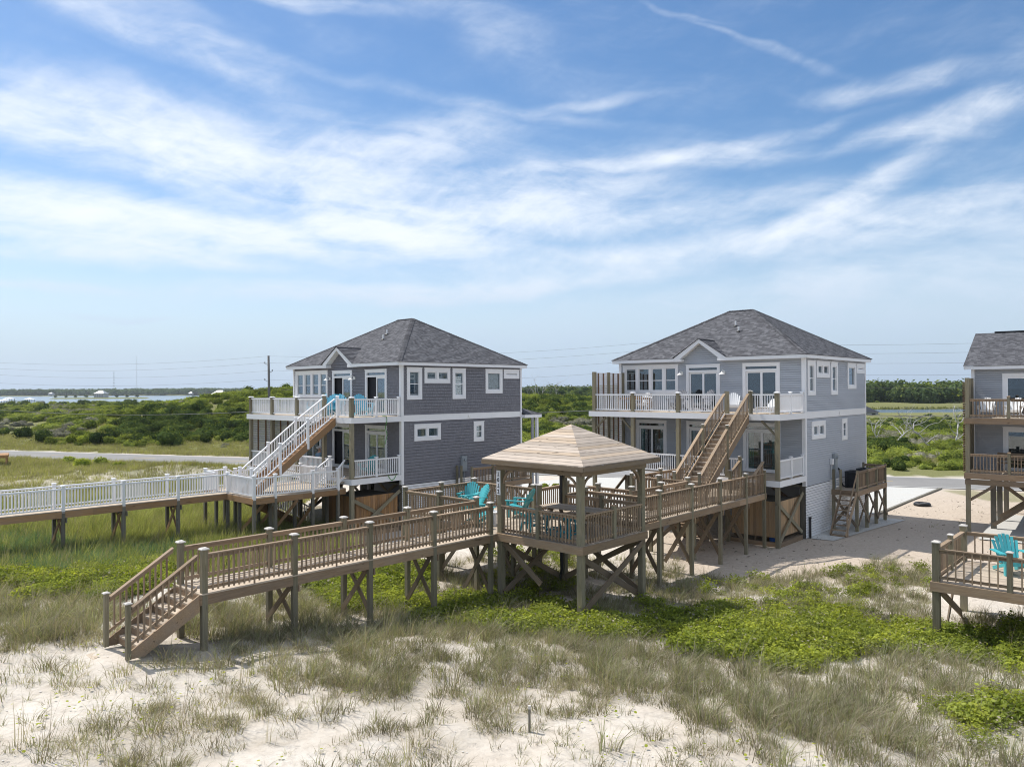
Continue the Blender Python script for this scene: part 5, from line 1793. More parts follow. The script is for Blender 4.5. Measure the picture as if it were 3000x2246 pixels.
# roof boards
E2, ZE, ZA, cx = 2.15, 5.06, 6.19, S / 2
nb = 14
rr = random.Random(4)
for k in range(4):
    ca, sa = [(1, 0), (0, 1), (-1, 0), (0, -1)][k]

    def RP(u, f, lift=0.0):
        d = E2 * (1 - f)
        x, y = u * d, -d
        return (cx + x * ca - y * sa, cx + x * sa + y * ca, ZE + (ZA - ZE) * f + lift)
    for i in range(nb):
        f0, f1 = i / nb + 0.0015, (i + 1) / nb - 0.0035
        if i == nb - 1:
            f1 = 0.998
        lift = 0.030 + rr.uniform(-0.002, 0.004)
        c = Vector(RP(0, (f0 + f1) / 2))
        v = [RP(-1, f0), RP(1, f0), RP(1, f1), RP(-1, f1), RP(-1, f0, lift), RP(1, f0, lift), RP(1, f1, lift - 0.003), RP(-1, f1, lift - 0.003)]
        ex = Vector((ca, sa, 0))
        rot = Matrix.Rotation(math.atan2(sa, ca), 4, 'Z')
        inv = rot.inverted()
        v = [inv @ (Vector(p) - c) for p in v]
        grey = rr.random() < (0.42 if k == 0 else 0.75)
        mk('roof_board', mesh_from('roof_board', v, BOX_F, 'roof_wood_grey' if grey else 'roof_wood'), gzb, c, (0, 0, math.atan2(sa, ca)))
    a, b = RP(-1, 0), RP(1, 0)
    beam('roof_fascia', gzb, (a[0], a[1], ZE - 0.075), (b[0], b[1], ZE - 0.075), 0.035, 0.14, 'brace_wood')
    for i in range(7):
        u = -0.85 + 1.7 * i / 6
        p0, f = RP(u, 0.02, -0.09), 0
        q = RP(u * 0.02, 0.97, -0.09) if abs(u) < 0.01 else RP(math.copysign(1, u) * 0.96, 1 - abs(u) * 0.98, -0.09)
        beam('rafter', gzb, p0, q, 0.04, 0.12, 'brace_wood')
# black cable conduit on the rear post
ac = Acc()
ac.tube([(0, 0, 1.75), (0, 0, 0.5), (0.02, 0, -0.3), (-0.02, 0.02, -1.0), (0.05, -0.05, -1.9), (0.0, -0.1, -2.3)], [0.055, 0.055, 0.05, 0.06, 0.05, 0.05], 8)
ac.box(-0.08, 0.08, -0.1, 0.06, 1.55, 1.95)
ac.build('cable_conduit', 'black', gzb, (ci, S - ci - 0.17, ZG + 0.1))

# the number board on the seaward left post
sg = thing('house_number_sign', 'narrow white board reading 1012 downwards on a gazebo post', 'sign', FG.w(ci - 0.015, ci - 0.10, 3.86), FG.a)
abox('board', sg, -0.085, 0.085, -0.018, 0.0, 0.0, 0.82, 'sign_white')


def digit(ch, x, z, size):
    cu = bpy.data.curves.new('digit', 'FONT')
    cu.body = ch
    cu.size = size
    cu.align_x = 'CENTER'
    cu.extrude = 0.003
    cu.offset = 0.006
    o = bpy.data.objects.new('digit', cu)
    COL.objects.link(o)
    dg = bpy.context.evaluated_depsgraph_get()
    me = bpy.data.meshes.new_from_object(o.evaluated_get(dg))
    bpy.data.objects.remove(o)
    me.materials.clear()
    me.materials.append(M['black'])
    return mk('digit', me, sg, (x, -0.022, z), (math.pi / 2, 0, 0))


for i, ch in enumerate('1012'):
    z = 0.635 - i * 0.193
    d = digit(ch, 0.0, z, 0.185)
    if ch == '1':       # slab feet, as in the board's lettering
        abox('serif', sg, -0.045, 0.050, -0.025, -0.0185, z - 0.001, z + 0.018, 'black')

# ------------------------------------------------------------------ the neighbour's low deck
rd = thing('deck_platform', 'weathered low deck with a turquoise chair and white table', 'deck', (FD.X, FD.Y, 0), FD.a)
ZD = 1.73
planks(rd, 0.0, 6.2, 0.0, 3.62, ZD, 'x')
rim(rd, [(-0.12, -0.07), (6.2, -0.07)], ZD + 0.02, 'beam_wood', 0.275)
rim(rd, [(-0.10, -0.04), (-0.10, 3.68)], ZD + 0.02, 'beam_wood', 0.275)
rim(rd, [(-0.07, 3.66), (6.2, 3.66)], ZD + 0.02, 'beam_wood', 0.275)
post(rd, 0.02, 0.04, -0.5, ZD + 1.12, 0.19, 'post_wood', 0.23, 'cap_wood')
post(rd, 0.02, 3.56, -0.5, ZD + 1.12, 0.19, 'post_wood', 0.23, 'cap_wood')
post(rd, 0.02, 1.80, ZD - 0.2, ZD + 1.08, 0.135, 'post_wood', 0.18, 'cap_wood', name='rail_post')
post(rd, 1.86, -0.02, ZD - 0.02, ZD + 1.08, 0.135, 'post_wood', 0.18, 'cap_wood', name='rail_post')
post(rd, 3.72, -0.02, -0.5, ZD + 1.08, 0.19, 'post_wood', 0.23, 'cap_wood')
post(rd, 3.72, 3.56, -0.5, ZD + 1.08, 0.19, 'post_wood', 0.23, 'cap_wood')
for a, b, sd in (((0.12, 0.0), (1.79, 0.0), 1), ((1.93, 0.0), (3.63, 0.0), 1), ((3.81, 0.0), (6.1, 0.0), 1), ((0.02, 0.14), (0.02, 1.73), -1), ((0.02, 1.87), (0.02, 3.47), -1), ((0.12, 3.56), (3.63, 3.56), -1), ((3.81, 3.56), (6.1, 3.56), -1)):
    railing(rd, a + (ZD,), b + (ZD,), 'wood', 0.96, 0.215 if b[0] - a[0] > 1.5 else 0.15, sd)
beam('cross_brace', rd, (0.12, 0.10, ZD - 0.30), (0.12, 2.7, 0.2), 0.045, 0.2, 'brace_wood')
beam('cross_brace', rd, (0.06, 0.9, 0.0), (0.06, 2.2, ZD - 0.3), 0.045, 0.14, 'brace_wood')
beam('cross_beam', rd, (0.3, 2.8, ZD - 0.5), (5.5, 2.8, ZD - 0.5), 0.09, 0.26, 'brace_wood')

# ------------------------------------------------------------------ the neighbour's house
nh = thing('beach_house', 'grey gabled house with plain wooden decks beside the low deck', 'house', (FH.X, FH.Y, 0), FH.a, 'raised houses behind the dune')
rn = random.Random(8)
NU, NLW, ND = 5.88, 3.145, 2.4
NW = 9.0
door_holes = [(1.35, 3.35, NU, NU + 2.2), (1.35, 3.35, NLW, NLW + 2.2), (5, 7, NU, NU + 2.2)]
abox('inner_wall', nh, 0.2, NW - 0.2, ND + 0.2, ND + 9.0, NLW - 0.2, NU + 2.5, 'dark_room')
abox('wall', nh, 0.0, 0.1, ND + 0.03, ND + 9.2, NLW - 0.3, NU + 2.47, 'wall_pale')
abox('wall', nh, 0.1, NW, ND + 9.1, ND + 9.2, NLW - 0.3, NU + 2.47, 'wall_pale')
ac = Acc()
tmp = Acc()
lap(tmp, 'f', 0.1, NW, NU, NU + 2.46, [(a + .05, b - .05, c, d - .05) for a, b, c, d in door_holes], 0.112, 'lap', rn)
lap(tmp, 'f', 0.1, NW, NLW, NU - 0.3, [(a + .05, b - .05, c, d - .05) for a, b, c, d in door_holes], 0.112, 'lap', rn)
s = tmp.build('front_siding', 'siding3', nh, (0, ND, 0))
tag(s, kind='stuff')
abox('corner_board', nh, -0.03, 0.12, ND - 0.034, ND - 0.002, NLW, NU + 2.46, 'white')
for z in (NU, NLW):
    d = trim_mesh('f', 1.35, 3.35, z, z + 2.2, 0.15, -0.02, 0.04).build('sliding_door', 'white', nh, (0, ND, 0))
    for p0, p1 in ((1.5, 2.38), (2.33, 3.2)):
        trim_mesh('f', p0, p1, z + 0.04, z + 2.05, 0.085, -0.05, 0.0).build('door_panel', 'white_vinyl', d)
        wbox('pane', d, 'f', p0 + 0.085, p1 - 0.085, z + 0.12, z + 1.97, -0.03, -0.024, 'glass')
abox('soffit', nh, -0.28, NW, ND - 0.38, ND, NU + 2.46, NU + 2.485, 'soffit')
abox('fascia', nh, -0.30, NW, ND - 0.41, ND - 0.38, NU + 2.45, NU + 2.62, 'white')
za, ya, yr, zr = NU + 2.63, ND - 0.43, ND + 4.6, NU + 2.63 + 1.98
ac = Acc()
ac.add([(-0.32, ya, za), (NW, ya, za), (NW, yr, zr), (-0.32, yr, zr), (NW, 2 * yr - ya, za), (-0.32, 2 * yr - ya, za)], [(0, 1, 2, 3), (3, 2, 4, 5)], 0.2)
rf = ac.build('roof', 'shingle', nh)
ac = Acc()
shingle_slope(ac, (-0.34, ya - 0.02, za), (NW, ya - 0.02, za), (-0.34, yr, zr), (NW, yr, zr), rn)
tag(ac.build('shingles', 'shingle', rf), kind='stuff')
ac = Acc()
ac.box(0.6, NW, yr - 0.14, yr + 0.14, zr - 0.02, zr + 0.07)
ac.build('ridge_vent', 'black', rf)
for sg_ in (0, 1):
    beam('rake_board', nh, (-0.30, ya, za - 0.10) if sg_ == 0 else (-0.30, 2 * yr - ya, za - 0.10), (-0.30, yr, zr - 0.10), 0.03, 0.18, 'white')
mk('gable_wall', mesh_from('gable_wall', [(0.02, ND, NU + 2.46), (0.02, ND + 9.2, NU + 2.46), (0.02, yr, zr - 0.2), (0.1, ND, NU + 2.46), (0.1, ND + 9.2, NU + 2.46), (0.1, yr, zr - 0.2)], [(0, 2, 1), (3, 4, 5), (0, 3, 5, 2), (1, 2, 5, 4)], 'wall_pale'), nh)
for lvl, up in ((NU, True), (NLW, False)):
    planks(nh, -0.05, 7.5, 0.05, ND - 0.05, lvl, 'x')
    rim(nh, [(-0.08, 0.0), (7.5, 0.0)], lvl + 0.02, 'beam_wood', 0.28)
    rim(nh, [(-0.08, 0.03), (-0.08, ND)], lvl + 0.02, 'beam_wood', 0.28)
    xs = [0.09, 1.8, 3.6, 5.4, 7.2]
    for i, x in enumerate(xs):
        if i:
            post(nh, x, 0.09, lvl + 0.002, lvl + 1.05, 0.13, 'post_wood', 0.16, 'rail_wood', name='rail_post')
            railing(nh, (xs[i - 1] + 0.08, 0.09, lvl), (x - 0.07, 0.09, lvl), 'wood', 0.95, 0.14)
if True:
    abox('rim_board', nh, -0.06, 7.5, -0.01, 0.03, NLW - 0.58, NLW - 0.32, 'brace_wood')
for x in (0.06, 3.6, 7.2):
    post(nh, x, 0.16, -0.6, NLW - 0.31, 0.2, 'post_wood', name='deck_post')
    post(nh, x, 0.14, NLW + 0.002, NU - 0.29, 0.19, 'post_wood', name='deck_post')
post(nh, 0.06, 0.10, NU + 0.002, NU + 2.0, 0.18, 'post_wood', name='deck_post')
for k in (1, 2):
    for lo, hi in ((NLW, NU - 0.3), (NU, NU + 2.0)):
        post(nh, 0.0, 0.1 + k * 1.05, lo, hi, 0.17, 'post_wood', name='screen_post')
for lo, hi in ((NLW, NU - 0.3), (NU, NU + 1.9)):
    n = int((hi - lo) / 0.12)
    for k in range(n):
        abox('screen_slat', nh, -0.14, -0.12, 0.1, ND, lo + 0.03 + k * 0.12, lo + 0.115 + k * 0.12, 'batten')
for x in (0.9, 4.0, 7.0):
    for y in (2.5, 5.5, 9.0):
        post(nh, x, y, -0.6, NLW - 0.3, 0.24, 'pile_wood', name='piling')
for a, b in (((0.9, 2.3), (4.0, 2.3)), ((0.9, 5.4), (4.0, 5.4)), ((4.0, 2.3), (7.0, 2.3))):
    beam('cross_brace', nh, a + (0.3,), b + (NLW - 0.4,), 0.045, 0.18, 'brace_wood')
    beam('cross_brace', nh, (a[0], a[1] + 0.1, NLW - 0.4), (b[0], b[1] + 0.1, 0.3), 0.045, 0.18, 'brace_wood')
beam('knee_brace', nh, (0.1, 0.25, 1.75), (1.15, 0.25, NLW - 0.62), 0.045, 0.14, 'brace_wood')
abox('floor_beam', nh, 0.1, NW, ND, ND + 9, NLW - 0.3, NLW - 0.22, 'pile_wood')

# ------------------------------------------------------------------ furniture
_proto_col = []


def adirondack(mat, label, loc, rz, group, scale=1.0):
    t = thing('adirondack_chair', label, 'chair', loc, 0, group)
    t.rotation_euler = (0, 0, rz)
    t.scale = (scale,) * 3
    for i in range(6):
        f = i / 5
        y = -0.30 + 0.50 * f
        z = 0.385 - 0.125 * f
        o = abox('seat_slat', t, -0.26, 0.26, y - 0.043, y + 0.043, z - 0.012, z + 0.012, mat)
        o.rotation_euler.x = -R(14)
    hts = [0.66, 0.76, 0.82, 0.845, 0.82, 0.76, 0.66]
    for i, hh in enumerate(hts):
        u = i - 3
        bx, tx = u * 0.068, u * 0.098
        lean = R(26)
        p0 = Vector((bx, 0.20, 0.235))
        p1 = Vector((tx, 0.20 + math.sin(lean) * hh, 0.235 + math.cos(lean) * hh))
        beam('back_slat', t, p0, p1, 0.078, 0.020, mat).rotation_euler = Matrix((((p1 - p0).normalized()), Vector((1, 0, 0)), (p1 - p0).normalized().cross(Vector((1, 0, 0))))).transposed().to_euler()
    for s in (-1, 1):
        abox('arm', t, s * 0.36 - 0.07, s * 0.36 + 0.07, -0.36, 0.36, 0.575, 0.600, mat)
        abox('front_leg', t, s * 0.30 - 0.016, s * 0.30 + 0.016, -0.33, -0.22, 0.0, 0.574, mat)
        beam('rear_leg', t, (s * 0.275, -0.33, 0.33), (s * 0.275, 0.52, 0.045), 0.03, 0.09, mat)
        beam('arm_bracket', t, (s * 0.325, -0.27, 0.40), (s * 0.40, -0.27, 0.57), 0.03, 0.06, mat)
    beam('back_brace', t, (-0.33, 0.40, 0.555), (0.33, 0.40, 0.555), 0.03, 0.06, mat)
    beam('apron', t, (-0.28, -0.345, 0.33), (0.28, -0.345, 0.33), 0.022, 0.10, mat)
    return t


c_blue = adirondack('sky_plastic', 'light blue chair on the dark house upper deck below the four windows', FL.w(-5.95, -1.5, UL), -R(FL.a) - 0.15, 'light blue deck chairs', 1.18)
for x, y, r_, lb in ((-4.55, -1.5, 0.5, 'light blue chair at the top of the white stair, left of a pair'), (-3.72, -1.55, 0.7, 'light blue chair at the top of the white stair, right of a pair'), (-1.35, -1.45, 1.35, 'light blue chair seen sideways by the upper open doors')):
    copy_thing(c_blue, FL.w(x, y, UL), -R(FL.a) + r_, lb)
c_teal = adirondack('turq', 'turquoise chair holding the man in the white cap', FL.w(-6.15, -1.42, UL - 3.07), -R(FL.a) - 0.1, 'turquoise chairs')
copy_thing(c_teal, FL.w(-1.25, -1.25, UL - 3.07), -R(FL.a) + 0.3, 'turquoise chair on the dark house lower porch behind white rails')
copy_thing(c_teal, FG.w(-3.6, 2.5, ZB), -R(FG.a) - 0.35, 'turquoise chair facing the sea on the sitting deck', scale=1.1)
copy_thing(c_teal, FG.w(-1.65, 0.95, ZB), -R(FG.a) + math.pi - 0.3, 'turquoise chair turned with its back to the sea', scale=1.05)
copy_thing(c_teal, FG.w(-1.65, 3.0, ZB), -R(FG.a) - 1.25, 'turquoise chair seen in profile beside the number post', scale=1.1)
copy_thing(c_teal, FG.w(-4.75, 3.35, ZB), -R(FG.a) + 0.5, 'turquoise chair in the far corner of the sitting deck')
copy_thing(c_teal, FD.w(1.55, 2.45, ZD), -R(FD.a) + 0.55, 'turquoise chair on the weathered low deck', scale=1.12)
c_grey = adirondack('grey_plastic', 'grey chair in front of the pale house four windows', FR.w(-6.15, -1.5, UR), -R(FR.a) + 0.1, 'grey deck chairs', 1.16)
copy_thing(c_grey, FR.w(-4.75, -1.45, UR), -R(FR.a) - 0.35, 'grey chair before the pale house middle upper doors')
c_wht = adirondack('white_plastic', 'white chair at the top of the brown stair', FR.w(-2.95, -1.6, UR), -R(FR.a) + 0.45, 'white deck chairs', 1.0)
copy_thing(c_wht, FH.w(0.75, 1.35, NU), -R(FH.a), 'white chair next to the slat screen on the gabled house deck')
copy_thing(c_wht, FH.w(1.95, 1.35, NU), -R(FH.a) - 0.2, 'white chair before the gabled house upper doors')
copy_thing(c_wht, FR.w(-8.7, -0.8, UR), -R(FR.a) + 0.1, 'white chair under the pale house row of windows')


def table(mat, label, loc, rz, L, Wd, H, cat='table', name='table'):
    t = thing(name, label, cat, loc)
    t.rotation_euler = (0, 0, rz)
    n = max(3, int(Wd / 0.13))
    for i in range(n):
        y = -Wd / 2 + Wd * (i + 0.5) / n
        abox('top_slat', t, -L / 2, L / 2, y - Wd / n / 2 + 0.004, y + Wd / n / 2 - 0.004, H - 0.03, H, mat)
    for sx in (-1, 1):
        for sy in (-1, 1):
            x, y = sx * (L / 2 - 0.08), sy * (Wd / 2 - 0.08)
            abox('leg', t, x - 0.03, x + 0.03, y - 0.03, y + 0.03, 0, H - 0.031, mat)
    for sy in (-1, 1):
        abox('apron', t, -L / 2 + 0.11, L / 2 - 0.11, sy * (Wd / 2 - 0.08) - 0.012, sy * (Wd / 2 - 0.08) + 0.012, H - 0.12, H - 0.032, mat)
    return t


def bench(mat, label, loc, rz, L=1.4, H=0.45):
    t = thing('bench', label, 'bench', loc)
    t.rotation_euler = (0, 0, rz)
    for i in range(3):
        abox('seat_slat', t, -L / 2, L / 2, -0.20 + 0.135 * i, -0.075 + 0.135 * i, H - 0.03, H, mat)
    for i in range(3):
        z = H + 0.10 + 0.14 * i
        abox('back_slat', t, -L / 2, L / 2, 0.22, 0.245, z, z + 0.10, mat)
    for s in (-1, 1):
        abox('leg', t, s * (L / 2 - 0.06) - 0.03, s * (L / 2 - 0.06) + 0.03, -0.19, -0.13, 0, H - 0.031, mat)
        abox('leg', t, s * (L / 2 - 0.06) - 0.03, s * (L / 2 - 0.06) + 0.03, 0.25, 0.31, 0, H + 0.5, mat)
        abox('arm', t, s * (L / 2 - 0.06) - 0.04, s * (L / 2 - 0.06) + 0.04, -0.2, 0.25, H + 0.2, H + 0.225, mat)
    return t


table('cedar_pale', 'tan slatted dining table on the pale house upper deck', FR.w(-8.6, -1.95, UR), -R(FR.a), 1.7, 0.9, 0.74)
bench('cedar_pale', 'tan slatted bench behind the dining table', FR.w(-9.2, -0.55, UR), -R(FR.a), 1.5)
table('grey_plastic', 'dark slatted table on the pale house lower porch', FR.w(-7.2, -1.7, UR - 3.07), -R(FR.a), 1.5, 0.85, 0.74)
table('white_plastic', 'white table beside the turquoise chair on the low deck', FD.w(2.55, 1.55, ZD), -R(FD.a) + 0.2, 0.62, 0.5, 0.62)
table('white_plastic', 'small white table by the chair seen in profile', FG.w(-1.05, 1.05, ZB), -R(FG.a), 0.5, 0.42, 0.5)
bench('rail_wood', 'brown wooden bench on the gabled house lower porch', FH.w(1.9, 1.6, NLW), -R(FH.a), 1.5)
# white lounger on the pale house upper deck
lg = thing('lounger', 'white slatted lounger behind the rails right of the brown stair', 'lounger', FR.w(-0.95, -1.75, UR), FR.a)
for i in range(9):
    abox('slat', lg, -0.32, 0.32, -0.95 + 0.13 * i, -0.84 + 0.13 * i, 0.30, 0.325, 'white_plastic')
for i in range(6):
    o = abox('back_slat', lg, -0.32, 0.32, 0.24 + 0.105 * i, 0.335 + 0.105 * i, 0.34 + 0.06 * i, 0.362 + 0.06 * i, 'white_plastic')
    o.rotation_euler.x = R(30)
for sx in (-1, 1):
    abox('side_rail', lg, sx * 0.33 - 0.02, sx * 0.33 + 0.02, -0.98, 0.9, 0.22, 0.30, 'white_plastic')
    for y in (-0.9, 0.75):
        abox('leg', lg, sx * 0.33 - 0.03, sx * 0.33 + 0.03, y - 0.03, y + 0.03, 0, 0.219, 'white_plastic')
# bar table on the dark house lower porch
bt = thing('bar_table', 'tall pedestal table with a white top on the dark house porch', 'table', FL.w(-9.9, -2.3, UL - 3.07))
ac = Acc()
ac.tube([(0, 0, 0), (0, 0, 0.03)], [0.25, 0.25], 16)
ac.tube([(0, 0, 0.03), (0, 0, 0.98)], [0.03, 0.03], 8)
ac.build('pedestal', 'metal_grey', bt)
ac = Acc()
ac.tube([(0, 0, 0.98), (0, 0, 1.01)], [0.36, 0.36], 20)
ac.build('table_top', 'white_plastic', bt)


def stool(loc, rz, label):
    t = thing('bar_stool', label, 'stool', loc, 0, 'teal bar stools in the gazebo')
    t.rotation_euler = (0, 0, rz)
    ac = Acc()
    ac.box(-0.19, 0.19, -0.17, 0.17, 0.70, 0.735)
    ac.box(-0.17, 0.17, -0.15, 0.15, 0.66, 0.699)
    ac.build('seat', 'teal', t)
    for sx in (-1, 1):
        for sy in (-1, 1):
            beam('leg', t, (sx * 0.14, sy * 0.12, 0.67), (sx * 0.21, sy * 0.19, 0.0), 0.038, 0.038, 'teal')
        beam('foot_rail', t, (sx * 0.19, -0.17, 0.22), (sx * 0.19, 0.17, 0.22), 0.03, 0.04, 'teal')
    for sy in (-1, 1):
        beam('foot_rail', t, (-0.18, sy * 0.165, 0.30), (0.18, sy * 0.165, 0.30), 0.03, 0.04, 'teal')
    return t


st0 = stool(FG.w(0.62, 1.02, ZG), -R(FG.a) + 0.1, 'teal bar stool nearest the number post in the gazebo')
for x, y, r_, lb in ((1.18, 0.85, -0.2, 'second teal bar stool from the number post'), (2.00, 0.66, 0.15, 'third teal bar stool from the number post'), (2.72, 0.56, 0.0, 'teal bar stool in the seaward gazebo corner')):
    copy_thing(st0, FG.w(x, y, ZG), -R(FG.a) + r_, lb)

pt = thing('picnic_table', 'bleached wooden picnic table with benches inside the gazebo', 'picnic table', FG.w(1.62, 2.22, ZG), FG.a)
pt.rotation_euler.z += 0.04
for i in range(6):
    y = -0.44 + 0.15 * i
    abox('top_board', pt, -1.22, 1.22, y, y + 0.14, 0.715, 0.752, 'deck_wood')
for s in (-1, 1):
    for k in range(2):
        y = s * 0.66 + (k - 0.5) * 0.15 - 0.07
        abox('bench_board', pt, -1.22, 1.22, y, y + 0.14, 0.41, 0.447, 'deck_wood')
    x = s * 0.82
    abox('cross_bar', pt, x - 0.02, x + 0.02, -0.80, 0.80, 0.32, 0.409, 'brace_wood')
    abox('top_bar', pt, x - 0.02, x + 0.02, -0.42, 0.42, 0.62, 0.714, 'brace_wood')
    beam('leg', pt, (x + 0.045, -0.62, 0.0), (x + 0.045, -0.20, 0.70), 0.04, 0.14, 'brace_wood')
    beam('leg', pt, (x + 0.045, 0.62, 0.0), (x + 0.045, 0.20, 0.70), 0.04, 0.14, 'brace_wood')

# ------------------------------------------------------------------ the seated man
def skinned(name, pts, edges, rads, mat, parent, root=0, sub=2):
    me = bpy.data.meshes.new(name)
    me.from_pydata(pts, edges, [])
    o = mk(name, me, parent)
    me.materials.append(M[mat])
    md = o.modifiers.new('skin', 'SKIN')
    md.use_smooth_shade = True
    sv = me.skin_vertices[0].data if me.skin_vertices else None
    if sv is None:
        bpy.context.view_layer.objects.active = o
        sv = me.skin_vertices[0].data
    for i, r_ in enumerate(rads):
        sv[i].radius = (r_, r_) if not isinstance(r_, tuple) else r_
        sv[i].use_root = (i == root)
    ss = o.modifiers.new('sub', 'SUBSURF')
    ss.levels = sub
    ss.render_levels = sub
    return o


man = thing('person', 'seated man in a blue grey shirt and white cap on the lower porch', 'person', FL.w(-6.15, -1.42, UL - 3.07), FL.a)
man.rotation_euler.z -= 0.1
P_ = [(0, 0.10, 0.40), (0, 0.17, 0.55), (0, 0.26, 0.74), (0, 0.32, 0.90), (0, 0.32, 0.98), (0, 0.30, 1.08), (0, 0.285, 1.17),          # pelvis .. head 0-6
      (0.10, 0.04, 0.42), (0.14, -0.36, 0.47), (0.14, -0.42, 0.08), (0.14, -0.54, 0.04),                                                # right leg 7-10
      (-0.10, 0.04, 0.42), (-0.14, -0.36, 0.47), (-0.14, -0.42, 0.08), (-0.14, -0.54, 0.04),                                           # left leg 11-14
      (0.17, 0.30, 0.86), (0.30, 0.16, 0.66), (0.35, -0.10, 0.635), (0.35, -0.20, 0.63),                                                 # right arm 15-18
      (-0.17, 0.30, 0.86), (-0.30, 0.16, 0.66), (-0.35, -0.10, 0.635), (-0.35, -0.20, 0.63)]
E_ = [(0, 1), (1, 2), (2, 3), (3, 4), (4, 5), (5, 6), (0, 7), (7, 8), (8, 9), (9, 10), (0, 11), (11, 12), (12, 13), (13, 14), (3, 15), (15, 16), (16, 17), (17, 18), (3, 19), (19, 20), (20, 21), (21, 22)]
fing = []
for s, wrist in ((1, 18), (-1, 22)):        # five fingers resting on each arm
    base = Vector(P_[wrist])
    for k, (dx, ln) in enumerate(((-0.03, 0.07), (-0.01, 0.08), (0.012, 0.075), (0.032, 0.06))):
        i0 = len(P_)
        P_.append(tuple(base + Vector((dx, -0.05, 0.0))))
        P_.append(tuple(base + Vector((dx * 1.1, -0.05 - ln, -0.02))))
        E_ += [(wrist, i0), (i0, i0 + 1)]
    i0 = len(P_)
    P_.append(tuple(base + Vector((-s * 0.05, -0.02, -0.01))))
    P_.append(tuple(base + Vector((-s * 0.065, -0.06, -0.02))))
    E_ += [(wrist, i0), (i0, i0 + 1)]
RD_ = [(0.15, 0.12), (0.15, 0.11), (0.165, 0.115), (0.12, 0.09), 0.055, (0.075, 0.09), (0.072, 0.088), 0.085, 0.062, 0.042, 0.04, 0.085, 0.062, 0.042, 0.04, 0.06, 0.045, 0.034, 0.03, 0.06, 0.045, 0.034, 0.03]
RD_ += [0.009] * (len(P_) - len(RD_))
body = skinned('body', P_, E_, RD_, 'skin', man)
skinned('shirt', P_[0:4] + [P_[15], P_[16], P_[19], P_[20]], [(0, 1), (1, 2), (2, 3), (3, 4), (4, 5), (3, 6), (6, 7)], [(0.165, 0.135), (0.168, 0.128), (0.182, 0.132), (0.135, 0.105), 0.078, 0.062, 0.078, 0.062], 'shirt', man)
skinned('shorts', [P_[0], P_[7], (0.135, -0.26, 0.465), P_[11], (-0.135, -0.26, 0.465)], [(0, 1), (1, 2), (0, 3), (3, 4)], [(0.162, 0.132), 0.102, 0.085, 0.102, 0.085], 'short_cloth', man)
ac = Acc()
ac.tube([(0, 0.0, 0.0), (0, 0, 0.05), (0, 0.0, 0.095), (0, 0, 0.115)], [0.108, 0.108, 0.075, 0.02], 14)
ac.tube([(0, -0.16, 0.005), (0, -0.06, 0.022)], [0.06, 0.09], 10)
ac.build('cap', 'cap_cloth', man, (0, 0.29, 1.165), smooth=True)
ac = Acc()
for sx in (-1, 1):
    ac.tube([(sx * 0.032, 0.205, 1.135), (sx * 0.032, 0.197, 1.135)], [0.013, 0.01], 8)
ac.build('sunglasses', 'black', man)
ac = Acc()
ac.tube([(0, 0.205, 1.125), (0, 0.185, 1.095), (0, 0.20, 1.085)], [0.010, 0.018, 0.014], 6)
for sx in (-1, 1):
    ac.tube([(sx * 0.082, 0.30, 1.10), (sx * 0.086, 0.30, 1.14)], [0.018, 0.02], 6)
ac.build('face', 'skin', man, smooth=True)

# ------------------------------------------------------------------ small things on the sand
tr_ = thing('tyre', 'black tyre lying on the sand near the timber edging', 'tyre', FR.w(1.55, 15.1, 0.0))
ac = Acc()
ring = [(0.38 * math.cos(t), 0.38 * math.sin(t), 0.12) for t in [2 * math.pi * i / 24 for i in range(25)]]
ac.tube(ring, [0.115] * 25, 10, cap=False)
ac.build('rubber', 'black', tr_, smooth=True)
ac = Acc()
ac.tube([(0, 0, 0.06), (0, 0, 0.16)], [0.27, 0.27], 18)
ac.build('rim', 'metal_grey', tr_)
sx_, sy_ = 0.30, 14.46
stk = thing('stake', 'short grey stake standing in the sand among sparse tufts', 'stake', (sx_, sy_, gz(sx_, sy_)))
abox('shaft', stk, -0.022, 0.022, -0.022, 0.022, -0.2, 0.44, 'pile_wood')
abox('cap_band', stk, -0.026, 0.026, -0.026, 0.026, 0.44, 0.50, 'cap_wood')
tb = thing('rubbish_bin', 'tapered grey bin under the gabled house', 'bin', FH.w(3.0, 6.2, 0.05))
ac = Acc()
ac.tube([(0, 0, 0), (0, 0, 0.85)], [0.24, 0.32], 14)
ac.build('body', 'concrete', tb)
ac = Acc()
ac.tube([(0, 0, 0.85), (0, 0, 0.92), (0, 0, 0.97)], [0.34, 0.34, 0.12], 14)
ac.build('lid', 'metal_grey', tb)
# the corner of another deck that shows at the left edge
lp = at_z(22, 1352, 0.7)
ld = thing('deck_platform', 'corner of a brown plank deck beside the road', 'deck', (lp.x, lp.y, 0), -32)
planks(ld, -4.0, 0.0, 0.0, 3.0, 1.35, 'x', 'cedar')
rim(ld, [(-4.0, -0.02), (0.02, -0.02), (0.02, 3.0)], 1.36, 'cedar', 0.26)
for x in (-3.8, -2, -0.1):
    for y in (0.1, 2.9):
        post(ld, x, y, -0.3, 1.08, 0.14, 'cedar')

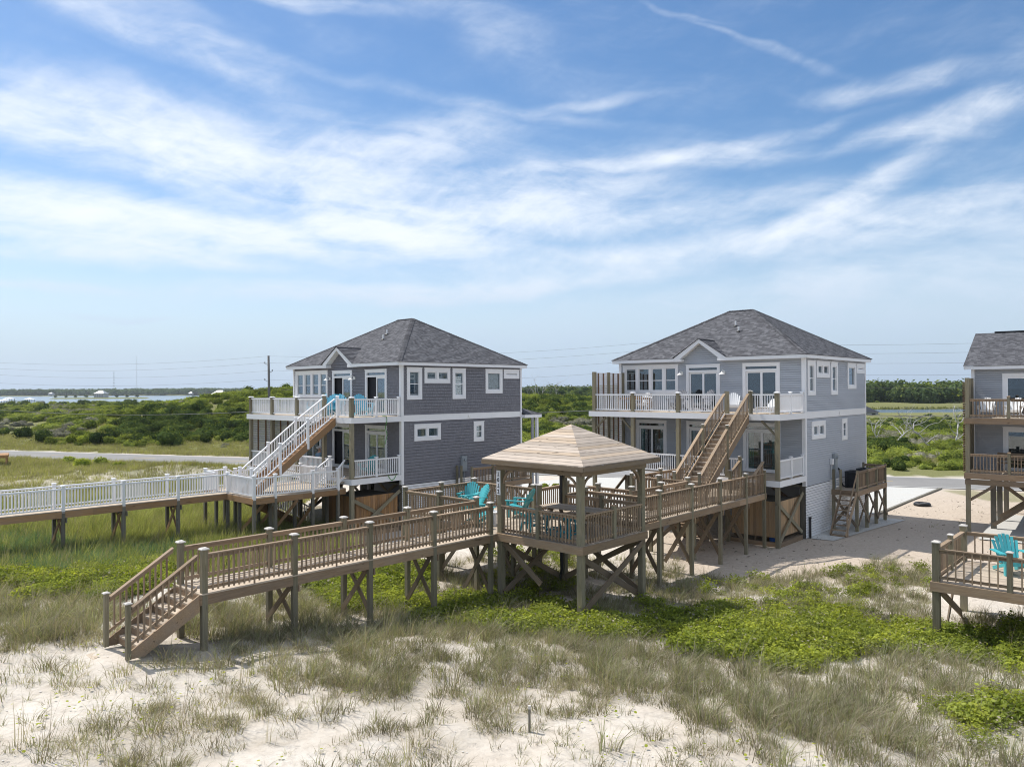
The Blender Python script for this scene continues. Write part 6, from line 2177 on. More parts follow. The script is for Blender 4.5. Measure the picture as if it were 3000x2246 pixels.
# ------------------------------------------------------------------ pole and wires
POLES = [(-27.3, 85.0), (13.8, 71.5), (55.0, 57.6), (-68.5, 99.0)]
PH = [11.35, 11.9, 11.6, 11.4]
for i, ((x, y), hgt, lb) in enumerate(zip(POLES, PH, ('tall dark utility pole standing past the road beside the thicket', 'utility pole hidden behind the pale house roof', 'utility pole farther along the road past the gabled house', 'utility pole along the road past the plank deck'))):
    if i > 1:
        continue
    up_ = thing('utility_pole', lb, 'utility pole', (x, y, 0), 19, 'poles along the road')
    ac = Acc()
    ac.tube([(0.16, 0, -0.5), (0.08, 0, hgt * 0.5), (0, 0, hgt)], [0.17, 0.15, 0.12], 10)
    ac.build('pole', 'pole_wood', up_, smooth=True)
    for k, dz in enumerate((0.85, 1.72, 2.72)):
        z = hgt - dz
        ac = Acc()
        ac.tube([(0.05, 0, z - 0.25), (0.5 * (1 if k % 2 else -1), 0, z)], [0.035, 0.03], 6)
        ac.tube([(0.5 * (1 if k % 2 else -1), 0, z - 0.05), (0.5 * (1 if k % 2 else -1), 0, z + 0.16)], [0.05, 0.06], 8)
        ac.build('insulator', 'metal_grey', up_)
drops = [(0.05, 0.0, 'topmost'), (0.80, -0.5, 'second highest'), (1.66, 0.5, 'third highest'), (2.66, -0.5, 'fourth highest'), (3.75, 0.1, 'fifth highest'), (6.15, 0.1, 'lowest thick')]
order = [3, 0, 1, 2]
for dz, off, nm in drops:
    ac = Acc()
    for a, b in zip(order[:-1], order[1:]):
        A = Vector(POLES[a] + (PH[a] - dz,)) + Vector((off * 0.9, 0, 0))
        B = Vector(POLES[b] + (PH[b] - dz,)) + Vector((off * 0.9, 0, 0))
        pts = []
        for k in range(13):
            f = k / 12
            p = A.lerp(B, f)
            p.z -= 0.62 * 4 * f * (1 - f)
            pts.append(p)
        rr_ = 0.026 if dz > 6 else 0.0085
        ac.tube(pts, [rr_] * 13, 5, cap=False)
    tag(ac.build('power_line', 'wire'), nm + ' power line strung along the road', 'power line', 'power lines along the road')

# ------------------------------------------------------------------ vegetation
def variant_set(name, meshes):
    """unlinked collection of plant shapes for scattering"""
    c = bpy.data.collections.new(name)
    for i, me in enumerate(meshes):
        o = bpy.data.objects.new('%s_%02d' % (name, i), me)
        c.objects.link(o)
    return c


def scatter(name, label, cat, pts, rot, scl, coll, nvar, tilt=0.12):
    n = len(pts)
    me = bpy.data.meshes.new(name)
    me.from_pydata([tuple(p) for p in pts], [], [])
    r = rng.normal(0, tilt, (n, 3)).astype(np.float32)
    r[:, 2] = rot
    a = me.attributes.new('rot', 'FLOAT_VECTOR', 'POINT')
    a.data.foreach_set('vector', r.ravel())
    a = me.attributes.new('scl', 'FLOAT', 'POINT')
    a.data.foreach_set('value', np.asarray(scl, np.float32))
    a = me.attributes.new('pick', 'INT', 'POINT')
    a.data.foreach_set('value', rng.integers(0, nvar, n).astype(np.int32))
    o = mk(name, me)
    ng = bpy.data.node_groups.new(name, 'GeometryNodeTree')
    ng.interface.new_socket('Geometry', in_out='INPUT', socket_type='NodeSocketGeometry')
    ng.interface.new_socket('Geometry', in_out='OUTPUT', socket_type='NodeSocketGeometry')
    N = ng.nodes
    gi, go = N.new('NodeGroupInput'), N.new('NodeGroupOutput')
    ip = N.new('GeometryNodeInstanceOnPoints')
    ci_ = N.new('GeometryNodeCollectionInfo')
    ci_.inputs['Collection'].default_value = coll
    ci_.inputs['Separate Children'].default_value = True
    ci_.inputs['Reset Children'].default_value = True
    ip.inputs['Pick Instance'].default_value = True

    def na(nm, typ):
        x = N.new('GeometryNodeInputNamedAttribute')
        x.data_type = typ
        x.inputs['Name'].default_value = nm
        return x.outputs['Attribute']
    ng.links.new(gi.outputs[0], ip.inputs['Points'])
    ng.links.new(ci_.outputs[0], ip.inputs['Instance'])
    ng.links.new(na('pick', 'INT'), ip.inputs['Instance Index'])
    er = N.new('FunctionNodeEulerToRotation')
    ng.links.new(na('rot', 'FLOAT_VECTOR'), er.inputs[0])
    ng.links.new(er.outputs[0], ip.inputs['Rotation'])
    ng.links.new(na('scl', 'FLOAT'), ip.inputs['Scale'])
    ng.links.new(ip.outputs[0], go.inputs[0])
    md = o.modifiers.new('scatter', 'NODES')
    md.node_group = ng
    return tag(o, label, cat, None, 'stuff')


def tuft(rnd, nbl, spread, hmin, hmax, bend, wd, mat, lean=(0.0, 0.0), dry=None):
    """a clump of arching blades"""
    V, Fc, T, MI = [], [], [], []
    for i in range(nbl):
        th = rnd.uniform(0, 2 * math.pi)
        r0 = spread * math.sqrt(rnd.random())
        bx, by = r0 * math.cos(th), r0 * math.sin(th)
        L = rnd.uniform(hmin, hmax)
        da = th + rnd.uniform(-1.0, 1.0)
        out = rnd.uniform(0.15, 1.0) * bend
        dx, dy = math.cos(da) * out + lean[0], math.sin(da) * out + lean[1]
        fa = rnd.uniform(0, math.pi)
        wx, wy = math.cos(fa) * wd, math.sin(fa) * wd
        o = len(V)
        for k in range(4):
            f = k / 3
            x = bx + dx * L * f * f * 0.9
            y = by + dy * L * f * f * 0.9
            z = L * (f - 0.28 * f * f * min(1.2, math.hypot(dx, dy)))
            ww_ = (1 - f * 0.9)
            V.append((x - wx * ww_, y - wy * ww_, z))
            V.append((x + wx * ww_, y + wy * ww_, z))
        t = rnd.random() ** 1.3
        mi = 1 if (dry is not None and rnd.random() < dry) else 0
        for k in range(3):
            q = o + 2 * k
            Fc.append((q, q + 1, q + 3, q + 2))
            T.append(t)
            MI.append(mi)
    return mesh_from('tuft', V, Fc, None, T, False, mat if isinstance(mat, list) else [mat], MI)


def leaf_clump(rnd, n, rx, rz, size, mat, stems=0, aspect=0.62, hollow=0.35, core=False):
    """a dome of single leaves"""
    V, Fc, T, MI = [], [], [], []
    mats = mat if isinstance(mat, list) else [mat]
    lobes = [(rnd.uniform(-.45, .45) * rx, rnd.uniform(-.45, .45) * rx, rnd.uniform(0.25, 0.6) * rz, rnd.uniform(.45, .7)) for _ in range(7)] + [(0, 0, 0.35 * rz, .75)]
    for i in range(n):
        lx, ly, lz, ls = lobes[rnd.randrange(len(lobes))]
        d = Vector((rnd.gauss(0, 1), rnd.gauss(0, 1), rnd.gauss(0.25, 1)))
        d.normalize()
        rr = (hollow + (1 - hollow) * rnd.random() ** 0.5) * ls
        p = Vector((lx + d.x * rr * rx, ly + d.y * rr * rx, max(0.02 * rz, lz + d.z * rr * rz * 0.8)))
        nrm = (d + Vector((rnd.gauss(0, .6), rnd.gauss(0, .6), rnd.gauss(0.5, .6)))).normalized()
        a = nrm.cross(Vector((rnd.gauss(0, 1), rnd.gauss(0, 1), rnd.gauss(0, 1)))).normalized()
        b = nrm.cross(a)
        s = size * rnd.uniform(0.6, 1.25)
        o = len(V)
        V += [tuple(p - a * s), tuple(p + b * s * aspect - nrm * s * .12), tuple(p + a * s), tuple(p - b * s * aspect - nrm * s * .12)]
        Fc.append((o, o + 1, o + 2, o + 3))
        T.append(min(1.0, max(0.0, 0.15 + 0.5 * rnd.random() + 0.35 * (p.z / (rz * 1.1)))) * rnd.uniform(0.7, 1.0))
        MI.append(0 if len(mats) == 1 or rnd.random() < 0.85 else 1)
    if core:
        for lx, ly, lz, ls in lobes:
            o = len(V)
            st, sl = 5, 7
            for i in range(st + 1):
                ph = math.pi * i / st
                for k in range(sl):
                    th = 2 * math.pi * k / sl
                    q = 0.62 * ls * rnd.uniform(0.85, 1.1)
                    V.append((lx + math.sin(ph) * math.cos(th) * rx * q, ly + math.sin(ph) * math.sin(th) * rx * q, max(0.0, lz + math.cos(ph) * rz * q * 0.85)))
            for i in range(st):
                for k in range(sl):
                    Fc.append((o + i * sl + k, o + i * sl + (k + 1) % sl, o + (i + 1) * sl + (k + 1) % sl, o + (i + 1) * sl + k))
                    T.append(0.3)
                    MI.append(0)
    return mesh_from('leaves', V, Fc, None, T, False, mats, MI)


rt_ = random.Random(21)
wind = (0.22, -0.06)
V_DUNE = variant_set('dune_tuft', [tuft(rt_, 30, 0.20, 0.30, 0.78, 1.15, 0.0085, ['grass_dune', 'grass_dry'], wind, 0.38) for _ in range(6)])
V_DRY = variant_set('dry_tuft', [tuft(rt_, 38, 0.24, 0.14, 0.40, 1.45, 0.0075, ['grass_dry', 'grass_dune'], wind, 0.35) for _ in range(5)])
V_SPARSE = variant_set('sparse_tuft', [tuft(rt_, 15, 0.12, 0.10, 0.34, 1.3, 0.0062, ['grass_dune', 'grass_dry'], wind, 0.55) for _ in range(5)])
V_MEADOW = variant_set('meadow_tuft', [tuft(rt_, 34, 0.24, 0.35, 0.85, 0.8, 0.0125, ['grass_green', 'grass_olive'], wind, 0.35) for _ in range(6)])
V_BLUE = variant_set('blue_tuft', [tuft(rt_, 34, 0.24, 0.30, 0.65, 1.0, 0.0150, ['grass_blue', 'grass_green'], wind, 0.25) for _ in range(5)])
V_STALK = variant_set('seed_stalk', [tuft(rt_, 9, 0.16, 0.7, 1.15, 0.35, 0.0065, ['grass_dry', 'grass_olive'], wind, 0.3) for _ in range(4)])
V_FIELD = variant_set('field_tuft', [tuft(rt_, 46, 0.55, 0.22, 0.55, 0.7, 0.016, ['grass_olive', 'grass_dry'], wind, 0.38) for _ in range(5)])
V_GREEN = variant_set('cover_clump', [leaf_clump(rt_, 170, 0.34, 0.30, 0.034, m_) for m_ in (['leaf_bright', 'leaf_mid'],) * 4 + (['leaf_mid', 'leaf_bright'],) * 2 + (['leaf_mid', 'grass_dry'],)])
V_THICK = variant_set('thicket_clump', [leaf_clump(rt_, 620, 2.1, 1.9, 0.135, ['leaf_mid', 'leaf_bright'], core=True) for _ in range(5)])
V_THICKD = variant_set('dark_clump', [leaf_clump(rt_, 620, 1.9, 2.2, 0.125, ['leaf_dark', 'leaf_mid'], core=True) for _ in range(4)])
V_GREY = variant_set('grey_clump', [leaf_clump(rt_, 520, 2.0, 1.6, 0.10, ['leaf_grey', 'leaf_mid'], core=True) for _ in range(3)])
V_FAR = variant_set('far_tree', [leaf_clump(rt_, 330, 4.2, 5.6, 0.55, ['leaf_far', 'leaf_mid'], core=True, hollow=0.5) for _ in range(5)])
V_SHORE = variant_set('shore_tree', [leaf_clump(rt_, 150, 7.5, 7.5, 1.2, ['leaf_far'], core=True, hollow=0.55) for _ in range(5)])


def keep_out(x, y):
    """true where a deck, stair foot, road or drive leaves no room for plants"""
    bad = np.zeros(x.shape, bool)

    def loc(fr):
        dx, dy = x - fr.X, y - fr.Y
        return dx * fr.c - dy * fr.s, dx * fr.s + dy * fr.c
    a, b_ = loc(FR)
    bad |= (a > -11.2) & (a < 2.6) & (b_ > -3.0) & (b_ < 45)
    a, b_ = loc(FL)
    bad |= (a > -11.2) & (a < 2.0) & (b_ > -3.1) & (b_ < 30)
    a, b_ = loc(FG)
    bad |= (a > -1.5) & (a < 0.3) & (b_ > -12.6) & (b_ < -9.9)
    a, b_ = loc(FH)
    bad |= (a > 0.4) & (b_ > -1.2) & (b_ < 12)
    d = road_d(x, y)
    bad |= (d > -0.6) & (d < RD_W + 0.8)
    return bad


def sow(n_per_m2, x0, x1, y0, y1, fn, thin=1.0):
    A = (x1 - x0) * (y1 - y0)
    n = int(A * n_per_m2)
    x, y = rng.uniform(x0, x1, n), rng.uniform(y0, y1, n)
    U, V = project(np.stack([x, y, np.zeros(n)], -1))
    ok = (U > -500) & (U < 3500) & (V < 2700)
    x, y = x[ok], y[ok]
    p = fn(x, y)
    ok = (rng.random(len(x)) < p) & ~keep_out(x, y)
    x, y = x[ok], y[ok]
    return np.stack([x, y, ground_z(x, y) - 0.02], -1)


def go_scatter(name, label, cat, pts, coll, smin, smax, tilt=0.1):
    n = len(pts)
    return scatter(name, label, cat, pts, rng.uniform(-1.2, 1.2, n) if cat == 'grass' else rng.uniform(0, 6.28, n), rng.uniform(smin, smax, n), coll, len(coll.objects), tilt)


def hgt_mod(pts, sc):
    return sc


def f_dune(x, y):
    d, g, mm, f, bl, th, pd = covers(x, y)
    return np.maximum(d * (1 - 0.5 * mm), g * 0.30 * sstep(0.40, 0.58, fbm(x * 1.1 + 4, y * 1.1, 3, 52)))


def f_tall(x, y):
    d, g, mm, f, bl, th, pd = covers(x, y)
    z = ground_z(x, y)
    U, V = project(np.stack([x, y, z], -1))
    return f_dune(x, y) * np.where(pd > 0.5, 1.0 - 0.65 * sstep(2000, 2150, V) * (U < 2200), np.where(V > 1850, 0.08, 0.6))


def f_sparse(x, y):
    d, g, mm, f, bl, th, pd = covers(x, y)
    z = ground_z(x, y)
    U, V = project(np.stack([x, y, z], -1))
    n2 = fbm(x * 1.3 + 50, y * 1.3, 3, 77)
    return ((V > 1760) & (y < 24)) * (0.06 + 0.45 * sstep(0.48, 0.62, n2)) + th * 0.5


def fan(y0, y1, margin=1.12):
    return -0.76 * y1 * margin, 0.76 * y1 * margin


go_scatter('dune_grass', 'wiry grey green dune grass on the sand ridge', 'grass', sow(17, -19, 19, 10.5, 33, lambda x, y: f_tall(x, y) * 0.85), V_DUNE, 0.50, 1.10)
go_scatter('dry_grass', 'short dry tan grass matted between the dune tufts', 'grass', sow(26, -19, 19, 10.5, 30, lambda x, y: f_dune(x, y) * 0.9), V_DRY, 0.5, 1.2)
go_scatter('sparse_grass', 'thin single sprigs of grass scattered over bare sand', 'grass', sow(16, -17, 19, 10.5, 32, f_sparse), V_SPARSE, 0.5, 1.1)
go_scatter('ground_cover', 'bright yellow green leafy ground cover behind the dune', 'ground cover', sow(46, -19, 19, 10.5, 34, lambda x, y: covers(x, y)[1] * (0.10 + 0.90 * sstep(0.38, 0.56, fbm(x * 0.9, y * 0.9, 3, 5)))), V_GREEN, 0.6, 1.6)
go_scatter('meadow_grass', 'tall soft green grass under the white walkway', 'grass', sow(17, -34, -2, 19, 48, lambda x, y: covers(x, y)[2] * (1 - 0.8 * covers(x, y)[4]) * (0.35 + 0.65 * sstep(0.35, 0.55, fbm(x * 0.7, y * 0.7, 3, 71)))), V_MEADOW, 0.5, 1.25)
go_scatter('seed_stalks', 'pale seed stalks standing above the green grass', 'grass', sow(5, -34, 18, 12, 46, lambda x, y: np.maximum(covers(x, y)[2] * 0.7, f_dune(x, y) * 0.22)), V_STALK, 0.6, 1.1)
go_scatter('blue_green_grass', 'blue green broad bladed grass at the foot of the white walkway', 'grass', sow(15, -30, -4, 19, 40, lambda x, y: covers(x, y)[4] * 0.9), V_BLUE, 0.7, 1.1)
go_scatter('field_grass', 'olive field grass along both sides of the road', 'grass', np.concatenate([sow(4.2, -75, -13, 36, 92, lambda x, y: covers(x, y)[3]), sow(2.2, -85, 70, 60, 125, lambda x, y: covers(x, y)[3] * (road_d(x, y) > RD_W))]), V_FIELD, 0.6, 1.15)

# low plants on the sand, shells
ac = Acc()
for i in range(900):
    x, y = rng.uniform(-11, 12), rng.uniform(11.5, 19)
    if vnoise(np.array([x * 0.8]), np.array([y * 0.8]), 91)[0] < 0.42:
        continue
    z = gz(x, y) + 0.01
    s = rng.uniform(0.010, 0.028)
    th = rng.uniform(0, 6.28)
    ac.add([(x + s * math.cos(th + k * math.pi / 3), y + s * math.sin(th + k * math.pi / 3) * 0.7, z + 0.006 * (k % 2) + rng.uniform(0, 0.006)) for k in range(6)], [(0, 1, 2, 3, 4, 5)], 0.5)
sh_ = ac.build('shells', 'shell')
tag(sh_, 'broken white shells strewn over the sand', 'shells', None, 'stuff')
ac = Acc()
for i in range(1500):
    x, y = rng.uniform(-11, 12), rng.uniform(11.5, 20)
    if vnoise(np.array([x * 0.9 + 7]), np.array([y * 0.9]), 55)[0] < 0.55:
        continue
    z = gz(x, y) + rng.uniform(0.04, 0.10)
    s = rng.uniform(0.018, 0.036)
    th, tl = rng.uniform(0, 6.28), rng.uniform(-0.5, 0.5)
    ac.add([(x + s * math.cos(th + k * math.pi / 3), y + s * math.sin(th + k * math.pi / 3), z + tl * s * math.cos(k * math.pi / 3)) for k in range(6)], [(0, 1, 2, 3, 4, 5)], float(rng.random()))
pn = ac.build('pennywort', 'leaf_bright')
tag(pn, 'small round green leaves dotted over the sand', 'ground cover', None, 'stuff')

ac = Acc()
for i in range(750):
    x, y = rng.uniform(6, 29), rng.uniform(27, 50)
    s = rng.uniform(0.008, 0.03) * (1 + 1.5 * (rng.random() > 0.93))
    z = gz(x, y) + 0.012
    th = rng.uniform(0, 6.28)
    l = s * rng.uniform(1.0, 3.5)
    ca_, sa_ = math.cos(th), math.sin(th)
    q = [(x + a_ * ca_ - b_ * sa_, y + a_ * sa_ + b_ * ca_, z + 0.012 * (k % 2)) for k, (a_, b_) in enumerate(((-l, -s * .4), (l, -s * .5), (l * .8, s * .4), (-l * .9, s * .5)))]
    ac.add(q + [(x, y, z + 0.03)], [(0, 1, 4), (1, 2, 4), (2, 3, 4), (3, 0, 4)], float(rng.random()))
tag(ac.build('beach_litter', 'bark'), 'dark twigs and dry weed strewn over the bare sand', 'litter', None, 'stuff')
go_scatter('weeds', 'small green weeds coming up through the bare sand', 'ground cover', sow(0.35, 6, 30, 27, 52, lambda x, y: sstep(0.5, 0.62, fbm(x * 0.5, y * 0.5, 3, 81))), V_SPARSE, 0.5, 1.2)

# ------------------------------------------------------------------ the thicket past the road
def thicket_pts(n, x0, x1, y0, y1, fn):
    x, y = rng.uniform(x0, x1, n), rng.uniform(y0, y1, n)
    U, V = project(np.stack([x, y, np.zeros(n)], -1))
    ok = (U > -250) & (U < 3250) & (rng.random(n) < fn(x, y)) & (road_d(x, y) > RD_W + 6)
    x, y = x[ok], y[ok]
    return np.stack([x, y, ground_z(x, y) - 0.25], -1)


def dense(x, y):
    d = road_d(x, y)
    U, V = project(np.stack([x, y, np.zeros_like(x)], -1))
    start = np.where(U < 900, np.where(U < 520, 15.0, 22.0), np.where(U < 1800, 11.0, 9.0))
    start = np.where((U < 150) & (y < 152), 60.0, start)
    n1 = fbm(x * 0.06, y * 0.06, 3, 41)
    r = sstep(start, start + 6, d) * (0.6 + 0.4 * sstep(0.30, 0.45, n1))
    r = r + (sstep(14, 20, d) * sstep(start + 4, start, d)) * 0.10
    sh = shore_y(x, y)
    r = r * (y < sh - 16)
    u = x / np.maximum(y, 1)
    r = r * ~((u > 0.33) & (y > 205) & (y < 330))
    return r


def split(pts, f):
    k = fbm(pts[:, 0] * 0.07 + 9, pts[:, 1] * 0.07, 3, 63) + rng.normal(0, 0.06, len(pts))
    return pts[f(k)]


pt_all = np.concatenate([thicket_pts(24000, -130, 100, 60, 190, lambda x, y: dense(x, y) * 0.62), thicket_pts(9000, -240, 170, 190, 330, lambda x, y: dense(x, y) * 0.55), thicket_pts(3200, -400, 260, 330, 520, lambda x, y: dense(x, y) * 0.5)])
grow = 0.62 + 0.55 * sstep(100, 330, pt_all[:, 1])
for nm, lb, f, coll in (('thicket', 'mid green wind-clipped thicket on the dunes past the road', lambda k: (k < 0.62) & (k > 0.40), V_THICK), ('dark_thicket', 'dark evergreen scrub in the thicket past the road', lambda k: k >= 0.62, V_THICKD), ('grey_thicket', 'grey leafless scrub among the thicket', lambda k: k <= 0.40, V_GREY)):
    p = split(pt_all, f)
    n = len(p)
    sc = (0.66 + 0.6 * sstep(90, 330, p[:, 1])) * rng.uniform(0.6, 1.25, n) * np.where(road_d(p[:, 0], p[:, 1]) < 22, 0.72, 1.0) * np.where((p[:, 0] / p[:, 1] > 0.33) & (p[:, 1] > 140), 0.42, 1.0)
    scatter(nm, lb, 'thicket', p, rng.uniform(0, 6.28, n), sc, coll, len(coll.objects), 0.06)

# woods: right of the houses past the creek, between the houses, and on the far shore
def box_pts(n, x0, x1, y0, y1, cond):
    x, y = rng.uniform(x0, x1, n), rng.uniform(y0, y1, n)
    ok = cond(x, y)
    x, y = x[ok], y[ok]
    return np.stack([x, y, ground_z(x, y) - 0.3], -1)


p = box_pts(2600, -60, 520, 335, 620, lambda x, y: (x / y > -0.02) & (x / y < 0.85) & (fbm(x * 0.02, y * 0.02, 2, 3) > 0.30))
p = np.concatenate([p, box_pts(420, 90, 330, 333, 372, lambda x, y: x / y > 0.3)])
scatter('woodland', 'rounded green maritime wood past the creek', 'wood', p, rng.uniform(0, 6.28, len(p)), rng.uniform(0.6, 1.75, len(p)) * np.where(p[:, 0] / p[:, 1] > 0.3, 1.05, 0.75), V_FAR, 5, 0.05)
p = box_pts(3600, -1700, 1300, 1560, 1760, lambda x, y: np.abs(x / y) < 1.0)
scatter('far_wood', 'blue green line of trees along the far shore', 'wood', p, rng.uniform(0, 6.28, len(p)), rng.uniform(1.2, 1.9, len(p)), V_SHORE, 5, 0.03)
# marsh by the creek and the sound
def marsh(name, lb, pts4):
    ac = Acc()
    a, b_, c, d = [Vector(q) for q in pts4]
    for i in range(5200):
        u, v = rng.random(), rng.random()
        q = a * (1 - u) * (1 - v) + b_ * u * (1 - v) + c * u * v + d * (1 - u) * v
        hgt = rng.uniform(0.5, 1.3)
        th = rng.uniform(0, 3.14)
        w2 = rng.uniform(0.2, 0.6)
        ac.add([(q.x - w2 * math.cos(th), q.y - w2 * math.sin(th), -1.15), (q.x + w2 * math.cos(th), q.y + w2 * math.sin(th), -1.15), (q.x + w2 * .3, q.y, -1.15 + hgt)], [(0, 1, 2)], rng.random())
    ac.box(min(q[0] for q in pts4), max(q[0] for q in pts4), min(q[1] for q in pts4), max(q[1] for q in pts4), -1.3, -0.98, 0.4)
    tag(ac.build(name, 'grass_olive'), lb, 'marsh', None, 'stuff')


marsh('marsh', 'tan marsh grass along the far edge of the creek', [(100, 296, 0), (260, 296, 0), (270, 330, 0), (100, 330, 0)])

# ------------------------------------------------------------------ shrubs one can pick out along the road
def shrub(px, py, hgt, kind, label, i):
    P = at_z(px, py, 0.0)
    z = gz(P.x, P.y)
    P = at_z(px, py, z)
    rs_ = random.Random(100 + i)
    t = thing('shrub', label, 'shrub', (P.x, P.y, z), rs_.uniform(0, 360), 'shrubs along the road')
    mats = {'d': ['leaf_dark', 'leaf_mid'], 'b': ['leaf_bright', 'leaf_mid'], 'm': ['leaf_mid', 'leaf_bright']}[kind]
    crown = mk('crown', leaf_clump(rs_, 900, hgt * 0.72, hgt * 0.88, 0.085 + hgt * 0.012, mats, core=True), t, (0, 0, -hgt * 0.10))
    ac = Acc()
    for k in range(4):
        th = k * 1.6 + rs_.random()
        ac.tube([(0, 0, -0.2), (0.15 * math.cos(th), 0.15 * math.sin(th), hgt * 0.3), (0.4 * math.cos(th), 0.4 * math.sin(th), hgt * 0.62)], [0.06, 0.045, 0.02], 5)
    ac.build('trunk', 'bark', t)


SHR = [(502, 1307, 2.9, 'd', 'dark round shrub alone on the verge nearest the dark house'), (292, 1302, 2.6, 'd', 'dark shrub fused with bright leaves at the middle of the verge'), (320, 1302, 1.7, 'm', 'mid green shrub touching the dark one on the verge'),
       (70, 1279, 2.4, 'd', 'dark pointed shrub beside the pale sandy clearing'), (122, 1290, 2.6, 'd', 'broad dark shrub in front of the sandy clearing'), (150, 1302, 1.5, 'm', 'low shrub in the verge below the broad dark one'),
       (5, 1276, 1.8, 'd', 'dark shrub at the edge of the grass clearing'), (400, 1297, 1.6, 'd', 'narrow little cedar standing in the verge'), (428, 1302, 1.5, 'm', 'low round shrub next to the narrow little cedar'),
       (605, 1294, 1.5, 'd', 'small upright cedar near the white porch rails'), (210, 1298, 1.5, 'b', 'bright low shrub between dark ones on the verge'), (250, 1300, 1.8, 'b', 'bright leafy shrub against the dark verge shrub'),
       (240, 1372, 1.3, 'b', 'low green bush on the sandy rise before the road'), (300, 1366, 1.2, 'm', 'low dark green bush on the sandy rise before the road'), (345, 1378, 1.0, 'b', 'spreading bush at the end of the sandy rise'), (205, 1358, 1.0, 'm', 'small bush at the road end of the sandy rise'),
       (1597, 1432, 0.55, 'b', 'tiny green weed beside the shell drive'), (1630, 1430, 0.5, 'b', 'tiny upright weed beside the shell drive')]
for i, s in enumerate(SHR):
    shrub(*s, i)

# ------------------------------------------------------------------ bleached dead trees right of the pale house
def dead_tree(px, py, Y, hgt, seed, lean, label):
    P = at_y(px, py, Y)
    z = gz(P.x, Y)
    r_ = random.Random(seed)
    t = thing('dead_tree', label, 'tree', (P.x, Y, z), 0, 'bleached dead trees in the thicket')

    def grow(p, d, L, r0, depth, ac):
        pts, rd = [p], [r0]
        n = 5
        for k in range(n):
            d = (d + Vector((r_.gauss(0, .28), r_.gauss(0, .28), r_.gauss(0.06, .22)))).normalized()
            p = p + d * (L / n)
            pts.append(p)
            rd.append(r0 * (1 - 0.55 * (k + 1) / n))
        ac.tube(pts, rd, 6)
        if depth > 0:
            for j in range(r_.choice((2, 2, 3))):
                q = pts[r_.randint(2, n)]
                dd = (d * 0.5 + Vector((r_.gauss(0, .9), r_.gauss(0, .7), r_.gauss(.25, .5)))).normalized()
                grow(q, dd, L * r_.uniform(.5, .75), rd[-1] * r_.uniform(.6, .9), depth - 1, ac)
        return pts, rd
    ac = Acc()
    pts, rd = grow(Vector((0, 0, -0.5)), Vector((lean, 0, 1)).normalized(), hgt * 0.55, 0.11, 0, ac)
    ac.build('trunk', 'dead_wood', t, smooth=True)
    for j in range(5):
        ac = Acc()
        q = pts[min(5, 2 + j)]
        th = j * 2.2 + r_.random()
        grow(q, Vector((math.cos(th) * 0.8, 0.5 * math.sin(th), r_.uniform(.25, .9))).normalized(), hgt * r_.uniform(.3, .45), 0.055, 2, ac)
        ac.build('branch', 'dead_wood', t, smooth=True)


for a in ((2622, 1245, 96, 7.6, 3, 0.25, 'widest of the bleached dead trees, leaning towards the pale house'), (2728, 1255, 92, 7.0, 5, -0.1, 'forked bleached dead tree in the middle of the thicket gap'), (2800, 1262, 90, 6.6, 9, 0.15, 'bleached dead tree next to the gabled house screen'),
          (2580, 1235, 104, 6.4, 14, -0.4, 'low bleached dead tree by the pale house corner'), (1578, 1190, 190, 9.0, 21, 0.2, 'distant pale dead snag between the two houses'), (1622, 1185, 180, 8.0, 22, 0.4, 'distant leaning dead snag between the two houses'), (1550, 1180, 200, 8.5, 23, -0.1, 'distant dead snag close to the dark house corner')):
    dead_tree(*a)

# ------------------------------------------------------------------ far things over the water
def boathouse(px, py, label, wdt):
    P = at_z(px, py, -1.05)
    t = thing('boathouse', label, 'boathouse', (P.x, P.y, -1.05), 12, 'roofed docks on the sound')
    h = wdt * 0.42
    for sx in (-1, 1):
        for sy in (-1, 0, 1):
            post(t, sx * wdt * .42, sy * wdt * .42, -1.0, h, 0.35, 'pile_wood', name='piling')
    abox('dock', t, -wdt * .5, wdt * .5, -wdt * .5, wdt * .5, h * .22, h * .30, 'pile_wood')
    ac = Acc()
    a = wdt * .56
    ac.add([(-a, -a, h), (a, -a, h), (a, a, h), (-a, a, h), (-a * .2, 0, h + wdt * .2), (a * .2, 0, h + wdt * .2)], [(0, 1, 5, 4), (1, 2, 5), (2, 3, 4, 5), (3, 0, 4), (3, 2, 1, 0)])
    ac.build('roof', 'white', t)
    planks(t, -wdt * .15, wdt * .15, wdt * .5, wdt * 2.6, h * .30, 'x', 'pile_wood', 1.5, 0.1, 0.25, 'pier_board')


boathouse(12, 1183, 'roofed white boathouse cut off by the picture border', 5.5)
boathouse(27, 1177, 'roofed white boathouse at the end of a pier, the larger of two', 6.5)
boathouse(87, 1177, 'small roofed white boathouse standing alone on the sound', 5.5)
# island with a pale house
P = at_z(292, 1167.5, -1.05)
isl = Acc()
for k in range(2):
    n = 28
    base = [(P.x + 62 * math.cos(2 * math.pi * i / n), P.y + 22 * math.sin(2 * math.pi * i / n), -1.2) for i in range(n)]
    top = [(P.x + 56 * math.cos(2 * math.pi * i / n), P.y + 18 * math.sin(2 * math.pi * i / n), 0.2) for i in range(n)]
isl.add(base + top, [tuple(range(28, 56))] + [(i, (i + 1) % 28, 28 + (i + 1) % 28, 28 + i) for i in range(28)], 0.5)
tag(isl.build('island', 'grass_olive'), kind='structure')


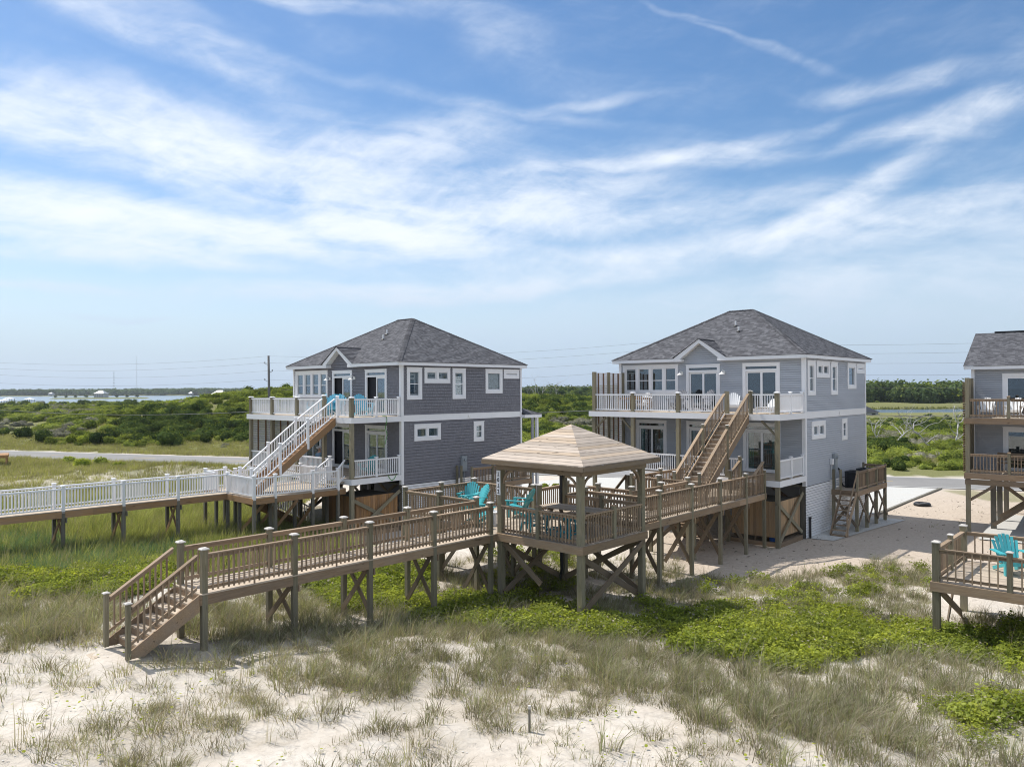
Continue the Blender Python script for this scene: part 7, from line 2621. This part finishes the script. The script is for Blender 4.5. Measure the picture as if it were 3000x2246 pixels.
def far_house(loc, wd, dp, ht, label, roof='metal_grey'):
    t = thing('far_house', label, 'house', loc, 10)
    abox('wall', t, -wd / 2, wd / 2, -dp / 2, dp / 2, 0, ht, 'wall_pale')
    ac = Acc()
    a, b_ = wd * .56, dp * .58
    ac.add([(-a, -b_, ht), (a, -b_, ht), (a, b_, ht), (-a, b_, ht), (-a * .35, 0, ht + dp * .42), (a * .35, 0, ht + dp * .42)], [(0, 1, 5, 4), (1, 2, 5), (2, 3, 4, 5), (3, 0, 4), (3, 2, 1, 0)])
    ac.build('roof', roof, t)
    for r_ in range(2):
        for k in range(4):
            x = -wd * .38 + wd * .25 * k
            z = ht * (.18 + .45 * r_)
            abox('window', t, x - wd * .05, x + wd * .05, -dp / 2 - 0.06, -dp / 2 - 0.005, z, z + ht * .22, 'dark_room')
    return t


far_house((P.x + 2, P.y, 0.2), 13, 9, 5.0, 'pale house on the low island in the sound')
Q = at_y(645, 1170, 430)
far_house((Q.x, 430, gz(Q.x, 430)), 8.5, 7, 4.2, 'pale roofed house poking out of the thicket before the water')
Q = at_y(170, 1157, 1575)
far_house((Q.x, 1552, 0.3), 9, 7, 3.5, 'tiny pale house on the far shore')
Q = at_y(560, 1140, 1552)
far_house((Q.x, 1552, 0.3), 8, 6, 3.5, 'tiny white house on the far shore towards the utility pole')
Q = at_y(1640, 1163, 300)
far_house((Q.x, 300, 1.0), 8, 5, 2.0, 'low house with a reddish roof between the two raised houses', 'cedar')
Q = at_y(2516, 1222, 215)
far_house((Q.x, 215, -1.0), 9, 4.5, 1.5, 'small building with a dark roof past the pale house corner', 'ac')
isl_sh = []
for k in range(9):
    x = P.x - 52 + 12.5 * k
    if abs(x - P.x) < 12:
        continue
    t = thing('island_tree', 'small dark tree on the low island', 'tree', (x, P.y - 4, 0.1), k * 40, 'trees on the island')
    mk('crown', leaf_clump(random.Random(300 + k), 160, 2.6, 2.6, 0.5, ['leaf_dark'], core=True), t, (0, 0, 0.8))
    ac = Acc()
    ac.tube([(0, 0, -0.3), (0, 0, 2.0)], [0.25, 0.15], 6)
    ac.build('trunk', 'bark', t)
# two radio masts
for px, pt_, lb in ((334, 1085, 'shorter lattice radio mast far away over the trees'), (401, 1042, 'taller thin radio mast far away over the trees')):
    Yb = 1900
    A, B = at_y(px, 1150, Yb), at_y(px, pt_, Yb)
    t = thing('radio_mast', lb, 'mast', (A.x, Yb, 0))
    ac = Acc()
    wdm = 0.55 if px < 380 else 0.35
    H_ = B.z
    for sx, sy in ((-1, -1), (1, -1), (0, 1)):
        ac.tube([(sx * wdm, sy * wdm, 0), (sx * wdm, sy * wdm, H_)], [0.16, 0.12], 4)
    for k in range(24):
        z0, z1 = H_ * k / 24, H_ * (k + 1) / 24
        ac.tube([(-wdm, -wdm, z0), (wdm, -wdm, z1)], [0.1, 0.1], 4)
    ac.build('lattice', 'metal_grey', t)
    if px < 380:
        for k in range(5):
            z = H_ * (0.35 + 0.13 * k)
            abox('antenna', t, -1.6, 1.6, -0.3, 0.3, z, z + 1.2, 'metal_grey')

# ------------------------------------------------------------------ the air
m = bpy.data.materials.new('haze')
m.use_nodes = True
n = NT(m.node_tree)
n.n.remove(n.n['Principled BSDF'])
pv = n.new('ShaderNodeVolumePrincipled')
pv.inputs['Color'].default_value = (0.80, 0.88, 0.97, 1)
pv.inputs['Density'].default_value = 0.00011
pv.inputs['Anisotropy'].default_value = 0.3
n.l.new(pv.outputs[0], n.n['Material Output'].inputs['Volume'])
M['haze'] = m
HAZE = True
if HAZE:
    ac = Acc()
    ac.box(-2700, 2700, -300, 4300, -8.0, 140.0)
    tag(ac.build('haze', 'haze'), 'thin pale sea haze over the whole shore', 'haze', None, 'stuff')
